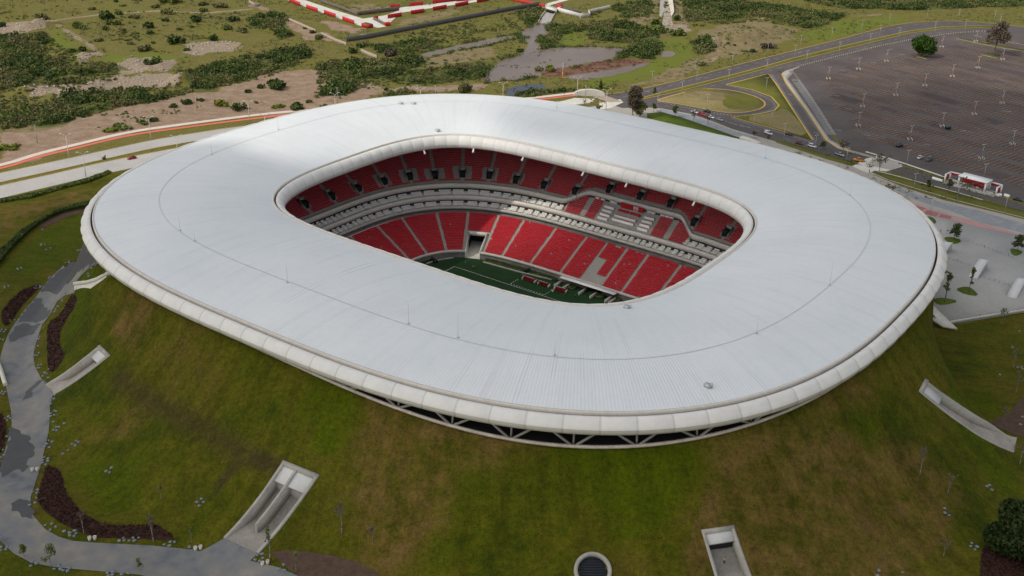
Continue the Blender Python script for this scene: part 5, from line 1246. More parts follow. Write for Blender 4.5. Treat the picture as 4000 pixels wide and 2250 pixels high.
wribbons('yellow_kerb', [(closed(MED), .55), (closed(LOOPI), .85), (closed(TRI), .85), (P0(c5, [(1142, 438), (1165, 490), (1285, 650), (1405, 832), (1475, 880), (1555, 903)]), .8), (smooth_open(P0(c5, TOP)), .6)], M['yellow'], kz)
mk = []
for pts in ([(200, 575), (500, 503), (840, 412), (1060, 357), (1300, 297), (1500, 247), (1700, 192), (1850, 157), (2000, 140), (2300, 138)], [(400, 592), (700, 518), (1000, 437), (1200, 385), (1400, 335), (1600, 288), (1900, 212), (2200, 178)], [(450, 625), (700, 685), (1000, 775), (1320, 868), (1500, 912)]):
    dashes(mk, c5, pts, 4, 6, .22, .1)
dashes(mk, c5, [(1075, 442), (1325, 832)], .35, 1.1, 3.2, .1); dashes(mk, c5, [(1172, 495), (1290, 660), (1408, 838)], .35, 1.1, 2.6, .1)
dashes(mk, c5, [(860, 705), (1100, 775), (1330, 842)], .3, 1.6, 3.4, .1); dashes(mk, c5, [(820, 506), (960, 540), (1070, 585), (1112, 625), (1090, 648), (1000, 672)], .3, 1.5, 2.0, .1); dashes(mk, c5, [(420, 604), (600, 642), (760, 672), (900, 690)], .3, 1.6, 2.2, .1)
dashes(mk, c5, [(1222, 470), (1330, 625), (1440, 800)], .4, .9, 5.0, .1); dashes(mk, c5, [(1212, 430), (1340, 610), (1450, 795)], .4, 1.3, 1.6, .105)
for x, y, h in ((1240, 312, 0), (1110, 350, 0), (690, 462, 0), (340, 545, 0), (640, 470, 0), (1185, 560, 1), (1340, 786, 1), (1460, 566, 2), (1530, 644, 2), (1640, 800, 2), (1995, 855, 2), (1500, 420, 2), (1680, 372, 2), (1845, 323, 2), (1780, 292, 0), (1470, 770, 2), (1570, 350, 0), (2450, 658, 0), (2480, 662, 0), (2210, 776, 0), (860, 735, 1), (905, 745, 1), (940, 752, 1), (830, 724, 1)):
    a = P0(c5, [(x, y)])[0]; e = [np.array([.93, .37]), np.array([.6, -.8]), np.array([.86, -.5])][h]; n_ = np.array([-e[1], e[0]]); l_ = 1.3
    mk.append(MB().add([(*(a - e * l_ - n_ * .18), .1), (*(a + e * l_ - n_ * .18), .1), (*(a + e * l_ + n_ * .18), .1), (*(a - e * l_ + n_ * .18), .1)], [(0, 1, 2, 3)]))
    mk.append(MB().add([(*(a + e * l_ - n_ * .45), .104), (*(a + e * (l_ + 1.2)), .104), (*(a + e * l_ + n_ * .45), .104)], [(0, 1, 2)]))
kind(obj('road_markings', merge(mk), M['linew']), 'structure')
# faded stall lines of the parking lot
e1 = at((3600 + 1130 * .1553, 325 + 440 * .1553)); e0 = at((3600 + 820 * .1553, 325 + 520 * .1553)); e1 = np.array(e1) - np.array(e0); e1 /= np.linalg.norm(e1)
r1 = np.array(at((3600 + 1200 * .1553, 325 + 560 * .1553))) - np.array(at((3600 + 100 * .1553, 325 + 270 * .1553))); r1 /= np.linalg.norm(r1)
o_ = np.array(at(c5(1988, 512))); mb = MB(); nn = np.array([-e1[1], e1[0]]) * .14; inner = P0(c5, [(1330, 470), (1500, 400), (1850, 325), (2120, 268), (2400, 235), (3200, 330), (3200, 1300), (2576, 1120), (2000, 940), (1560, 790)])
VV = []
for j in range(-14, 15):
    for i in range(-75, 76):
        for s_ in (0, 5.3):
            a = o_ + e1 * (j * 16.4 + s_ - 5.3) + r1 * (i * 2.6); VV.append((a, a + e1 * 4.9))
A_ = np.array([v[0] for v in VV]); ok = in_poly(inner, A_[:, 0], A_[:, 1]) & (vnoise(A_[:, 0], A_[:, 1], 18, 51) > .22)
Q = np.array([[(*(a - nn), .09), (*(b - nn), .09), (*(b + nn), .09), (*(a + nn), .09)] for (a, b), k in zip(VV, ok) if k])
sb = []
for j in range(-14, 15):
    for i in range(-75, 76):
        a = o_ + e1 * (j * 16.4 - 5.5) + r1 * (i * 2.6); sb.append([a, a + e1 * 10.6, a + e1 * 10.6 + r1 * 2.6, a + r1 * 2.6])
sb = np.array(sb); sb = sb[in_poly(inner, sb[:, 0, 0], sb[:, 0, 1]) & in_poly(inner, sb[:, 2, 0], sb[:, 2, 1])]
bb = MB(); bb.quads(np.concatenate([sb, np.full((len(sb), 4, 1), .077)], 2)); kind(obj('stall_bays', bb, mat('bay_asphalt', [(.05, .036, .034), (.08, .06, .056), (.115, .09, .084)], .05, .9, .2, fine=8, mixf=.35)), 'structure')
mb.quads(Q); kind(obj('stall_lines', mb, M['stall']), 'structure')
# islands inside the lot
for pts in ([(1940, 338), (1960, 328), (2005, 342), (2000, 352)], [(2318, 325), (2345, 316), (2435, 330), (2415, 346)], [(2175, 229), (2200, 224), (2330, 252), (2576, 295), (2576, 305), (2320, 262)]):
    sheet('lot_island', P0(c5, pts), M['grass'], .2, None, .2)
wribbons('island_kerb', [(P0(c5, [(1940, 339), (2001, 352)]), .5), (P0(c5, [(2317, 326), (2416, 347)]), .5), (P0(c5, [(2174, 230), (2320, 263), (2576, 306)]), .5), (P0(c5, [(2275, 209), (2330, 222)]), .5), (P0(c5, [(2440, 240), (2576, 268)]), .5)], M['conc_lt'], .23)
# promenade, plaza and paving bands
sheet('promenade', P0(c5, [(60, 600), (200, 640), (330, 636), (430, 642), (600, 674), (720, 714), (850, 764), (1000, 808), (1200, 864), (1400, 926), (1530, 978), (1640, 1000), (1700, 1040), (1850, 1105), (2100, 1185), (2400, 1255), (2700, 1330), (2700, 1420), (1900, 1300), (1300, 1000), (700, 800), (100, 720)]), M['paver'], .065)
sheet('pale_paving', P0(c4, [(2150, 740), (2290, 705), (2440, 712), (2400, 735), (2260, 757)]), M['conc_lt'], .09); sheet('pale_paving', P0(c5, [(60, 612), (185, 588), (205, 606), (130, 640), (60, 650)]), M['conc_lt'], .09); sheet('brown_paving', P0(c5, [(20, 575), (100, 566), (205, 604), (120, 606)]), M['tanw'], .11)
sheet('blue_paving', P0(c5, [(430, 648), (600, 680), (720, 722), (850, 772), (1000, 816), (1000, 826), (850, 800), (700, 752), (500, 690), (400, 660)]), M['bluepave'], .085)
sheet('blue_paving', P0(cR, [(860, 400), (1000, 455), (1200, 520), (1500, 588), (1811, 680), (2200, 790), (2200, 860), (1811, 746), (1500, 668), (1300, 592), (1100, 530), (960, 470)]), M['bluepave'], .085)
sheet('entrance_paving', P0(c5, [(1560, 985), (1640, 940), (1700, 925), (1845, 968), (1860, 985), (1760, 1016), (1700, 1010), (1650, 1025)]), M['conc_lt'], .1)
sheet('entrance_paving', P0(c5, [(1690, 938), (1760, 935), (1845, 965), (1845, 985), (1790, 1008), (1640, 975)]), M['paver'], .115)
sheet('grass_strip', P0(c5, [(1100, 828), (1200, 850), (1400, 915), (1560, 958), (1595, 972), (1540, 980), (1400, 942), (1200, 878), (1110, 845)]), M['grass'], .18, None, .15)
sheet('grass_strip', smooth_poly(P0(c5, [(1668, 1020), (1700, 1012), (1800, 1040), (2000, 1095), (2200, 1150), (2400, 1205), (2576, 1250), (2800, 1310), (2800, 1350), (2576, 1290), (2400, 1245), (2150, 1180), (1900, 1105), (1760, 1062)]), 1), M['grass'], .18, None, .15)
sheet('grass_strip', P0(c5, [(345, 672), (430, 664), (560, 700), (760, 770), (905, 822), (880, 832), (700, 790), (500, 735), (345, 700)]), M['grassg'], .18, None, .15)
wribbons('strip_kerb', [(P0(c5, [(1668, 1021), (1760, 1063), (1900, 1107), (2150, 1182), (2400, 1247), (2576, 1292)]), .5), (P0(c5, [(1690, 1010), (1800, 1038), (2000, 1092), (2200, 1147), (2330, 1185)]), .8), (P0(c5, [(340, 702), (500, 740), (700, 795), (900, 840)]), .6), (P0(c5, [(1110, 848), (1400, 945), (1540, 984)]), .5), (P0(c5, [(1640, 900), (1845, 962), (2100, 1048), (2430, 1160)]), 1.6)], M['conc_lt'], .22)
PZ = MB(); PZ.prism(PLAZA, -3.0, pz); kind(obj('plaza', PZ, M['plaza']), 'structure')
def psheet(name, f, pts, m, up=.02, sm=0, thick=0):
    p = P0(f, pts, pz); p = smooth_poly(p, sm) if sm else p; mb = drape(p, pz + up, None, thick); return kind(obj(name, mb, m), 'structure')
psheet('rose_paving', cR, [(985, 545), (1060, 572), (1100, 605), (1300, 652), (1500, 702), (1811, 768), (1811, 760), (1480, 668), (1300, 624), (1140, 574), (1000, 520)], M['pinkpave'])
for pts in ([(1045, 548), (1120, 568), (1085, 585), (1040, 570)], [(1125, 580), (1212, 604), (1190, 628), (1100, 606)], [(1222, 608), (1300, 626), (1292, 646), (1205, 630)]): psheet('red_paving', cR, pts, M['redpave'], .035)
for pts in ([(1300, 625), (1480, 668), (1811, 765), (1811, 757)],): pass
for pts in ([(1240, 775), (1300, 770), (1378, 797), (1322, 825), (1265, 805)], [(1318, 1140), (1400, 1120), (1450, 1140), (1495, 1190), (1400, 1180)], [(1163, 1210), (1240, 1200), (1362, 1228), (1230, 1256), (1180, 1238)], [(1115, 625), (1160, 630), (1197, 665), (1160, 686), (1130, 655)], [(1225, 1005), (1270, 1010), (1278, 1022), (1228, 1036)], [(1712, 852), (1760, 860), (1810, 880), (1755, 908), (1722, 892)]):
    psheet('planting_island', cR, pts, M['grassg'], .12, 1, .12)
ribbon_wall('plaza_wall', 'pale concrete parapet along the grassy front edge of the plaza', P0(cR, [(1285, 1374), (1500, 1338), (1811, 1290), (2300, 1216)], pz), .5, .5, M['conc_lt'], z=pz, it=0)
def fence(label, pts, z):
    p = np.array([at(cR(*q), z) for q in pts]); c = np.append(p.mean(0), z); mb = MB()
    for a, b in zip(p[:-1], p[1:]):
        n = max(int(np.linalg.norm(b - a) / 1.6), 1)
        for k in range(n + 1): x = a + (b - a) * k / n - c[:2]; mb.box((x[0], x[1], 0), (.09, .09, 1.15))
        for h in (.55, 1.1): mb.bar((*(a - c[:2]), h), (*(b - c[:2]), h), .05, .05)
    tag(obj('railing', mb, M['metal'], loc=tuple(c)), label, 'railing')
fence('thin grey railing across the plaza in front of the middle stair canopy', [(1255, 918), (1340, 945), (1425, 975)], pz); fence('thin grey railing between the two white stair canopies', [(1495, 1050), (1600, 1085), (1700, 1115)], pz)
fence('thin grey railing from the bushy tree across the back of the plaza', [(1385, 792), (1530, 845), (1700, 905), (1811, 955)], pz); fence('thin grey railing on the plaza parapet above the grass', [(1290, 1366), (1500, 1332), (1811, 1284)], pz + .5)
def shell(label, f, top, foot, hh, m, z=pz):
    a, b = [np.array([*at(f(*q), z + hh), z + hh]) for q in top]; c, d = [np.array([*at(f(*q), z + .05), z + .05]) for q in foot]
    base = (c + d) / 2; n = 9; t = np.linspace(0, 1, n)
    L = c + (a - c) * t[:, None]; R2 = d + (b - d) * t[:, None]; zz = z + .05 + hh * np.sin(t * math.pi / 2) ** .9; L[:, 2] = zz; R2[:, 2] = zz
    root = thing('stair_canopy', label, 'canopy', tuple(base))
    mb = MB(); Gm = np.stack([L, R2, R2 - [0, 0, .3], L - [0, 0, .3]], 1) - base; mb.grid(Gm, cv=True); mb.add(Gm[-1], [(3, 2, 1, 0)]); obj('roof_shell', mb, M['shell'], root)
    for s_, nm in ((L, 1), (R2, -1)):
        mb = MB(); k = slice(2, n); o2 = (R2[-1] - L[-1]) * .04 * nm; o2[2] = 0
        Gm = np.stack([s_[k] + o2 - [0, 0, .3], np.c_[(s_[k] + o2)[:, :2], np.full(n - 2, z)]], 1) - base; mb.grid(Gm); obj('side_panel', mb, M['metal'], root)
shell('white sloping stair canopy in the middle of the plaza behind a slender tree', cR, ((1497, 925), (1562, 938)), ((1415, 1053), (1482, 1068)), 3.2, M['shell'])
shell('white sloping stair canopy at the right picture edge of the plaza', cR, ((1765, 1060), (1835, 1070)), ((1685, 1192), (1757, 1207)), 3.2, M['shell'])
shell('white sloping stair canopy half hidden behind the eave at the plaza', cR, ((1240, 803), (1310, 812)), ((1180, 880), (1250, 892)), 3.0, M['shell'])
q = [np.array([*at(cR(*k), z), z]) for k, z in (((1140, 1212), 5.5), ((1205, 1290), 4.4), ((1340, 1418), 1.4), ((1240, 1402), 1.2), ((1160, 1352), 2.6), ((1090, 1272), 4.6))]; base = q[3]
mb = MB(); T_ = np.array(q) - base; Bt = T_ - [0, 0, .6]; n = 6; mb.add(np.concatenate([T_, Bt]), [tuple(range(n))[::-1], tuple(range(n, 2 * n))] + [(i, (i + 1) % n, n + (i + 1) % n, n + i) for i in range(n)])
root = thing('stair_wing', 'big pale triangular stair slab below the eave at the plaza corner', 'stairway', tuple(base)); obj('slab', mb, M['conc_lt'], root)
mb = MB(); a, b = T_[5] + (T_[0] - T_[5]) * .25, T_[4] + (T_[3] - T_[4]) * .1; mb.bar(a + [0.3, .2, .25], b + [.9, .6, .3], .5, .3); obj('stair_flight', mb, M['dark'], root)
ribbon_wall('promenade_wall', 'sloping pale concrete wing wall between promenade and roof edge', P0(c5, [(902, 822), (950, 835), (1010, 862)]), 1.5, 3.0, M['conc_lt'])
q = P0(c4, [(2282, 684), (2510, 690)]); ar = np.append(q.mean(0), 0); ax = (q[1] - q[0]); LW = np.linalg.norm(ax); ax /= LW; t = np.linspace(0, math.pi, 17)
mb = MB(); n_ = np.array([-ax[1], ax[0]])
Gm = np.stack([np.stack([np.append(ax * (-math.cos(a) * LW / 2) + n_ * o, .1 + 3.6 * math.sin(a) ** .8) for a in t]) for o in (-1.2, 1.2)], 1); Gb = Gm.copy(); Gb[..., 2] = -.3
mb.grid(Gm); mb.grid(np.stack([Gb[:, 0], Gm[:, 0]], 1)); mb.grid(np.stack([Gm[:, 1], Gb[:, 1]], 1)); tag(obj('bridge_parapet', mb, M['conc_lt'], loc=tuple(ar)), 'white arched bridge parapet at the end of the red path', 'parapet')
# ------------------------------------------------------------------ water, marsh, channel, compound
PON = rough(np.concatenate([P0(c4, [(2035, 185), (2095, 178), (2092, 235), (1992, 285), (2030, 310), (2052, 356), (2200, 346), (2400, 335)]), P0(c5, [(120, 288), (222, 292), (180, 340), (60, 372)]), P0(c4, [(2300, 470), (2200, 492), (2065, 512), (2030, 545), (1900, 572), (1640, 592), (1600, 572), (1668, 532), (1690, 480), (1750, 440), (1850, 410), (1930, 370), (1950, 310), (1920, 245)])]), 3.0, 14)
M['mud'] = mat('wet_mud', [(.10, .075, .055), (.15, .11, .085), (.2, .155, .12)], .2, .7)
sheet('mud_bank', grow(PON, 2.2), M['mud'], .03); sheet('pond', PON, M['water'], .05)
MAR = rough(np.concatenate([P0(c4, [(2045, 540), (2070, 512), (2200, 488), (2400, 455)]), P0(c5, [(60, 368), (170, 342), (330, 358), (345, 368), (180, 402), (0, 432)]), P0(c4, [(2380, 525), (2210, 548), (2080, 552)])]), 2.0, 8)
sheet('marsh', MAR, M['reed'], .07)
sheet('pond', rough(P0(c5, [(-60, 440), (0, 430), (180, 400), (330, 366), (358, 370), (345, 388), (250, 420), (130, 452), (0, 470), (-150, 460)]), 2.5, 9), M['water'], .05)
sheet('pool', smooth_poly(P0(c4, [(1790, 645), (1900, 610), (2050, 600), (2092, 628), (2050, 652), (1930, 690), (1800, 690)]), 1)[:] + 0, M['pool'], .05)
sheet('stream', rough(smooth_poly(P0(c4, [(1145, 395), (1400, 337), (1700, 277), (1850, 252), (1935, 270), (1850, 276), (1600, 335), (1400, 372), (1200, 416)]), 1), 1.2, 9), mat('silty_stream', [(.13, .10, .078), (.18, .145, .118)], .1, .45), .05)
sheet('pool', smooth_poly(P0(c5, [(400, 320), (450, 300), (520, 310), (500, 335), (430, 340)]), 1), M['water'], .05)
def hwall(name, label, pts, h, w_, m, group=None, cat='wall'): return ribbon_wall(name, label, P0(*pts) if isinstance(pts, tuple) else pts, h, w_, m, cat, group, it=0)
sheet('compound_path', P0(c4, [(150, -30), (260, -30), (520, 58), (770, 135), (930, 110), (1030, 75), (1030, 55), (1270, 28), (1440, 8), (1700, -25), (1800, -25), (1600, 12), (1280, 55), (1040, 92), (935, 190), (880, 200), (750, 186), (500, 100), (330, 40)]), M['conc_lt'], .06)
sheet('compound_path', P0(c4, [(1960, 40), (2070, 30), (2300, -30), (2360, -30), (2180, 18), (2110, 40), (2170, 60), (2150, 70), (2080, 55)]), M['conc_lt'], .06)
g_ = 'red wall panels of the walled compound'
for (a, b), lb in zip((((240, 10), (318, 44)), ((362, 60), (443, 87)), ((490, 98), (572, 127)), ((622, 145), (705, 175))), ('first red wall panel on the left branch of the white compound path, at the picture top', 'second red wall panel down the left branch of the white compound path', 'third red wall panel down the left branch of the white compound path', 'fourth red wall panel, just above the square red planter')):
    hwall('red_wall', lb, (c4, [a, b]), 2.9, .4, M['red'], g_)
for (a, b), lb in zip((((965, 62), (1035, 56)), ((1107, 46), (1200, 36)), ((1270, 26), (1436, 6)), ((1440, 12), (1560, 0))), ('short red wall panel on the far side of the path beside the grey inner wall', 'second red wall panel on the far side of the right path', 'longest red wall panel on the far side of the right path', 'dark-topped red wall panel at the picture top')):
    hwall('red_wall', lb, (c4, [a, b]), 2.9, .4, M['red'], g_)
for (a, b), lb in zip((((947, 133), (1047, 116)), ((1113, 103), (1207, 90)), ((1272, 77), (1370, 60)), ((1432, 50), (1525, 32)), ((1587, 20), (1675, 4))), ('shrub-topped red wall panel nearest the planter on the near side of the right path', 'second shrub-topped red panel along the right path', 'third red panel along the near side of the right path', 'fourth red panel along the near side of the right path', 'red panel at the far end of the right path')):
    hwall('red_wall', lb, (c4, [a, b]), 2.9, .4, M['red'], g_)
hwall('red_wall', 'long low red wall running down to the weir', (c4, [(1815, 0), (1960, 28), (2075, 52)]), 2.2, .8, M['red'])
c = P0(c4, [(758, 190), (805, 204), (843, 196), (790, 182)]); root = thing('planter', 'square red planter box with grass inside at the path corner', 'planter', (*c.mean(0), 0))
mb = MB(); mb.prism(c - c.mean(0), 0, 2.3); obj('box', mb, M['red'], root); mb = MB(); mb.prism((c - c.mean(0)) * .88, 2.2, 2.42); obj('soil', mb, M['grass'], root)
hwall('stone_wall', 'short brown stone wall ending in a red block beside the planter', (c4, [(845, 140), (925, 182)]), 2.0, .8, M['stonew']); hwall('red_wall', 'small red end block of the brown stone wall', (c4, [(925, 186), (962, 182)]), 2.4, 2.0, M['red'])
hwall('red_wall', 'narrow dark red block at the top of the brown stone wall', (c4, [(845, 138), (878, 134)]), 2.2, .6, M['red'])
hwall('boundary_wall', 'long dark grey block wall crossing behind the stadium to the weir', (c4, [(650, 300), (800, 278), (1000, 238), (1400, 160), (1800, 82), (2035, 42)]), 3.2, .5, M['greyw'])
hwall('boundary_wall', 'dark grey inner wall, front side facing the stadium', (c4, [(730, 112), (1028, 74)]), 3.0, .6, M['stonew']); hwall('boundary_wall', 'long brown inner wall receding to the top of the picture', (c4, [(470, 20), (600, 62), (728, 112)]), 2.6, .6, M['stonew'])
hwall('block_wall', 'upper stretch of the broken tan block wall on the slope', (c4, [(235, 148), (330, 190), (430, 235)]), 2.2, .5, M['tanw']); hwall('block_wall', 'middle stretch of the broken tan block wall meeting the grey wall', (c4, [(470, 252), (570, 300), (650, 328)]), 2.2, .5, M['tanw'])
hwall('block_wall', 'lowest stretch of the broken tan block wall among dark bushes', (c4, [(755, 378), (810, 402), (870, 426)]), 2.6, .5, M['tanw']); hwall('block_wall', 'stub of tan wall near the picture top left of the path', (c3, [(1930, 25), (1975, 52), (2010, 45)]), 2.4, .6, M['tanw'])
hwall('block_wall', 'small white ruined wall corner in front of the grey boundary wall', (c4, [(738, 274), (760, 264), (792, 260)]), 1.6, .3, M['conc_lt'])
g = np.random.default_rng(55)
def cover(name, poly, m, dens, s0, s1, hgt, thr=0.0, k=9):
    lo, hi = poly.min(0), poly.max(0); n = int((hi - lo).prod() * dens); q = lo + g.random((n, 2)) * (hi - lo); q = q[in_poly(poly, q[:, 0], q[:, 1])]; q = q[vnoise(q[:, 0], q[:, 1], 8, 91) > thr]
    C_ = np.repeat(np.c_[q, np.full(len(q), .06)], k, 0); s_ = np.repeat(s0 + (s1 - s0) * g.random(len(q)), k); d = g.normal(size=(len(C_), 3)) * s_[:, None] * .7; d[:, 2] = np.abs(d[:, 2]) * hgt
    return kind(obj(name, MB().quads(leaf_quads(C_ + d, s_ * .4, g)), m), 'stuff')
cover('marsh_weeds', MAR, M['reed'], .25, .4, .9, .7, .3)
def edge_clumps(name, poly, m, step, s0, s1, thr):
    q = rough(poly, 1.6, 5, step); q = q[vnoise(q[:, 0], q[:, 1], 13, 95) > thr]; k = 36
    C_ = np.repeat(np.c_[q, np.full(len(q), .05)], k, 0); s_ = np.repeat(s0 + (s1 - s0) * g.random(len(q)) ** 1.6, k); d = g.normal(size=(len(C_), 3)) * s_[:, None] * .55; d[:, 2] = np.abs(d[:, 2]) * .85
    return kind(obj(name, MB().quads(leaf_quads(C_ + d, s_ * .2, g)), m), 'stuff')
edge_clumps('bank_scrub', grow(PON, 1.5), M['leafm'], 2.0, .7, 2.2, .5); edge_clumps('bank_scrub', grow(PON, 3.0), M['leafd'], 2.6, .8, 2.6, .58)
STR = P0(c4, [(1145, 395), (1400, 337), (1700, 277), (1850, 252), (1935, 270), (1850, 276), (1600, 335), (1400, 372), (1200, 416)])
edge_clumps('bank_scrub', grow(STR, 1.2), M['leafm'], 1.6, .6, 1.7, .35); edge_clumps('bank_scrub', grow(STR, 2.4), M['leafd'], 2.4, .6, 2.0, .45)
cover('pond_weeds', PON, M['leafo'], .05, .3, .8, .5, .66)
# weir
c = np.array(at(c4(2220, 105))); root = thing('weir_house', 'low pale concrete weir building with dark flat roof beside the outfall', 'building', (*c, 0))
rel = lambda f, pts: P0(f, pts) - c
mb = MB(); mb.prism(rel(c4, [(2195, 72), (2360, 118), (2330, 128), (2160, 84)]), 0, 3.0); obj('wall', mb, M['conc_lt'], root); mb = MB(); mb.prism(rel(c4, [(2200, 74), (2350, 116), (2328, 124), (2180, 84)]), 3.0, 3.25); obj('roof', mb, M['glass'], root)
mb = MB(); mb.prism(rel(c4, [(2085, 62), (2165, 82), (2160, 98), (2085, 80)]), 0, 2.6); obj('outfall_block', mb, M['conc_lt'], root); mb = MB(); mb.prism(rel(c4, [(2088, 81), (2148, 99), (2146, 101), (2086, 83)]), .05, 2.0); obj('sluice_opening', mb, M['dark'], root)
mb = MB(); mb.prism(rel(c4, [(2165, 55), (2205, 62), (2198, 72), (2160, 66)]), 0, 3.6); obj('gate_house', mb, M['red'], root)
hwall('retaining_wall', 'pale concrete retaining wall to the right of the weir building', (c4, [(2330, 130), (2400, 118), (2390, 95), (2540, 62)]), 2.6, .6, M['conc_lt'])
sheet('spillway', P0(c4, [(2080, 88), (2145, 102), (2112, 168), (2065, 172), (2035, 160)]), mat('white_water', [(.18, .16, .14), (.34, .32, .3), (.5, .48, .46)], .4, .6), .09)
ribbon_wall('spillway_wall', 'left stone wall of the spillway', P0(c4, [(2078, 86), (2050, 125), (2030, 162)]), 1.0, .8, M['tanw'], it=0); ribbon_wall('spillway_wall', 'right stone wall of the spillway', P0(c4, [(2148, 102), (2130, 135), (2114, 168)]), 1.0, .8, M['tanw'], it=0)
c = np.array(at(c5(460, 60))); M['chan'] = mat('chalky_concrete', [(.34, .31, .26), (.48, .45, .39), (.58, .55, .49)], .2, .9)
root = thing('drainage_channel', 'white concrete drainage channel coming down the hillside at the picture top', 'channel', (*c, 0))
rel3 = lambda pts: np.array([[*(np.array(at(c5(x, y), z)) - c), z] for x, y, z in pts])
mb = MB(); mb.grid(np.stack([rel3([(425, -30, 3.0), (420, 40, 2.2), (418, 95, 1.0)]), rel3([(455, -30, .12), (448, 60, .12), (430, 100, .12)])], 1)); obj('side_slab', mb, M['chan'], root)
mb = MB(); mb.grid(np.stack([rel3([(460, -30, .12), (480, 50, .12), (488, 100, .12)]), rel3([(492, -30, 3.0), (503, 40, 2.4), (505, 70, 1.4)])], 1)); obj('side_slab', mb, M['chan'], root)
mb = MB(); V = rel3([(455, -30, .1), (460, -30, .1), (480, 50, .1), (500, 150, .1), (430, 150, .1), (448, 60, .1)]); mb.add(V, [tuple(range(6))]); obj('channel_floor', mb, M['tanw'], root)
# ------------------------------------------------------------------ lamps, posts
def hpx(f, x, yb, yt):     # metres for a thing standing from base pixel to top pixel
    b = f(x, yb); t = f(x, yt); return (b[1] - t[1]) / (b[1] + 940) * HC * 1.02
def lamp_double():
    r = thing('street_lamp', 'x', 'street lamp'); mb = MB(); mb.tube((0, 0, -.2), (0, 0, 10.6), .2, .11, 8); obj('pole', mb, M['conc_lt'], r)
    for s in (-1, 1):
        mb = MB(); mb.tube((0, 0, 10.5), (s * 1.0, -.3 * s, 11.6), .09, .07, 6); mb.tube((s * 1.0, -.3 * s, 11.6), (s * 1.8, -.5 * s, 11.9), .07, .07, 6); a = obj('arm', mb, M['conc_lt'], r)
        mb = MB(); mb.ball((s * 2.1, -.6 * s, 11.9), (.62, .3, .2), 8, 5); obj('lamp_head', mb, M['lamp'], a)
    return Proto(r)
def lamp_T(name, h, sign=None, posts=False):
    r = thing(name, 'x', 'street lamp'); mb = MB(); mb.tube((0, 0, -.2), (0, 0, h), .12, .07, 8); obj('pole', mb, M['metal'], r)
    mb = MB(); mb.bar((-.7, 0, h), (.7, 0, h + .1), .08, .08); obj('arm', mb, M['metal'], r)
    for s in (-1, 1): mb = MB(); mb.box((s * .85, 0, h - .02), (.7, .34, .16)); obj('lamp_head', mb, M['lamp'], r)
    if sign: mb = MB(); mb.box((-.55, 0, h * .52), (.95, .08, .95)); obj('sign_panel', mb, M[sign], r)
    return Proto(r)
LD_ = lamp_double()
for x, y, lb in ((269.5, 617, 'tall white double-armed lamp nearest the left picture edge beside the red path'), (590, 546, 'tall white double-armed lamp by the red path above the red car'), (974.6, 480, 'tall white double-armed lamp by the red path where the roof hides the road'),
              (336, 692, 'white double-armed lamp on the near side of the road left of the red car'), (697, 622, 'white double-armed lamp rising behind the roof edge right of the red car'), (1039, 535, 'lamp of which only the twin head shows above the left roof edge'),
              (1311, 446, 'white double-armed lamp above the far roof edge, left of the dark bush'), (1643, 428, 'white double-armed lamp above the middle of the far roof edge'), (1964, 402, 'white double-armed lamp left of the small dark pool'), (2254, 379, 'white double-armed lamp in front of the white arched bridge end'), (2367, 430, 'white double-armed lamp in front of the dark ragged tree')):
    p = at((x, y)); LD_.put((*p, 0), .5, 1, lb, 'double-armed lamps along the left road')
LT_ = lamp_T('street_lamp', 9.3)
for x, y in ((370, 512), (635, 498), (623, 455), (846, 398), (1055, 338), (1250, 290), (1216, 350), (1434, 243), (1612, 196), (1718, 226), (1775, 156), (1998, 124), (2184, 126), (2395, 138), (2430, 160)): LT_.put((*at(c5(x, y)), .05), .4, 1, 'slim grey lamp post along the upper carriageway of the ring road', 'lamps along the upper carriageway')
for x, y in ((548, 573), (824, 501), (1050, 438), (1285, 386), (1478, 331), (1660, 279), (1832, 241), (2043, 207), (2222, 193)): LT_.put((*at(c5(x, y)), .05), .4, 1, 'slim grey lamp post along the lower carriageway of the ring road', 'lamps along the lower carriageway')
for x, y, lb in ((1046, 552, 'slim lamp post on green grass inside the triangle near its upper tip'), (1076, 756, 'slim lamp post in the middle of the brown lower part of the triangle'), (695, 656, 'slim lamp post on the teardrop loop island'), (403, 652, 'slim lamp post behind the dark ragged tree'), (970, 776, 'slim lamp post between the white van and silver car'), (1152, 834, 'slim lamp post beside the maroon car')): LT_.put((*at(c5(x, y)), .05), .4, 1, lb)
LS_ = lamp_T('street_lamp', 7.6)
for x, y, lb in ((1337, 887, 'short promenade lamp beside the white off-roader'), (1521, 966, 'short promenade lamp left of the orange pickup'), (1880, 978, 'lamp post left of the white and grey cars in the lot'), (1922, 1122, 'first lamp on the grass strip left of the ticket pavilion'), (2177, 1191, 'lamp on the grass strip in front of the ticket pavilion'), (2459, 1263, 'lamp on the grass strip at the right picture edge'), (2020, 1267, 'lamp on red paving beside the roof edge'), (2335, 1062, 'lamp behind the ticket pavilion')): LS_.put((*at(c5(x, y)), .1), .4, 1, lb)
PO_, PB_, PN_ = lamp_T('parking_lamp', 7.9, 'signo'), lamp_T('parking_lamp', 7.9, 'signb'), lamp_T('parking_lamp', 7.9)
mb = MB(); mb.tube((0, 0, 0), (0, 0, 1.25), .17, .17, 8); mb.ball((0, 0, 1.25), .17, 8, 4); BL = Proto(tag(obj('bollard', mb, M['conc_lt']), 'x', 'bollard'))
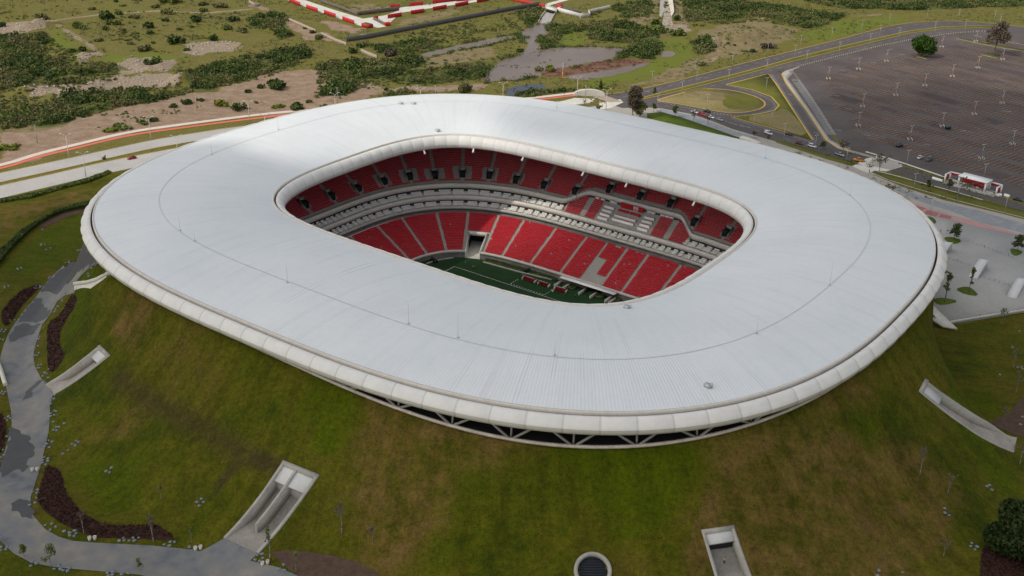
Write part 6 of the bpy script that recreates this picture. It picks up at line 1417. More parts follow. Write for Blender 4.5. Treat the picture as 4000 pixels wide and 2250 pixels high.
for x, y, k in ((1760, 368, 'o'), (1595, 416, 'o'), (1417, 472, 'o'), (2150, 458, 'o'), (1988, 512, 'o'), (1816, 570, 'o'), (1620, 637, 'o'), (2302, 407, 'o'), (2448, 357, 'o'), (2445, 617, 'o'), (2280, 682, 'o'), (2090, 753, 'o'), (1900, 832, 'o'), (2506, 860, 'b'), (2323, 945, 'b'), (2088, 283, 'o'), (2290, 250, 'o'), (1594, 750, 'n')):
    p = np.array(at(c5(x, y)))
    {'o': PO_, 'b': PB_, 'n': PN_}[k].put((*p, .07), .35, 1, {'o': 'parking lot lamp with an orange zone sign and white bollards at its foot', 'b': 'parking lot lamp with a blue zone sign' + (' at the right picture edge' if x > 2400 else ' behind the grey and white cars'), 'n': 'parking lot lamp without a sign, nearest the hatched strip'}[k], 'orange-signed lamps of the parking lot' if k == 'o' else None)
    for dx, dy in ((-.95, -.95), (.95, -.95), (.95, .95), (-.95, .95)): BL.put((p[0] + dx, p[1] + dy, .07), 0, 1, 'short white bollard at the foot of a parking lot lamp', 'bollards round the parking lamps')
mb = MB(); mb.tube((0, 0, 0), (0, 0, 1.0), .22, .18, 7); YB = Proto(tag(obj('bollard', mb, mat('cream_post', [(.5, .42, .26)], 1, .7)), 'x', 'bollard'))
pol, pth, _ = strip(P0(c5, [(1242, 396), (1500, 331), (1800, 257), (2100, 207), (2300, 189), (2400, 190)]), 1, 2); L_ = np.concatenate([[0], np.cumsum(np.linalg.norm(np.diff(pth, axis=0), axis=1))])
for s_ in np.arange(0, L_[-1], L_[-1] / 88): YB.put((np.interp(s_, L_, pth[:, 0]), np.interp(s_, L_, pth[:, 1]), .05), 0, 1, 'cream post in the row dividing ring road from parking lot', 'posts between ring road and parking lot')
def upole(x, y, f, h, label):
    p = at(f(x, y)); r = thing('utility_pole', label, 'utility pole', (*p, 0)); mb = MB(); mb.tube((0, 0, -.2), (0, 0, h), .2, .14, 8); obj('pole', mb, M['conc'], r); mb = MB(); mb.bar((-.8, 0, h - .6), (.8, 0, h - .6), .14, .14); obj('crossarm', mb, M['conc'], r)
upole(290, 1108, c3, 9.5, 'grey concrete pole at the left edge of the bare earth'); upole(1524, 852, c3, 10, 'grey concrete pole standing alone on the bare earth'); upole(588, 765, c4, 11, 'plain pole close to the twin-armed lamp above the far roof edge'); upole(1162, 705, c4, 8, 'thin pole beside the lamp above the middle of the far roof edge')
upole(1290, 715, c4, 8.5, 'thin grey pole among brush behind the far roof edge'); upole(2363, 760, c4, 12, 'tall thin pole at the road behind the roof right of the pool')
p = at(c4(2202, 578)); r = thing('marker_post', 'thin orange and white marker post at the edge of the marsh', 'post', (*p, 0)); mb = MB(); mb.tube((0, 0, 0), (0, 0, 5.2), .3, .25, 8); obj('base_section', mb, M['signo'], r); mb = MB(); mb.tube((0, 0, 5.2), (0, 0, 11), .14, .06, 6); obj('upper_rod', mb, M['white'], r)
# ------------------------------------------------------------------ vehicles
def vehicle(name, label, kind_, paint, pos, head, cat='car'):
    r = thing(name, label, cat, (*pos, .07), head)
    if kind_ == 'sedan': st = [(-2.2, .6, .72), (-2.05, .84, .9), (-1.1, .88, .96), (.8, .88, .94), (1.8, .85, .80), (2.2, .62, .62)]; cb = (-1.75, 1.05, -1.05, .35, 1.42)
    elif kind_ == 'suv': st = [(-2.35, .8, .95), (-2.25, .92, 1.1), (-1.1, .95, 1.12), (.9, .95, 1.1), (2.1, .9, 1.0), (2.35, .7, .75)]; cb = (-2.25, 1.15, -2.0, .55, 1.8)
    elif kind_ == 'van': st = [(-2.3, .82, .95), (-2.2, .9, 1.1), (-1.0, .92, 1.12), (1.1, .92, 1.1), (2.0, .88, .95), (2.3, .7, .7)]; cb = (-2.25, 1.55, -2.15, .75, 1.85)
    else: st = [(-2.65, .85, .95), (-2.6, .93, 1.02), (-.9, .95, 1.05), (1.2, .95, 1.05), (2.3, .9, .98), (2.65, .72, .75)]; cb = (-.75, 1.3, -.55, .65, 1.75)
    G_ = []
    for x, hw, zt in st: G_.append([(x, -hw, .32), (x, -hw, zt * .72), (x, -hw * .9, zt), (x, hw * .9, zt), (x, hw, zt * .72), (x, hw, .32)])
    mb = MB(); mb.grid(np.array(G_), cv=True); mb.add(G_[0], [tuple(range(6))]); mb.add(G_[-1], [tuple(range(6))[::-1]])
    if kind_ == 'pickup':
        for s in (-1, 1): mb.box((-1.7, s * .88, 1.0), (1.8, .1, .22))
        mb.box((-2.6, 0, 1.0), (.1, 1.7, .22))
    body = obj('body', mb, paint, r, smooth=False)
    zb = st[2][2] - .02; x0, x1, X0, X1, zt = cb; hb, ht = st[2][1] * .9, st[2][1] * .72
    V = [(x0, -hb, zb), (x1, -hb, zb), (x1, hb, zb), (x0, hb, zb), (X0, -ht, zt), (X1, -ht, zt), (X1, ht, zt), (X0, ht, zt)]
    mb = MB(); mb.add(V, [(4, 5, 6, 7), (0, 1, 5, 4), (1, 2, 6, 5), (2, 3, 7, 6), (3, 0, 4, 7)]); obj('windows', mb, paint if kind_ == 'van' and False else M['glass'], r)
    mb = MB(); mb.box(((X0 + X1) / 2, 0, zt - .02), (X1 - X0 + .12, ht * 2 + .06, .07)); obj('roof_panel', mb, paint, r)
    if kind_ == 'van': mb = MB(); mb.box((-1.2, 0, zb + .05), (1.9, hb * 2 - .02, zt - zb - .1)); obj('cargo_panel', mb, paint, r)
    if kind_ == 'pickup': mb = MB(); mb.box((-1.72, 0, 1.03), (1.66, 1.62, .05)); obj('bed_floor', mb, M['cark'], r)
    fx = st[-1][0] - .75; rx = st[0][0] + .8
    for x in (fx, rx):
        for s in (-1, 1):
            mb = MB(); mb.tube((x, s * (st[2][1] - .2), .34), (x, s * (st[2][1] + .02), .34), .34, .34, 12); obj('wheel', mb, M['tyre'], r)
    for s in (-1, 1):
        mb = MB(); mb.box((st[-1][0] - .08, s * .52, .55), (.16, .3, .14)); obj('headlight', mb, M['lamp'], r); mb = MB(); mb.box((st[0][0] + .05, s * .58, .6), (.12, .26, .16)); obj('tail_light', mb, M['red'], r)
    return r
def drive(name, label, k, paint, f, x, y, dx, dy, cat='car'):
    a = np.array(at(f(x, y))); b = np.array(at(f(x + dx, y + dy))); d = b - a; vehicle(name, label, k, M[paint], a, math.atan2(d[1], d[0]), cat)
drive('parked_car', 'white saloon first in the line of cars beside the teardrop island', 'sedan', 'carw', c5, 627, 669, 40, 11); drive('parked_car', 'bright red pickup between white cars beside the teardrop island', 'pickup', 'carr', c5, 672, 684, 40, 12, 'pickup')
drive('moving_car', 'black saloon passing the red pickup on its island side', 'sedan', 'cark', c5, 699, 664, -40, -10); drive('parked_car', 'white saloon right of the red pickup', 'sedan', 'carw', c5, 722, 699, 40, 12); drive('parked_car', 'silver-blue saloon last in the line below the teardrop island', 'sedan', 'cars', c5, 775, 714, 40, 12)
drive('delivery_van', 'white panel van on the approach road left of the maroon car', 'van', 'carw', c5, 1063, 795, 40, 12, 'van'); drive('parked_car', 'dark maroon saloon at the lower edge of the grass triangle', 'sedan', 'carm', c5, 1184, 799, -40, -12); drive('parked_car', 'dark maroon saloon beside the promenade grass strip', 'sedan', 'carm', c5, 1248, 854, 40, 12)
drive('off_road_car', 'white off-roader on the approach road right of two maroon cars', 'suv', 'carw', c5, 1321, 872, 40, 12); drive('pickup_truck', 'silver pickup before the end of the approach road', 'pickup', 'cars', c5, 1485, 922, 40, 13, 'pickup'); drive('pickup_truck', 'bright orange pickup parked at the end of the approach road', 'pickup', 'caro', c5, 1597, 955, -40, -6, 'pickup')
drive('off_road_car', 'black off-roader alone in the parking lot', 'suv', 'cark', c5, 1838, 868, 40, -13); drive('parked_car', 'white saloon in the parking lot next to a dark grey off-roader', 'sedan', 'carw', c5, 1961, 938, 30, -14); drive('off_road_car', 'dark grey off-roader in the parking lot right of the white car', 'suv', 'carg', c5, 2013, 952, -30, 14)
drive('parked_car', 'dark teal car at the right picture edge beyond the ticket pavilion', 'sedan', 'cart', c5, 2540, 1187, 40, 10); drive('moving_car', 'red hatchback driving on the concrete road left of the stadium', 'sedan', 'carr', lambda x, y: (x, y), 515, 621, -60, 12)
p = at(c5(2124, 766)); r = thing('rubbish_container', 'dark teal rubbish container standing alone in the parking lot', 'container', (*p, .07), .3); mb = MB(); mb.add([(-1.2, -.7, .2), (1.2, -.7, .2), (1.2, .7, .2), (-1.2, .7, .2), (-1.45, -.9, 1.4), (1.45, -.9, 1.4), (1.45, .9, 1.4), (-1.45, .9, 1.4)], [(3, 2, 1, 0), (0, 1, 5, 4), (1, 2, 6, 5), (2, 3, 7, 6), (3, 0, 4, 7)]); obj('bin_body', mb, M['cart'], r)
mb = MB(); mb.add([(-1.5, -.95, 1.4), (1.5, -.95, 1.4), (1.5, .95, 1.4), (-1.5, .95, 1.4), (-1.4, 0, 1.95), (1.4, 0, 1.95)], [(0, 1, 5, 4), (2, 3, 4, 5), (0, 4, 3), (1, 2, 5)]); obj('lid', mb, M['cart'], r)
p = np.array(at((406, 622))); r = thing('handcart', 'small dark cart loaded with green sacks on the road median', 'cart', (*p, .05), .3); mb = MB(); mb.box((0, 0, .4), (1.8, 1.1, .12)); mb.bar((-.9, 0, .5), (-1.5, 0, 1.2), .08, .08); obj('bed', mb, M['oak'], r); mb = MB(); mb.ball((.2, 0, .95), (.8, .5, .5), 9, 6, rough=.2); mb.ball((.7, .1, 1.5), (.35, .4, .6), 8, 6, rough=.2); obj('load', mb, M['leafo'], r)
for s in (-1, 1): mb = MB(); mb.tube((0, s * .6, .38), (0, s * .7, .38), .38, .38, 12); obj('wheel', mb, M['tyre'], r)
# ------------------------------------------------------------------ ticket pavilion
A0, B0 = np.array(at((3689, 711))), np.array(at((3889, 764))); ex = (B0 - A0); LP = np.linalg.norm(ex); ang = math.atan2(ex[1], ex[0])
r = thing('ticket_pavilion', 'white-framed ticket pavilion with dark red banners between lot and side road', 'pavilion', (*A0, 0), ang)
a0, a1 = LP * .27, LP * .78; dp = 5.5
mb = MB(); mb.box(((a0 + a1) / 2, dp / 2, 4.6), (a1 - a0 + 1.2, dp + 1.4, .4)); obj('roof', mb, M['white'], r)
for x in (a0, a1):
    for y in (0, dp): mb = MB(); mb.box((x, y, 0), (.7, .7, 4.6)); obj('column', mb, M['white'], r)
mb = MB(); mb.box(((a0 + a1) / 2, dp - .3, 0), (a1 - a0 - .9, .25, 4.5)); obj('back_wall', mb, M['white'], r)
mb = MB(); mb.box(((a0 + a1) / 2 + .5, -.05, 3.35), (a1 - a0 - 2.2, .14, 1.0)); obj('banner', mb, M['red'], r)
for x0, x1, h0, h1, m_ in ((.05, .42, 1.4, 2.6, 'red'), (.5, .95, 1.0, 2.3, 'red'), (.08, .2, .5, 1.2, 'white'), (.6, .7, .3, .9, 'white')): mb = MB(); mb.box((a0 + (a1 - a0) * (x0 + x1) / 2, 2.4, h0), ((a1 - a0) * (x1 - x0), .2, h1 - h0)); obj('banner', mb, M[m_], r)
for x0, x1 in ((0, a0), (a1, LP)):
    e = x0 if x0 == 0 else x1
    for y in (0, dp): mb = MB(); mb.box((e, y, 0), (.6, .6, 4.0)); obj('column', mb, M['white'], r)
    mb = MB(); mb.bar((x0, dp, 3.8), (x1, dp, 3.8), .4, .5); mb.bar((e, 0, 3.8), (e, dp, 3.8), .4, .5); obj('portal_beam', mb, M['white'], r)
    mb = MB(); mb.box(((x0 + x1) / 2, dp - .1, 2.6), (x1 - x0 - .8, .12, 1.0)); obj('banner', mb, M['red'], r)
    mb = MB(); mb.box((e, dp / 2, .8), (.12, dp * .6, 2.2)); obj('side_banner', mb, M['red'], r)
mb = MB()
for z in (.45, .95): mb.bar((2.5, -1.6, z), (LP - 2, -1.6, z), .07, .07)
for x in np.arange(2.5, LP - 1.9, 1.4): mb.box((x, -1.6, 0), (.08, .08, 1.05))
obj('railing', mb, M['white'], r)
mb = MB(); mb.box((LP / 2, 1.5, .02), (LP, dp + 3, .1)); obj('floor_slab', mb, M['conc'], r)
for (xa, ya), (xb, yb), lb in (((3642, 699), (3680, 711), 'long white barrier left of the ticket pavilion'), ((3893, 766), (3910, 765), 'small white slab lying at the right end of the pavilion'), ((3922, 765), (3942, 771), 'white block barrier near the right picture edge')):
    ribbon_wall('traffic_barrier', lb, [at((xa, ya)), at((xb, yb))], 1.1, .9, M['white'], 'barrier', it=0)
# ------------------------------------------------------------------ people: body grown on a skeleton, clothes over it
def person(label, pos, face, top, legs, walk=.15):
    r = thing('person', label, 'person', tuple(pos), face)
    def skin(name, V, E, R_2, m):
        me = bpy.data.meshes.new(name); me.from_pydata(V, E, []); me.materials.append(m)
        o = bpy.data.objects.new(name, me); COL.objects.link(o); o.parent = r
        md = o.modifiers.new('skin', 'SKIN'); md.use_smooth_shade = True
        for v, q in zip(me.skin_vertices[0].data, R_2): v.radius = (q, q)
        me.skin_vertices[0].data[0].use_root = True
        o.modifiers.new('sub', 'SUBSURF').levels = 1; o.modifiers['sub'].render_levels = 1; return o
    w_ = walk
    V = [(0, 0, .95), (0, 0, 1.2), (0, 0, 1.42), (0, 0, 1.52), (.02, 0, 1.62), (.02, 0, 1.74), (w_, .1, .5), (w_ - .02, .1, .08), (w_ + .12, .1, .04), (-w_, -.1, .5), (-w_ - .08, -.1, .08), (-w_ + .06, -.1, .04), (0, .2, 1.4), (-.06, .26, 1.12), (.06, .26, .88), (0, -.2, 1.4), (.06, -.26, 1.12), (.14, -.24, .9)]
    E = [(0, 1), (1, 2), (2, 3), (3, 4), (4, 5), (0, 6), (6, 7), (7, 8), (0, 9), (9, 10), (10, 11), (2, 12), (12, 13), (13, 14), (2, 15), (15, 16), (16, 17)]
    skin('body', V, E, [.14, .13, .15, .06, .1, .07, .07, .045, .04, .07, .045, .04, .06, .045, .035, .06, .045, .035], M['skin'])
    skin('shirt', [V[i] for i in (0, 1, 2, 12, 13, 15, 16)], [(0, 1), (1, 2), (2, 3), (3, 4), (2, 5), (5, 6)], [.155, .15, .17, .075, .06, .075, .06], M[top])
    skin('trousers', [(0, 0, .96), V[6], V[7], V[9], V[10]], [(0, 1), (1, 2), (0, 3), (3, 4)], [.16, .09, .065, .09, .065], M[legs])
    mb = MB(); mb.ball((.0, 0, 1.72), (.12, .11, .11), 8, 6); obj('hair', mb, M['hair'], r, smooth=True); return r
for f, x, y, z, fc, tp, lg, lb in ((c5, 1521, 1003, 0, 1, 'cloth1', 'cloth2', 'left person of the trio standing on the promenade, white top'), (c5, 1529, 1000, 0, 3, 'cloth3', 'cloth4', 'middle person of the promenade trio in a blue top'), (c5, 1537, 999, 0, 4, 'cloth1', 'cloth4', 'right person of the promenade trio in white top and black trousers'),
                                   (c5, 1659, 1024, 0, 2, 'cloth5', 'cloth2', 'person in a red top at the corner of the promenade grass strip'), (cR, 1219, 745, pz, 1, 'cloth5', 'cloth1', 'person in a red top on the plaza near the eave'), (cR, 1266, 745, pz, 2, 'cloth5', 'cloth1', 'person in red beside the plaza tree'),
                                   (c6, 664, 250, ZF, 0, 'cloth3', 'cloth3', 'person in blue on the pitch corner in front of the portal'), (c6, 748, 308, ZF, 2, 'cloth1', 'cloth4', 'left one of two people standing on the pitch near the corner'), (c6, 777, 303, ZF, 4, 'cloth4', 'cloth2', 'right one of two people standing on the pitch near the corner'),
                                   (c6, 1838, 628, ZF, 1, 'cloth4', 'cloth4', 'dark-clothed person on the pitch below the benches'), (c6, 1958, 648, ZF, 3, 'cloth4', 'cloth2', 'person in dark clothes alone on the pitch right of the benches')):
    person(lb, (*at(f(x, y), z), z + .1 * (z == 0) + .03), fc, tp, lg)
# ------------------------------------------------------------------ things beside the pitch
for u0, u1, lb in ((-23.3, -17.4, 'team bench shelter with red seats farthest from the white canopy'), (-15.7, -10.8, 'middle team bench shelter with red seats'), (-7.9, -2.6, 'short team bench shelter with white ends beside scattered bags')):
    c = W((u0 + u1) / 2, 41.6); ln = u1 - u0; r = thing('team_bench', lb, 'bench', tuple(c), PHI)
    mb = MB(); t = np.linspace(0, 1, 7); Gm = np.stack([np.stack([np.full(7, s), .9 - 1.7 * (t ** 1.5) , .2 + 2.0 * np.sin(t * math.pi / 2)], 1) for s in (-ln / 2, ln / 2)], 1); mb.grid(Gm); obj('shelter_shell', mb, M['pink'], r)
    mb = MB(); mb.box((0, -.75, 2.15), (ln + .1, .4, .12)); obj('front_beam', mb, M['pink'], r)
    n = int(ln / .62)
    for i in range(n):
        mb = MB(); x = -ln / 2 + (i + .5) * ln / n; mb.box((x, .0, .42), (.5, .5, .1)); mb.box((x, .28, .45), (.5, .1, .75)); obj('seat', mb, M['seat'], r)
    for s in (-1, 1): mb = MB(); mb.prism([(s * ln / 2 - .06, -.8), (s * ln / 2 + .06, -.8), (s * ln / 2 + .06, .9), (s * ln / 2 - .06, .9)], 0, [1.2, 1.2, 1.5, 1.5]); obj('end_panel', mb, M['white'], r)
for i, (u, v) in enumerate(((-8.2, 40.2), (-7.4, 39.6), (-6.2, 39.2), (-5.0, 39.4))):
    mb = MB(); mb.ball((0, 0, .22), (.5, .28, .26), 8, 6, rough=.2, seed=i); tag(obj('kit_bag', mb, M['cloth1' if i < 2 else 'cloth4'], loc=tuple(W(u, v)), rz=i), 'white kit bag lying by the short team bench' if i < 2 else 'black kit bag lying by the short team bench', 'bag', 'white kit bags' if i < 2 else 'black kit bags')
def pitch_hedge(label, f, pts, w_):
    p = np.array([at(f(*q), ZF) for q in pts]); pol, c, t = strip(p, w_, 1); lo, hi = pol.min(0), pol.max(0); n = int((hi - lo).prod() * 26); xy = lo + R_.random((n, 2)) * (hi - lo); xy = xy[in_poly(pol, xy[:, 0], xy[:, 1])]; n = len(xy)
    mb = MB(); mb.prism(pol, ZF, ZF + .75); mb.quads(leaf_quads(np.c_[xy, ZF + .45 + R_.random(n) * .6], .12 + .14 * R_.random(n), R_)); o = np.append(c.mean(0), ZF); tag(obj('hedge', mb, M['leafg'] if False else M['leafd'], loc=tuple(o), off=o), label, 'hedge')
pitch_hedge('low hedge behind the left goal line, left of a black gap', c6, [(90, 246), (180, 214), (262, 188)], 1.7); pitch_hedge('low hedge between black gap and grey frames left of the portal', c6, [(318, 172), (420, 158), (530, 152)], 1.5)
pitch_hedge('long low hedge right of the portal along the far touchline', c6, [(900, 206), (1100, 262), (1360, 334)], 2.4); pitch_hedge('low hedge between the black gap and the white canopy', c6, [(1425, 352), (1600, 402), (1740, 440)], 2.4)
pitch_hedge('planted box under the left half of the white canopy', c6, [(1830, 500), (1960, 545)], 3.0); pitch_hedge('planted box under the right half of the white canopy', c6, [(2130, 600), (2290, 650)], 3.0); pitch_hedge('small planted patch at the right end of the canopy', c6, [(2390, 655), (2500, 690)], 2.5)
r = thing('players_canopy', 'long white flat canopy over the players tunnel at the far touchline', 'canopy', tuple(W(3.5, 48)), PHI)
mb = MB(); mb.box((0, 0, 3.0), (25.5, 3.0, .25)); obj('canopy_slab', mb, M['white'], r)
for u in (-12.5, -8.5, -1.0, 4.2, 11.0, 12.6): mb = MB(); mb.box((u, -2.6, 0), (.35, 5.5, 1.5 if u not in (11.0,) else 1.9)); obj('fin_wall', mb, M['conc_lt'], r)
mb = MB(); mb.box((1.8, 1.4, 0), (6.5, .2, 2.9)); obj('tunnel_opening', mb, M['dark'], r)
for pts in ([(870, 232), (1100, 296), (1340, 362), (1680, 442)], [(200, 252), (350, 207), (520, 182)]):
    p = np.array([at(c6(*q), ZF) for q in pts]); pol, c, t = strip(p, .3, 1); mb = MB(); mb.prism(pol, ZF, ZF + .75); o = np.append(c.mean(0), ZF)
    tag(obj('advertising_board', mb, M['conc'], loc=tuple(o), off=o), 'low grey board line along the far touchline' if len(pts) > 3 else 'low grey board line behind the left goal line', 'board')
for x, y in ((278, 175), (1388, 312)):
    q = BASE.near([w2l(*at(c6(x, y), ZF + 1.5))])[1][0]; p = pt(q, -2.2, 0); p0 = W(p[0], p[1]); r = thing('tunnel_cover', 'black fabric tunnel cover through the hedge ' + ('behind the left goal line' if x < 500 else 'at the far touchline'), 'tunnel cover', tuple(p0), math.atan2(*(BASE.off(np.array([q]), np.array([1.]))[0] - BASE.off(np.array([q]), np.array([0.]))[0])[::-1]) + PHI)
    mb = MB(); t = np.linspace(0, math.pi, 9); mb.grid(np.stack([np.stack([np.full(9, s), np.cos(t) * .9, 1.7 * np.sin(t) ** .8], 1) for s in (-1.6, 1.6)], 1)); obj('cover', mb, M['cloth4'], r)
person('person in white shirt standing on the steps of the small bottom tunnel', np.array(STEEP['mid']) + [0, 0, .05], 1, 'cloth1', 'cloth4', .05)
# ------------------------------------------------------------------ trees and shrubs
M['leafk'] = leaf_mat('leaf_evergreen', [(.012, .024, .006), (.026, .042, .011), (.045, .06, .018)])
def crown_pts(n, blobs, rng):
    P = []
    for (x, y, z, rx, ry, rz), k in zip(blobs, rng.multinomial(n, [b[3] * b[4] * b[5] for b in blobs] / np.sum([b[3] * b[4] * b[5] for b in blobs]))):
        d = rng.normal(size=(k, 3)); d /= np.linalg.norm(d, axis=1)[:, None]; rr = rng.random(k) ** .38; P.append(np.array([x, y, z]) + d * rr[:, None] * np.array([rx, ry, rz]))
    return np.concatenate(P)
def tree(label, pos, h, cr, kind_='broad', leaf='leafm', bark='trunk', nleaf=900, seed=0, group=None, ls=.3, name='tree', clear=.3):
    g = np.random.default_rng(seed); r = thing(name, label, 'tree', tuple(pos), g.random() * 6, group); tr = MB(); tips = []
    th = h * (clear + .12); r0 = max(.035 * h * .55, .05); bend = g.normal(size=2) * h * .02
    top = np.array([*bend, th]); tr.tube((0, 0, -.3), top * [.5, .5, .5], r0, r0 * .8, 8); tr.tube(top * .5, top, r0 * .8, r0 * .62, 8)
    nl = 5 if kind_ != 'slim' else 4
    for i in range(nl):
        a = 2 * math.pi * i / nl + g.random(); up_ = h * (.62 + .25 * g.random()); e = np.array([math.cos(a) * cr * .55, math.sin(a) * cr * .55, up_]); m_ = top * .6 + e * .4 + [0, 0, h * .04]
        tr.tube(top * (1 - .3 * g.random()), m_, r0 * .5, r0 * .34, 6); tr.tube(m_, e, r0 * .34, r0 * .12, 5); tips.append(e)
        for j in range(3 if kind_ == 'bare' else 1):
            e2 = e + g.normal(size=3) * cr * .35 + [0, 0, h * .1]; tr.tube(m_ * .5 + e * .5, e2, r0 * .18, r0 * .06, 4); tips.append(e2)
            if kind_ == 'bare':
                for k in range(3): e3 = e2 + g.normal(size=3) * cr * .28 + [0, 0, h * .05]; tr.tube(e2 * .6 + e * .4, e3, r0 * .1, r0 * .05, 3)
    tr.tube(top, (bend[0] * 1.5, bend[1] * 1.5, h * .85), r0 * .5, r0 * .1, 6)
    obj('trunk', tr, M[bark], r)
    zc = h * (clear + (1 - clear) * .52); hz_ = h * (1 - clear) * .5
    if kind_ == 'conifer': bl = [(0, 0, h * f_, cr * (1.05 - f_), cr * (1.05 - f_), h * .12) for f_ in (.2, .32, .44, .56, .68, .8, .92)]
    elif kind_ == 'bare': bl = [(e[0], e[1], e[2], cr * .4, cr * .4, cr * .35) for e in tips]
    else:
        bl = []
        for i in range(9 if kind_ != 'slim' else 5):
            a = g.random() * 6.28; q = g.random() ** .5 * cr * .62; z = zc + (g.random() - .5) * hz_ * 1.35; s_ = cr * (.34 + .22 * g.random()); bl.append((math.cos(a) * q, math.sin(a) * q, z, s_, s_, s_ * .8))
        bl.append((0, 0, zc + hz_ * .55, cr * .5, cr * .5, hz_ * .45))
    P = crown_pts(nleaf, bl, g); obj('crown', MB().quads(leaf_quads(P, ls * (.6 + .8 * g.random(len(P))), g)), M[leaf], r); return r
def T(f, x, yb, yt, wpx, label, z=0.0, **k):
    px_ = f(x, yb); p = gp(px_) if z == 0 else np.array([*at(px_, z), z]); sc_ = abs(f(1, 0)[0] - f(0, 0)[0]); d = ray(px_); dist = np.linalg.norm(np.array([0, 0, HC]) - p)
    dpt = math.asin(-d[2] / np.linalg.norm(d)); h = (yb - yt) * sc_ * dist / FPX / math.cos(dpt) * 1.0; cr = wpx * sc_ * dist / FPX / 2
    return tree(label, p, h, cr, **k)
T(c5, 1980, 338, 228, 155, 'dense round green tree standing in the parking lot', leaf='leafg', nleaf=3200, seed=1, ls=.55, clear=.18)
T(c5, 2397, 324, 155, 145, 'large brownish half-bare tree on a grass island in the parking lot', leaf='leafb', nleaf=2200, seed=2, ls=.5, clear=.22)
T(c5, 262, 695, 515, 130, 'tall ragged dark tree rising behind the roof edge beside the promenade', leaf='leafb', nleaf=1700, seed=3, ls=.5, clear=.2, bark='trunk'); T(c5, 300, 700, 600, 90, 'shorter dark tree leaning against the tall ragged tree behind the roof', leaf='leafo', nleaf=900, seed=31, ls=.5, clear=.15)
for i, (x, yb, yt, w_, kd, lf, n_, lb) in enumerate(((382, 663, 612, 42, 'slim', 'leafd', 330, 'small dark leafy tree at the left end of the promenade'), (508, 694, 628, 46, 'slim', 'leafd', 330, 'small dark leafy tree on the promenade grass left of the cars'), (619, 728, 655, 34, 'bare', 'leafb', 60, 'thin bare tree in front of the white and red cars'), (703, 757, 685, 32, 'bare', 'leafb', 60, 'thin bare tree in front of the silver car'),
      (975, 818, 780, 26, 'bare', 'leafb', 90, 'small reddish sapling near the white van'), (1058, 846, 803, 24, 'bare', 'leafb', 90, 'small reddish sapling below the white van'), (1385, 884, 836, 40, 'broad', 'leafd', 260, 'small dark bushy tree right of the white off-roader'), (1505, 908, 848, 56, 'bare', 'leafb', 130, 'thin brownish tree between silver pickup and grass triangle'),
      (1718, 1036, 920, 68, 'bare', 'leafb', 160, 'tall pale bare tree at the entrance paving'), (2003, 1132, 1068, 34, 'slim', 'leafd', 260, 'small dark tree on the grass strip right of the bare tree'), (2125, 1150, 1066, 46, 'slim', 'leafd', 300, 'dark round tree in front of the left end of the pavilion'), (2215, 1165, 1085, 60, 'bare', 'leafb', 80, 'thin bare tree in front of the pavilion banners'),
      (1770, 1136, 1098, 34, 'bare', 'leafb', 40, 'left twiggy sapling of the pair at the roof edge'), (1800, 1142, 1100, 30, 'bare', 'leafb', 40, 'right twiggy sapling of the pair at the roof edge'), (70, 526, 464, 26, 'conifer', 'leafd', 420, 'dark narrow conifer left of the road by the pool'), (390, 552, 514, 26, 'conifer', 'leafd', 360, 'small dark conifer on the road median'), (60, 660, 626, 34, 'slim', 'leafo', 200, 'small tree on the lawn behind the far roof edge'))):
    T(c5, x, yb, yt, w_, lb, kind_=kd, leaf=lf, nleaf=n_, seed=40 + i, ls=.32, clear=.28 if kd != 'conifer' else .05, bark='trunkp' if kd == 'bare' else 'trunk')
for i, (x, yb, yt, w_, kd, n_, lb) in enumerate(((1316, 784, 684, 92, 'broad', 700, 'bushy dark tree on the leaf-shaped planting island nearest the eave'), (1764, 868, 762, 82, 'broad', 650, 'bushy dark tree on the planting island at the right picture edge'), (1248, 1230, 1028, 66, 'slim', 300, 'tall slender leafy tree on the front planting island of the plaza'), (1422, 1162, 992, 40, 'slim', 220, 'slender tree in front of the white stair canopy'))):
    T(cR, x, yb, yt, w_, lb, z=pz, kind_=kd, leaf='leafd' if i < 2 else 'leafm', nleaf=n_, seed=70 + i, ls=.28, clear=.2)
c_ = gp(cRB(1345, 1330)); tree('massive dark evergreen tree at the bottom right corner', c_, 14.5, 9.9, leaf='leafk', nleaf=17000, seed=90, ls=.42, clear=.04)
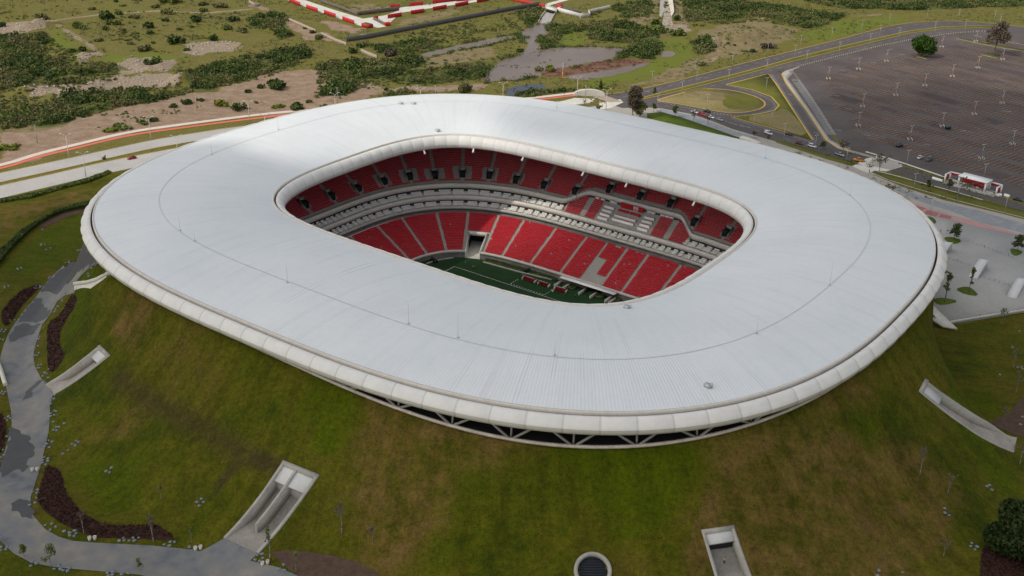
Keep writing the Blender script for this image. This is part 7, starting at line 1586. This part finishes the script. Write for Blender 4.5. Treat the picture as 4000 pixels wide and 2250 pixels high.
for i, (f, x, yb, yt, w_, kd, n_, lb) in enumerate(((cBL, 2455, 1078, 880, 60, 'bare', 70, 'thin leaning sapling on the brown lawn right of the double tunnel'), (cBL, 2130, 1352, 1215, 50, 'slim', 60, 'thin sapling in the brown bed below the double tunnel'), (cBL, 1940, 1268, 1045, 60, 'slim', 110, 'young leafy sapling in front of the double tunnel foot'), (cBL, 1105, 1138, 955, 50, 'bare', 60, 'staked sapling at the right end of the dark red bed'),
      (cBL, 605, 1078, 935, 44, 'bare', 50, 'sapling rising from the middle of the dark red bed'), (cBL, 1380, 1140, 1040, 36, 'slim', 40, 'little sapling between red bed and double tunnel'), (cBL, 365, 1312, 1190, 110, 'slim', 260, 'olive leafy young tree on the near edge of the path'), (cBL, 172, 1245, 1158, 66, 'slim', 170, 'yellowish young tree at the bottom left beside the path'), (cBL, 1005, 1350, 1262, 66, 'slim', 140, 'small green sapling on the path edge at the bottom'), (cBL, 1160, 828, 715, 40, 'slim', 60, 'little sapling in the middle of the left lawn'),
      (cB, 388, 1242, 1150, 40, 'bare', 40, 'thin bare stake-like sapling right of the double tunnel head'), (cRB, 818, 905, 770, 44, 'bare', 50, 'bare sapling beside a dark hollow on the right slope'), (cRB, 968, 1002, 905, 44, 'bare', 50, 'bare sapling left of the big dark tree, upper one'), (cRB, 945, 1342, 1262, 50, 'bare', 40, 'pale forked sapling left of the big dark tree, lower one'), (cRB, 1357, 850, 730, 50, 'bare', 60, 'pale sapling beside the foot of the right-hand ramp'), (cRB, 1335, 465, 370, 50, 'bare', 60, 'pale sapling on the lawn above the brown bed'),
      (cRB, 1320, 330, 215, 54, 'slim', 130, 'dark young tree on the lawn below the plaza wall'), (cRB, 1255, 95, 10, 56, 'slim', 170, 'leafy young tree right in front of the plaza parapet'), (cRB, 1268, 620, 545, 40, 'bare', 40, 'twiggy sapling in the brown bed right of the ramp'))):
    T(f, x, yb, yt, w_, lb, kind_=kd, leaf='leafm' if kd == 'slim' else 'leafb', nleaf=n_, seed=100 + i, ls=.2, clear=.3, name='sapling', bark='trunkp')
# shrubs
def bush_mesh(seed, n, flat=.62):
    g = np.random.default_rng(seed); bl = [(g.normal() * .5, g.normal() * .5, .3 + .22 * g.random(), .2 + .4 * g.random(), .2 + .4 * g.random(), .36 * flat / .62) for _ in range(8)] + [(.1, -.05, .3, .62, .7, .36)]
    P = crown_pts(n, bl, g); P[:, 2] = np.maximum(P[:, 2], .02); return MB().quads(leaf_quads(P, .11 + .12 * g.random(len(P)), g)).mesh('shrub')
BM = {lf: [bush_mesh(i + 7 * j, 420) for i in range(3)] for j, lf in enumerate(('leafd', 'leafm', 'leafy', 'leafo', 'leafb'))}
for lf, ms in BM.items():
    for m_ in ms: m_.materials.append(M[lf])
def bush(f, x, y, w_, lf, label, group=None, tall=1.0):
    p = np.array(at(f(x, y))); s_ = abs(f(1, 0)[0] - f(0, 0)[0]) * w_ * math.hypot(*p) / FPX / 2 / .95 * 1.05
    o = bpy.data.objects.new('shrub', BM[lf][int(x + y) % 3]); COL.objects.link(o); o.location = (p[0], p[1], hz(p[0], p[1]) - .1); o.rotation_euler[2] = x; o.scale = (s_, s_ * .9, s_ * tall); tag(o, label, 'shrub', group)
D, Md, Y_, O_, B_ = 'leafd', 'leafm', 'leafy', 'leafo', 'leafb'
ga = 'shrubs dotted over the far left grassland'; la = 'green shrub dotted on the sunny grassland beyond the left thickets'
for x, y, w_, lf in ((325, 143, 80, O_), (1320, 12, 130, Md), (955, 48, 34, Md), (820, 143, 115, D), (935, 112, 55, Md), (710, 76, 42, O_), (600, 215, 95, Md), (885, 190, 85, Md), (810, 230, 55, D), (1300, 105, 80, O_), (1290, 163, 50, D), (1530, 167, 95, D), (1380, 233, 40, Md), (1165, 217, 90, D), (1165, 263, 60, D), (1640, 312, 85, D), (1360, 330, 115, D), (1120, 388, 90, O_), (1185, 336, 34, D), (650, 396, 70, D), (545, 408, 60, Md), (20, 205, 60, D), (900, 15, 36, D), (1480, 215, 36, Md), (1020, 345, 46, O_), (950, 250, 60, O_), (1440, 390, 46, Md), (1750, 230, 70, Md), (1800, 160, 80, D), (1880, 250, 70, O_), (1040, 140, 60, O_), (1700, 60, 80, O_), (1560, 90, 60, Md), (1580, 40, 60, O_), (1200, 60, 50, O_), (760, 320, 50, O_)):
    bush(c3, x, y, w_, lf, la, ga)
for x, y, w_, lf, tl, lb in ((1200, 505, 118, D, 1, 'dark round shrub amid the pale rubble heaps'), (2140, 683, 150, D, 1, 'big round dark green shrub on bare earth above the left roof'), (2010, 680, 70, D, .9, 'smaller dark shrub left of the big round one'), (1915, 716, 56, D, 1, 'little dark shrub on bare earth left of the round pair'), (1690, 815, 100, Y_, 1, 'yellow-green shrub on bare earth'), (1838, 845, 105, D, 1.1, 'dark shrub with dry twigs beside the lone lamp post'), (1560, 778, 56, D, .8, 'low dark shrub right of the lone concrete pole'),
                             (1345, 830, 70, D, .8, 'low green shrub left of the lone concrete pole'), (1440, 806, 100, D, .7, 'stretched green shrub at the lone concrete pole'), (1985, 798, 44, Md, .8, 'tiny shrub right of the lamp above the crack'), (2150, 828, 105, Y_, .4, 'flat yellowish weed patch above the roof edge'), (2300, 835, 100, D, .9, 'dark shrub just above the left roof edge'), (2515, 832, 66, D, .8, 'dark shrub touching the far left roof edge'), (1180, 938, 80, D, .8, 'dark weedy shrub by the red path lamp'), (1095, 952, 90, Md, .6, 'low green shrub left of the red path lamp'), (960, 985, 130, Md, .4, 'flat green weed patch on the bare strip above the red path'), (830, 1015, 130, Y_, .35, 'flat yellow weed patch on the bare strip above the red path'), (60, 1150, 130, Y_, .35, 'bright weed patch at the left picture edge')):
    bush(c3, x, y, w_, lf, lb, None, tl)
for x, y, w_, lf, tl, lb in ((690, 382, 62, D, 1.5, 'dark tree-like shrub at the end of the grey wall'), (745, 336, 66, D, 1, 'dark shrub in front of the grey wall end'), (985, 395, 90, B_, 1.3, 'brownish tall shrub below the grey wall'), (1505, 655, 100, O_, 1.4, 'tall ragged olive shrub behind the far roof edge'), (2110, 503, 85, Y_, 1, 'yellow-green shrub standing at the pond edge'), (2025, 500, 75, O_, .6, 'low olive shrub on the spit in the pond'), (1890, 372, 60, D, .9, 'dark shrub on the left bank of the pond'), (292, 785, 100, D, .8, 'dark shrub on bare earth left of the bush group'), (372, 735, 46, Md, 1, 'small upright shrub near the earth crack'), (930, 650, 44, D, 1, 'small dark shrub above the roof edge left of the lamp'), (405, 237, 46, D, 1, 'shrub between the two upper stretches of tan wall'), (450, 280, 70, Md, 1, 'shrub below the tan wall gap'), (350, 208, 28, D, 1, 'little shrub at the tan wall'), (2195, 655, 60, D, .9, 'dark shrub right of the small pool'), (2120, 662, 50, D, .8, 'small dark shrub at the right tip of the small pool'), (1480, 520, 80, D, .9, 'dark shrub on the left pond bank near the brush'), (1620, 545, 90, D, .9, 'dark shrub at the lower left tip of the pond')):
    bush(c4, x, y, w_, lf, lb, None, tl)
for x, y, w_, lf, tl, lb in ((970, 308, 42, D, 1, 'dark shrub on the dry slope above the ring road'), (1062, 283, 70, B_, .9, 'brown shrub on the dry slope above the ring road'), (1028, 275, 34, D, 1, 'small dark shrub left of the brown one'), (825, 278, 24, D, 1, 'tiny shrub on the dry slope, right one'), (862, 278, 20, D, 1, 'tiny shrub high on the dry slope, left one'), (930, 308, 34, Md, .8, 'small green shrub by the dark slope shrub'), (515, 120, 50, D, 1.3, 'dark upright shrub right of the drainage channel'), (400, 148, 66, D, 1.1, 'dark shrub left of the drainage channel'), (545, 208, 90, Md, .8, 'broad shrub below the drainage channel'), (662, 383, 60, O_, .7, 'olive shrub beside the meadow path'), (415, 190, 110, Md, .8, 'broad green shrub below the channel end on the left')):
    bush(c5, x, y, w_, lf, lb, None, tl)
# thickets: many leaf clumps read as one mass each
for k, poly in SCRUBW.items():
    g = np.random.default_rng(ord(k)); lo, hi = poly.min(0), poly.max(0); rad = SCRUB[k][2]; area = abs((poly[:, 0] * np.roll(poly[:, 1], -1) - np.roll(poly[:, 0], -1) * poly[:, 1]).sum()) / 2
    n = int(min(area / 6.0, 1700)); xy = lo + g.random((int(n * (hi - lo).prod() / area * 1.6) + 20, 2)) * (hi - lo); xy = xy + g.normal(size=xy.shape) * 1.0
    xy = xy[in_poly(poly, xy[:, 0], xy[:, 1])]; xy = xy[vnoise(xy[:, 0], xy[:, 1], 11, 61) > .2][:n]
    cl_ = np.digitize(vnoise(xy[:, 0], xy[:, 1], 12, 62) * .7 + .3 * g.random(len(xy)), (.42, .6))
    for sel in (0, 1, 2):
        cs = xy[cl_ == sel]
        if len(cs) == 0: continue
        C_ = np.repeat(np.c_[cs, height(cs[:, 0], cs[:, 1])], 64, 0); R3 = np.repeat((1.3 + 1.7 * g.random(len(cs)) ** 2) * rad * (1.12 if sel == 0 else .9), 64)
        d = g.normal(size=(len(C_), 3)); d /= np.linalg.norm(d, axis=1)[:, None]; d *= (g.random(len(C_)) ** .33)[:, None]; d[:, 2] = np.abs(d[:, 2]) * 1.15
        kind(obj('thicket', MB().quads(leaf_quads(C_ + d * R3[:, None], R3 * (.13 + .14 * g.random(len(C_))), g)), M[('leafd', 'leafm', 'leafo')[sel]]), 'stuff')
# looser scrub between the thickets
for f, pts, thr, rad in ((c3, [(0, 280), (350, 255), (620, 470), (900, 500), (900, 620), (600, 720), (0, 740)], .32, .75), (c3, [(0, 740), (480, 750), (700, 735), (900, 690), (1400, 650), (1500, 705), (900, 850), (500, 950), (0, 1010)], .3, .8), (c3, [(800, 130), (1900, 90), (2200, 290), (1900, 450), (1300, 430), (800, 300)], .62, .6),
                         (c3, [(1350, 560), (2000, 400), (2420, 330), (2450, 450), (2100, 590), (1600, 700)], .3, .75), (c4, [(1000, 260), (1850, 95), (1935, 255), (1700, 275), (1150, 390)], .5, .7), (c4, [(850, 420), (1150, 430), (1650, 430), (1900, 370), (1700, 470), (1620, 570), (1000, 640), (700, 640)], .38, .7),
                         (c4, [(420, 440), (900, 420), (1200, 470), (700, 620), (450, 640)], .35, .8), (c5, [(0, 60), (600, 0), (620, 120), (420, 110), (330, 250), (0, 260)], .42, .75), (c5, [(540, 0), (1550, 80), (1350, 170), (1000, 130), (620, 160)], .35, .8), (c5, [(640, 120), (1250, 180), (1100, 300), (760, 350), (640, 260)], .66, .5),
                         (c3, [(0, 0), (1300, 0), (1900, 60), (1500, 90), (800, 100), (300, 150), (0, 180)], .72, .6), (c4, [(1750, 660), (2300, 640), (2600, 600), (2580, 640), (2290, 665), (1900, 705)], .4, .55), (c3, [(700, 900), (1500, 790), (2200, 790), (1900, 880), (1000, 1010), (500, 1100)], .7, .5), (c4, [(460, 480), (600, 500), (720, 640), (600, 720), (420, 700)], .35, .8)):
    poly = P0(f, pts); g = np.random.default_rng(int(poly[0, 0] * 7) & 4095); lo, hi = poly.min(0), poly.max(0); q = lo + g.random((int((hi - lo).prod() / 7), 2)) * (hi - lo)
    q = q[in_poly(poly, q[:, 0], q[:, 1])]; q = q[vnoise(q[:, 0], q[:, 1], 16, 65) * .6 + vnoise(q[:, 0], q[:, 1], 6, 66) * .4 > thr]
    for p in (PON, lotp, P0(c4, [(150, -30), (260, -30), (770, 130), (1030, 60), (1800, -25), (1600, 15), (1040, 95), (880, 205), (500, 105)]), P0(c5, TOP + LOTE[::-1])): q = q[~in_poly(p, q[:, 0], q[:, 1])]
    q = q[:2200]; cl_ = g.integers(0, 3, len(q)) if f is not c3 else g.choice(3, len(q), p=[.22, .38, .4])
    for sel in (0, 1, 2):
        cs = q[cl_ == sel]; k_ = 38
        if len(cs) < 3: continue
        C_ = np.repeat(np.c_[cs, height(cs[:, 0], cs[:, 1])], k_, 0); R3 = np.repeat((.7 + 1.5 * g.random(len(cs)) ** 2) * rad, k_); d = g.normal(size=(len(C_), 3)); d /= np.linalg.norm(d, axis=1)[:, None]; d *= (g.random(len(C_)) ** .33)[:, None]; d[:, 2] = np.abs(d[:, 2]) * .9
        kind(obj('scrub', MB().quads(leaf_quads(C_ + d * R3[:, None], R3 * (.16 + .16 * g.random(len(C_))), g)), M[('leafd', 'leafm', 'leafo')[sel]]), 'stuff')
# scattered tufts and weeds over the open land, loose rock on the rubble ground
g = np.random.default_rng(77); xy = np.array([-420, 480]) + g.random((52000, 2)) * np.array([850, 520]); z_ = vnoise(xy[:, 0], xy[:, 1], 22, 71) * .6 + vnoise(xy[:, 0], xy[:, 1], 7, 72) * .4
bad = np.zeros(len(xy), bool)
for o in bpy.data.objects:
    if o.get('kind') == 'structure' and o.type == 'MESH' and o.name.split('.')[0] in ('pond', 'pool', 'stream', 'compound_path', 'spillway') : 
        b = np.array([v.co[:2] for v in o.data.vertices]); 
for p in [P0(c5, TOP + LOTE[::-1]), lotp, P0(px, [(-400, 640), (0, 590), (500, 490), (1136, 415), (2250, 345), (2400, 800), (-400, 1000)]), P0(c4, [(1590, 590), (1680, 480), (1900, 400), (1920, 240), (2035, 170), (2100, 180), (2050, 350), (2600, 330), (2800, 400), (2600, 560), (2000, 560)]), P0(c5, [(100, 580), (1100, 400), (1600, 900), (900, 900), (100, 720)]), P0(c4, [(150, -30), (260, -30), (770, 130), (1030, 60), (1800, -25), (1600, 15), (1040, 95), (880, 205), (500, 105)])] + Z['soil'] + Z['rubble']: bad |= in_poly(p, xy[:, 0], xy[:, 1])
xy = xy[~bad & (z_ > .46)]; C_ = np.repeat(np.c_[xy, height(xy[:, 0], xy[:, 1])], 9, 0); s_ = np.repeat(.3 + .9 * g.random(len(xy)) ** 2.5, 9); d = g.normal(size=(len(C_), 3)) * s_[:, None] * .6; d[:, 2] = np.abs(d[:, 2]) * .7
lv = leaf_quads(C_ + d, s_ * .36, g); hf = len(lv) // 2 // 9 * 9
kind(obj('weeds', MB().quads(lv[:hf]), M['leafo']), 'stuff'); kind(obj('weeds', MB().quads(lv[hf:]), M['leafm']), 'stuff')
rk = MB(); ico = MB().ball((0, 0, 0), 1, 6, 4, rough=.5, seed=4); V0 = np.concatenate(ico.v); F0 = np.array([f if len(f) == 4 else f[:4] for f in ico.f if len(f) == 4])
VV, FF = [], []; k_ = 0
for p in Z['rubble']:
    lo, hi = p.min(0) - 1, p.max(0) + 1; n = int(min((hi - lo).prod() * .10, 700)); q = lo + g.random((n, 2)) * (hi - lo); q = q[in_poly(p, q[:, 0], q[:, 1])]; z_ = height(q[:, 0], q[:, 1])
    for (x, y), z in zip(q, z_):
        s_ = .25 + .75 * g.random() ** 3; a = g.random() * 6; R2 = np.array([[math.cos(a), -math.sin(a), 0], [math.sin(a), math.cos(a), 0], [0, 0, 1]]); VV.append((V0 * [s_, s_ * .8, s_ * .55]) @ R2.T + [x, y, z + s_ * .2]); FF.append(F0 + k_); k_ += len(V0)
rk.add(np.concatenate(VV), np.concatenate(FF)); kind(obj('rubble', rk, mat('rubble_stone', [(.24, .2, .16), (.38, .33, .28), (.52, .47, .41)], .5, .9)), 'stuff')
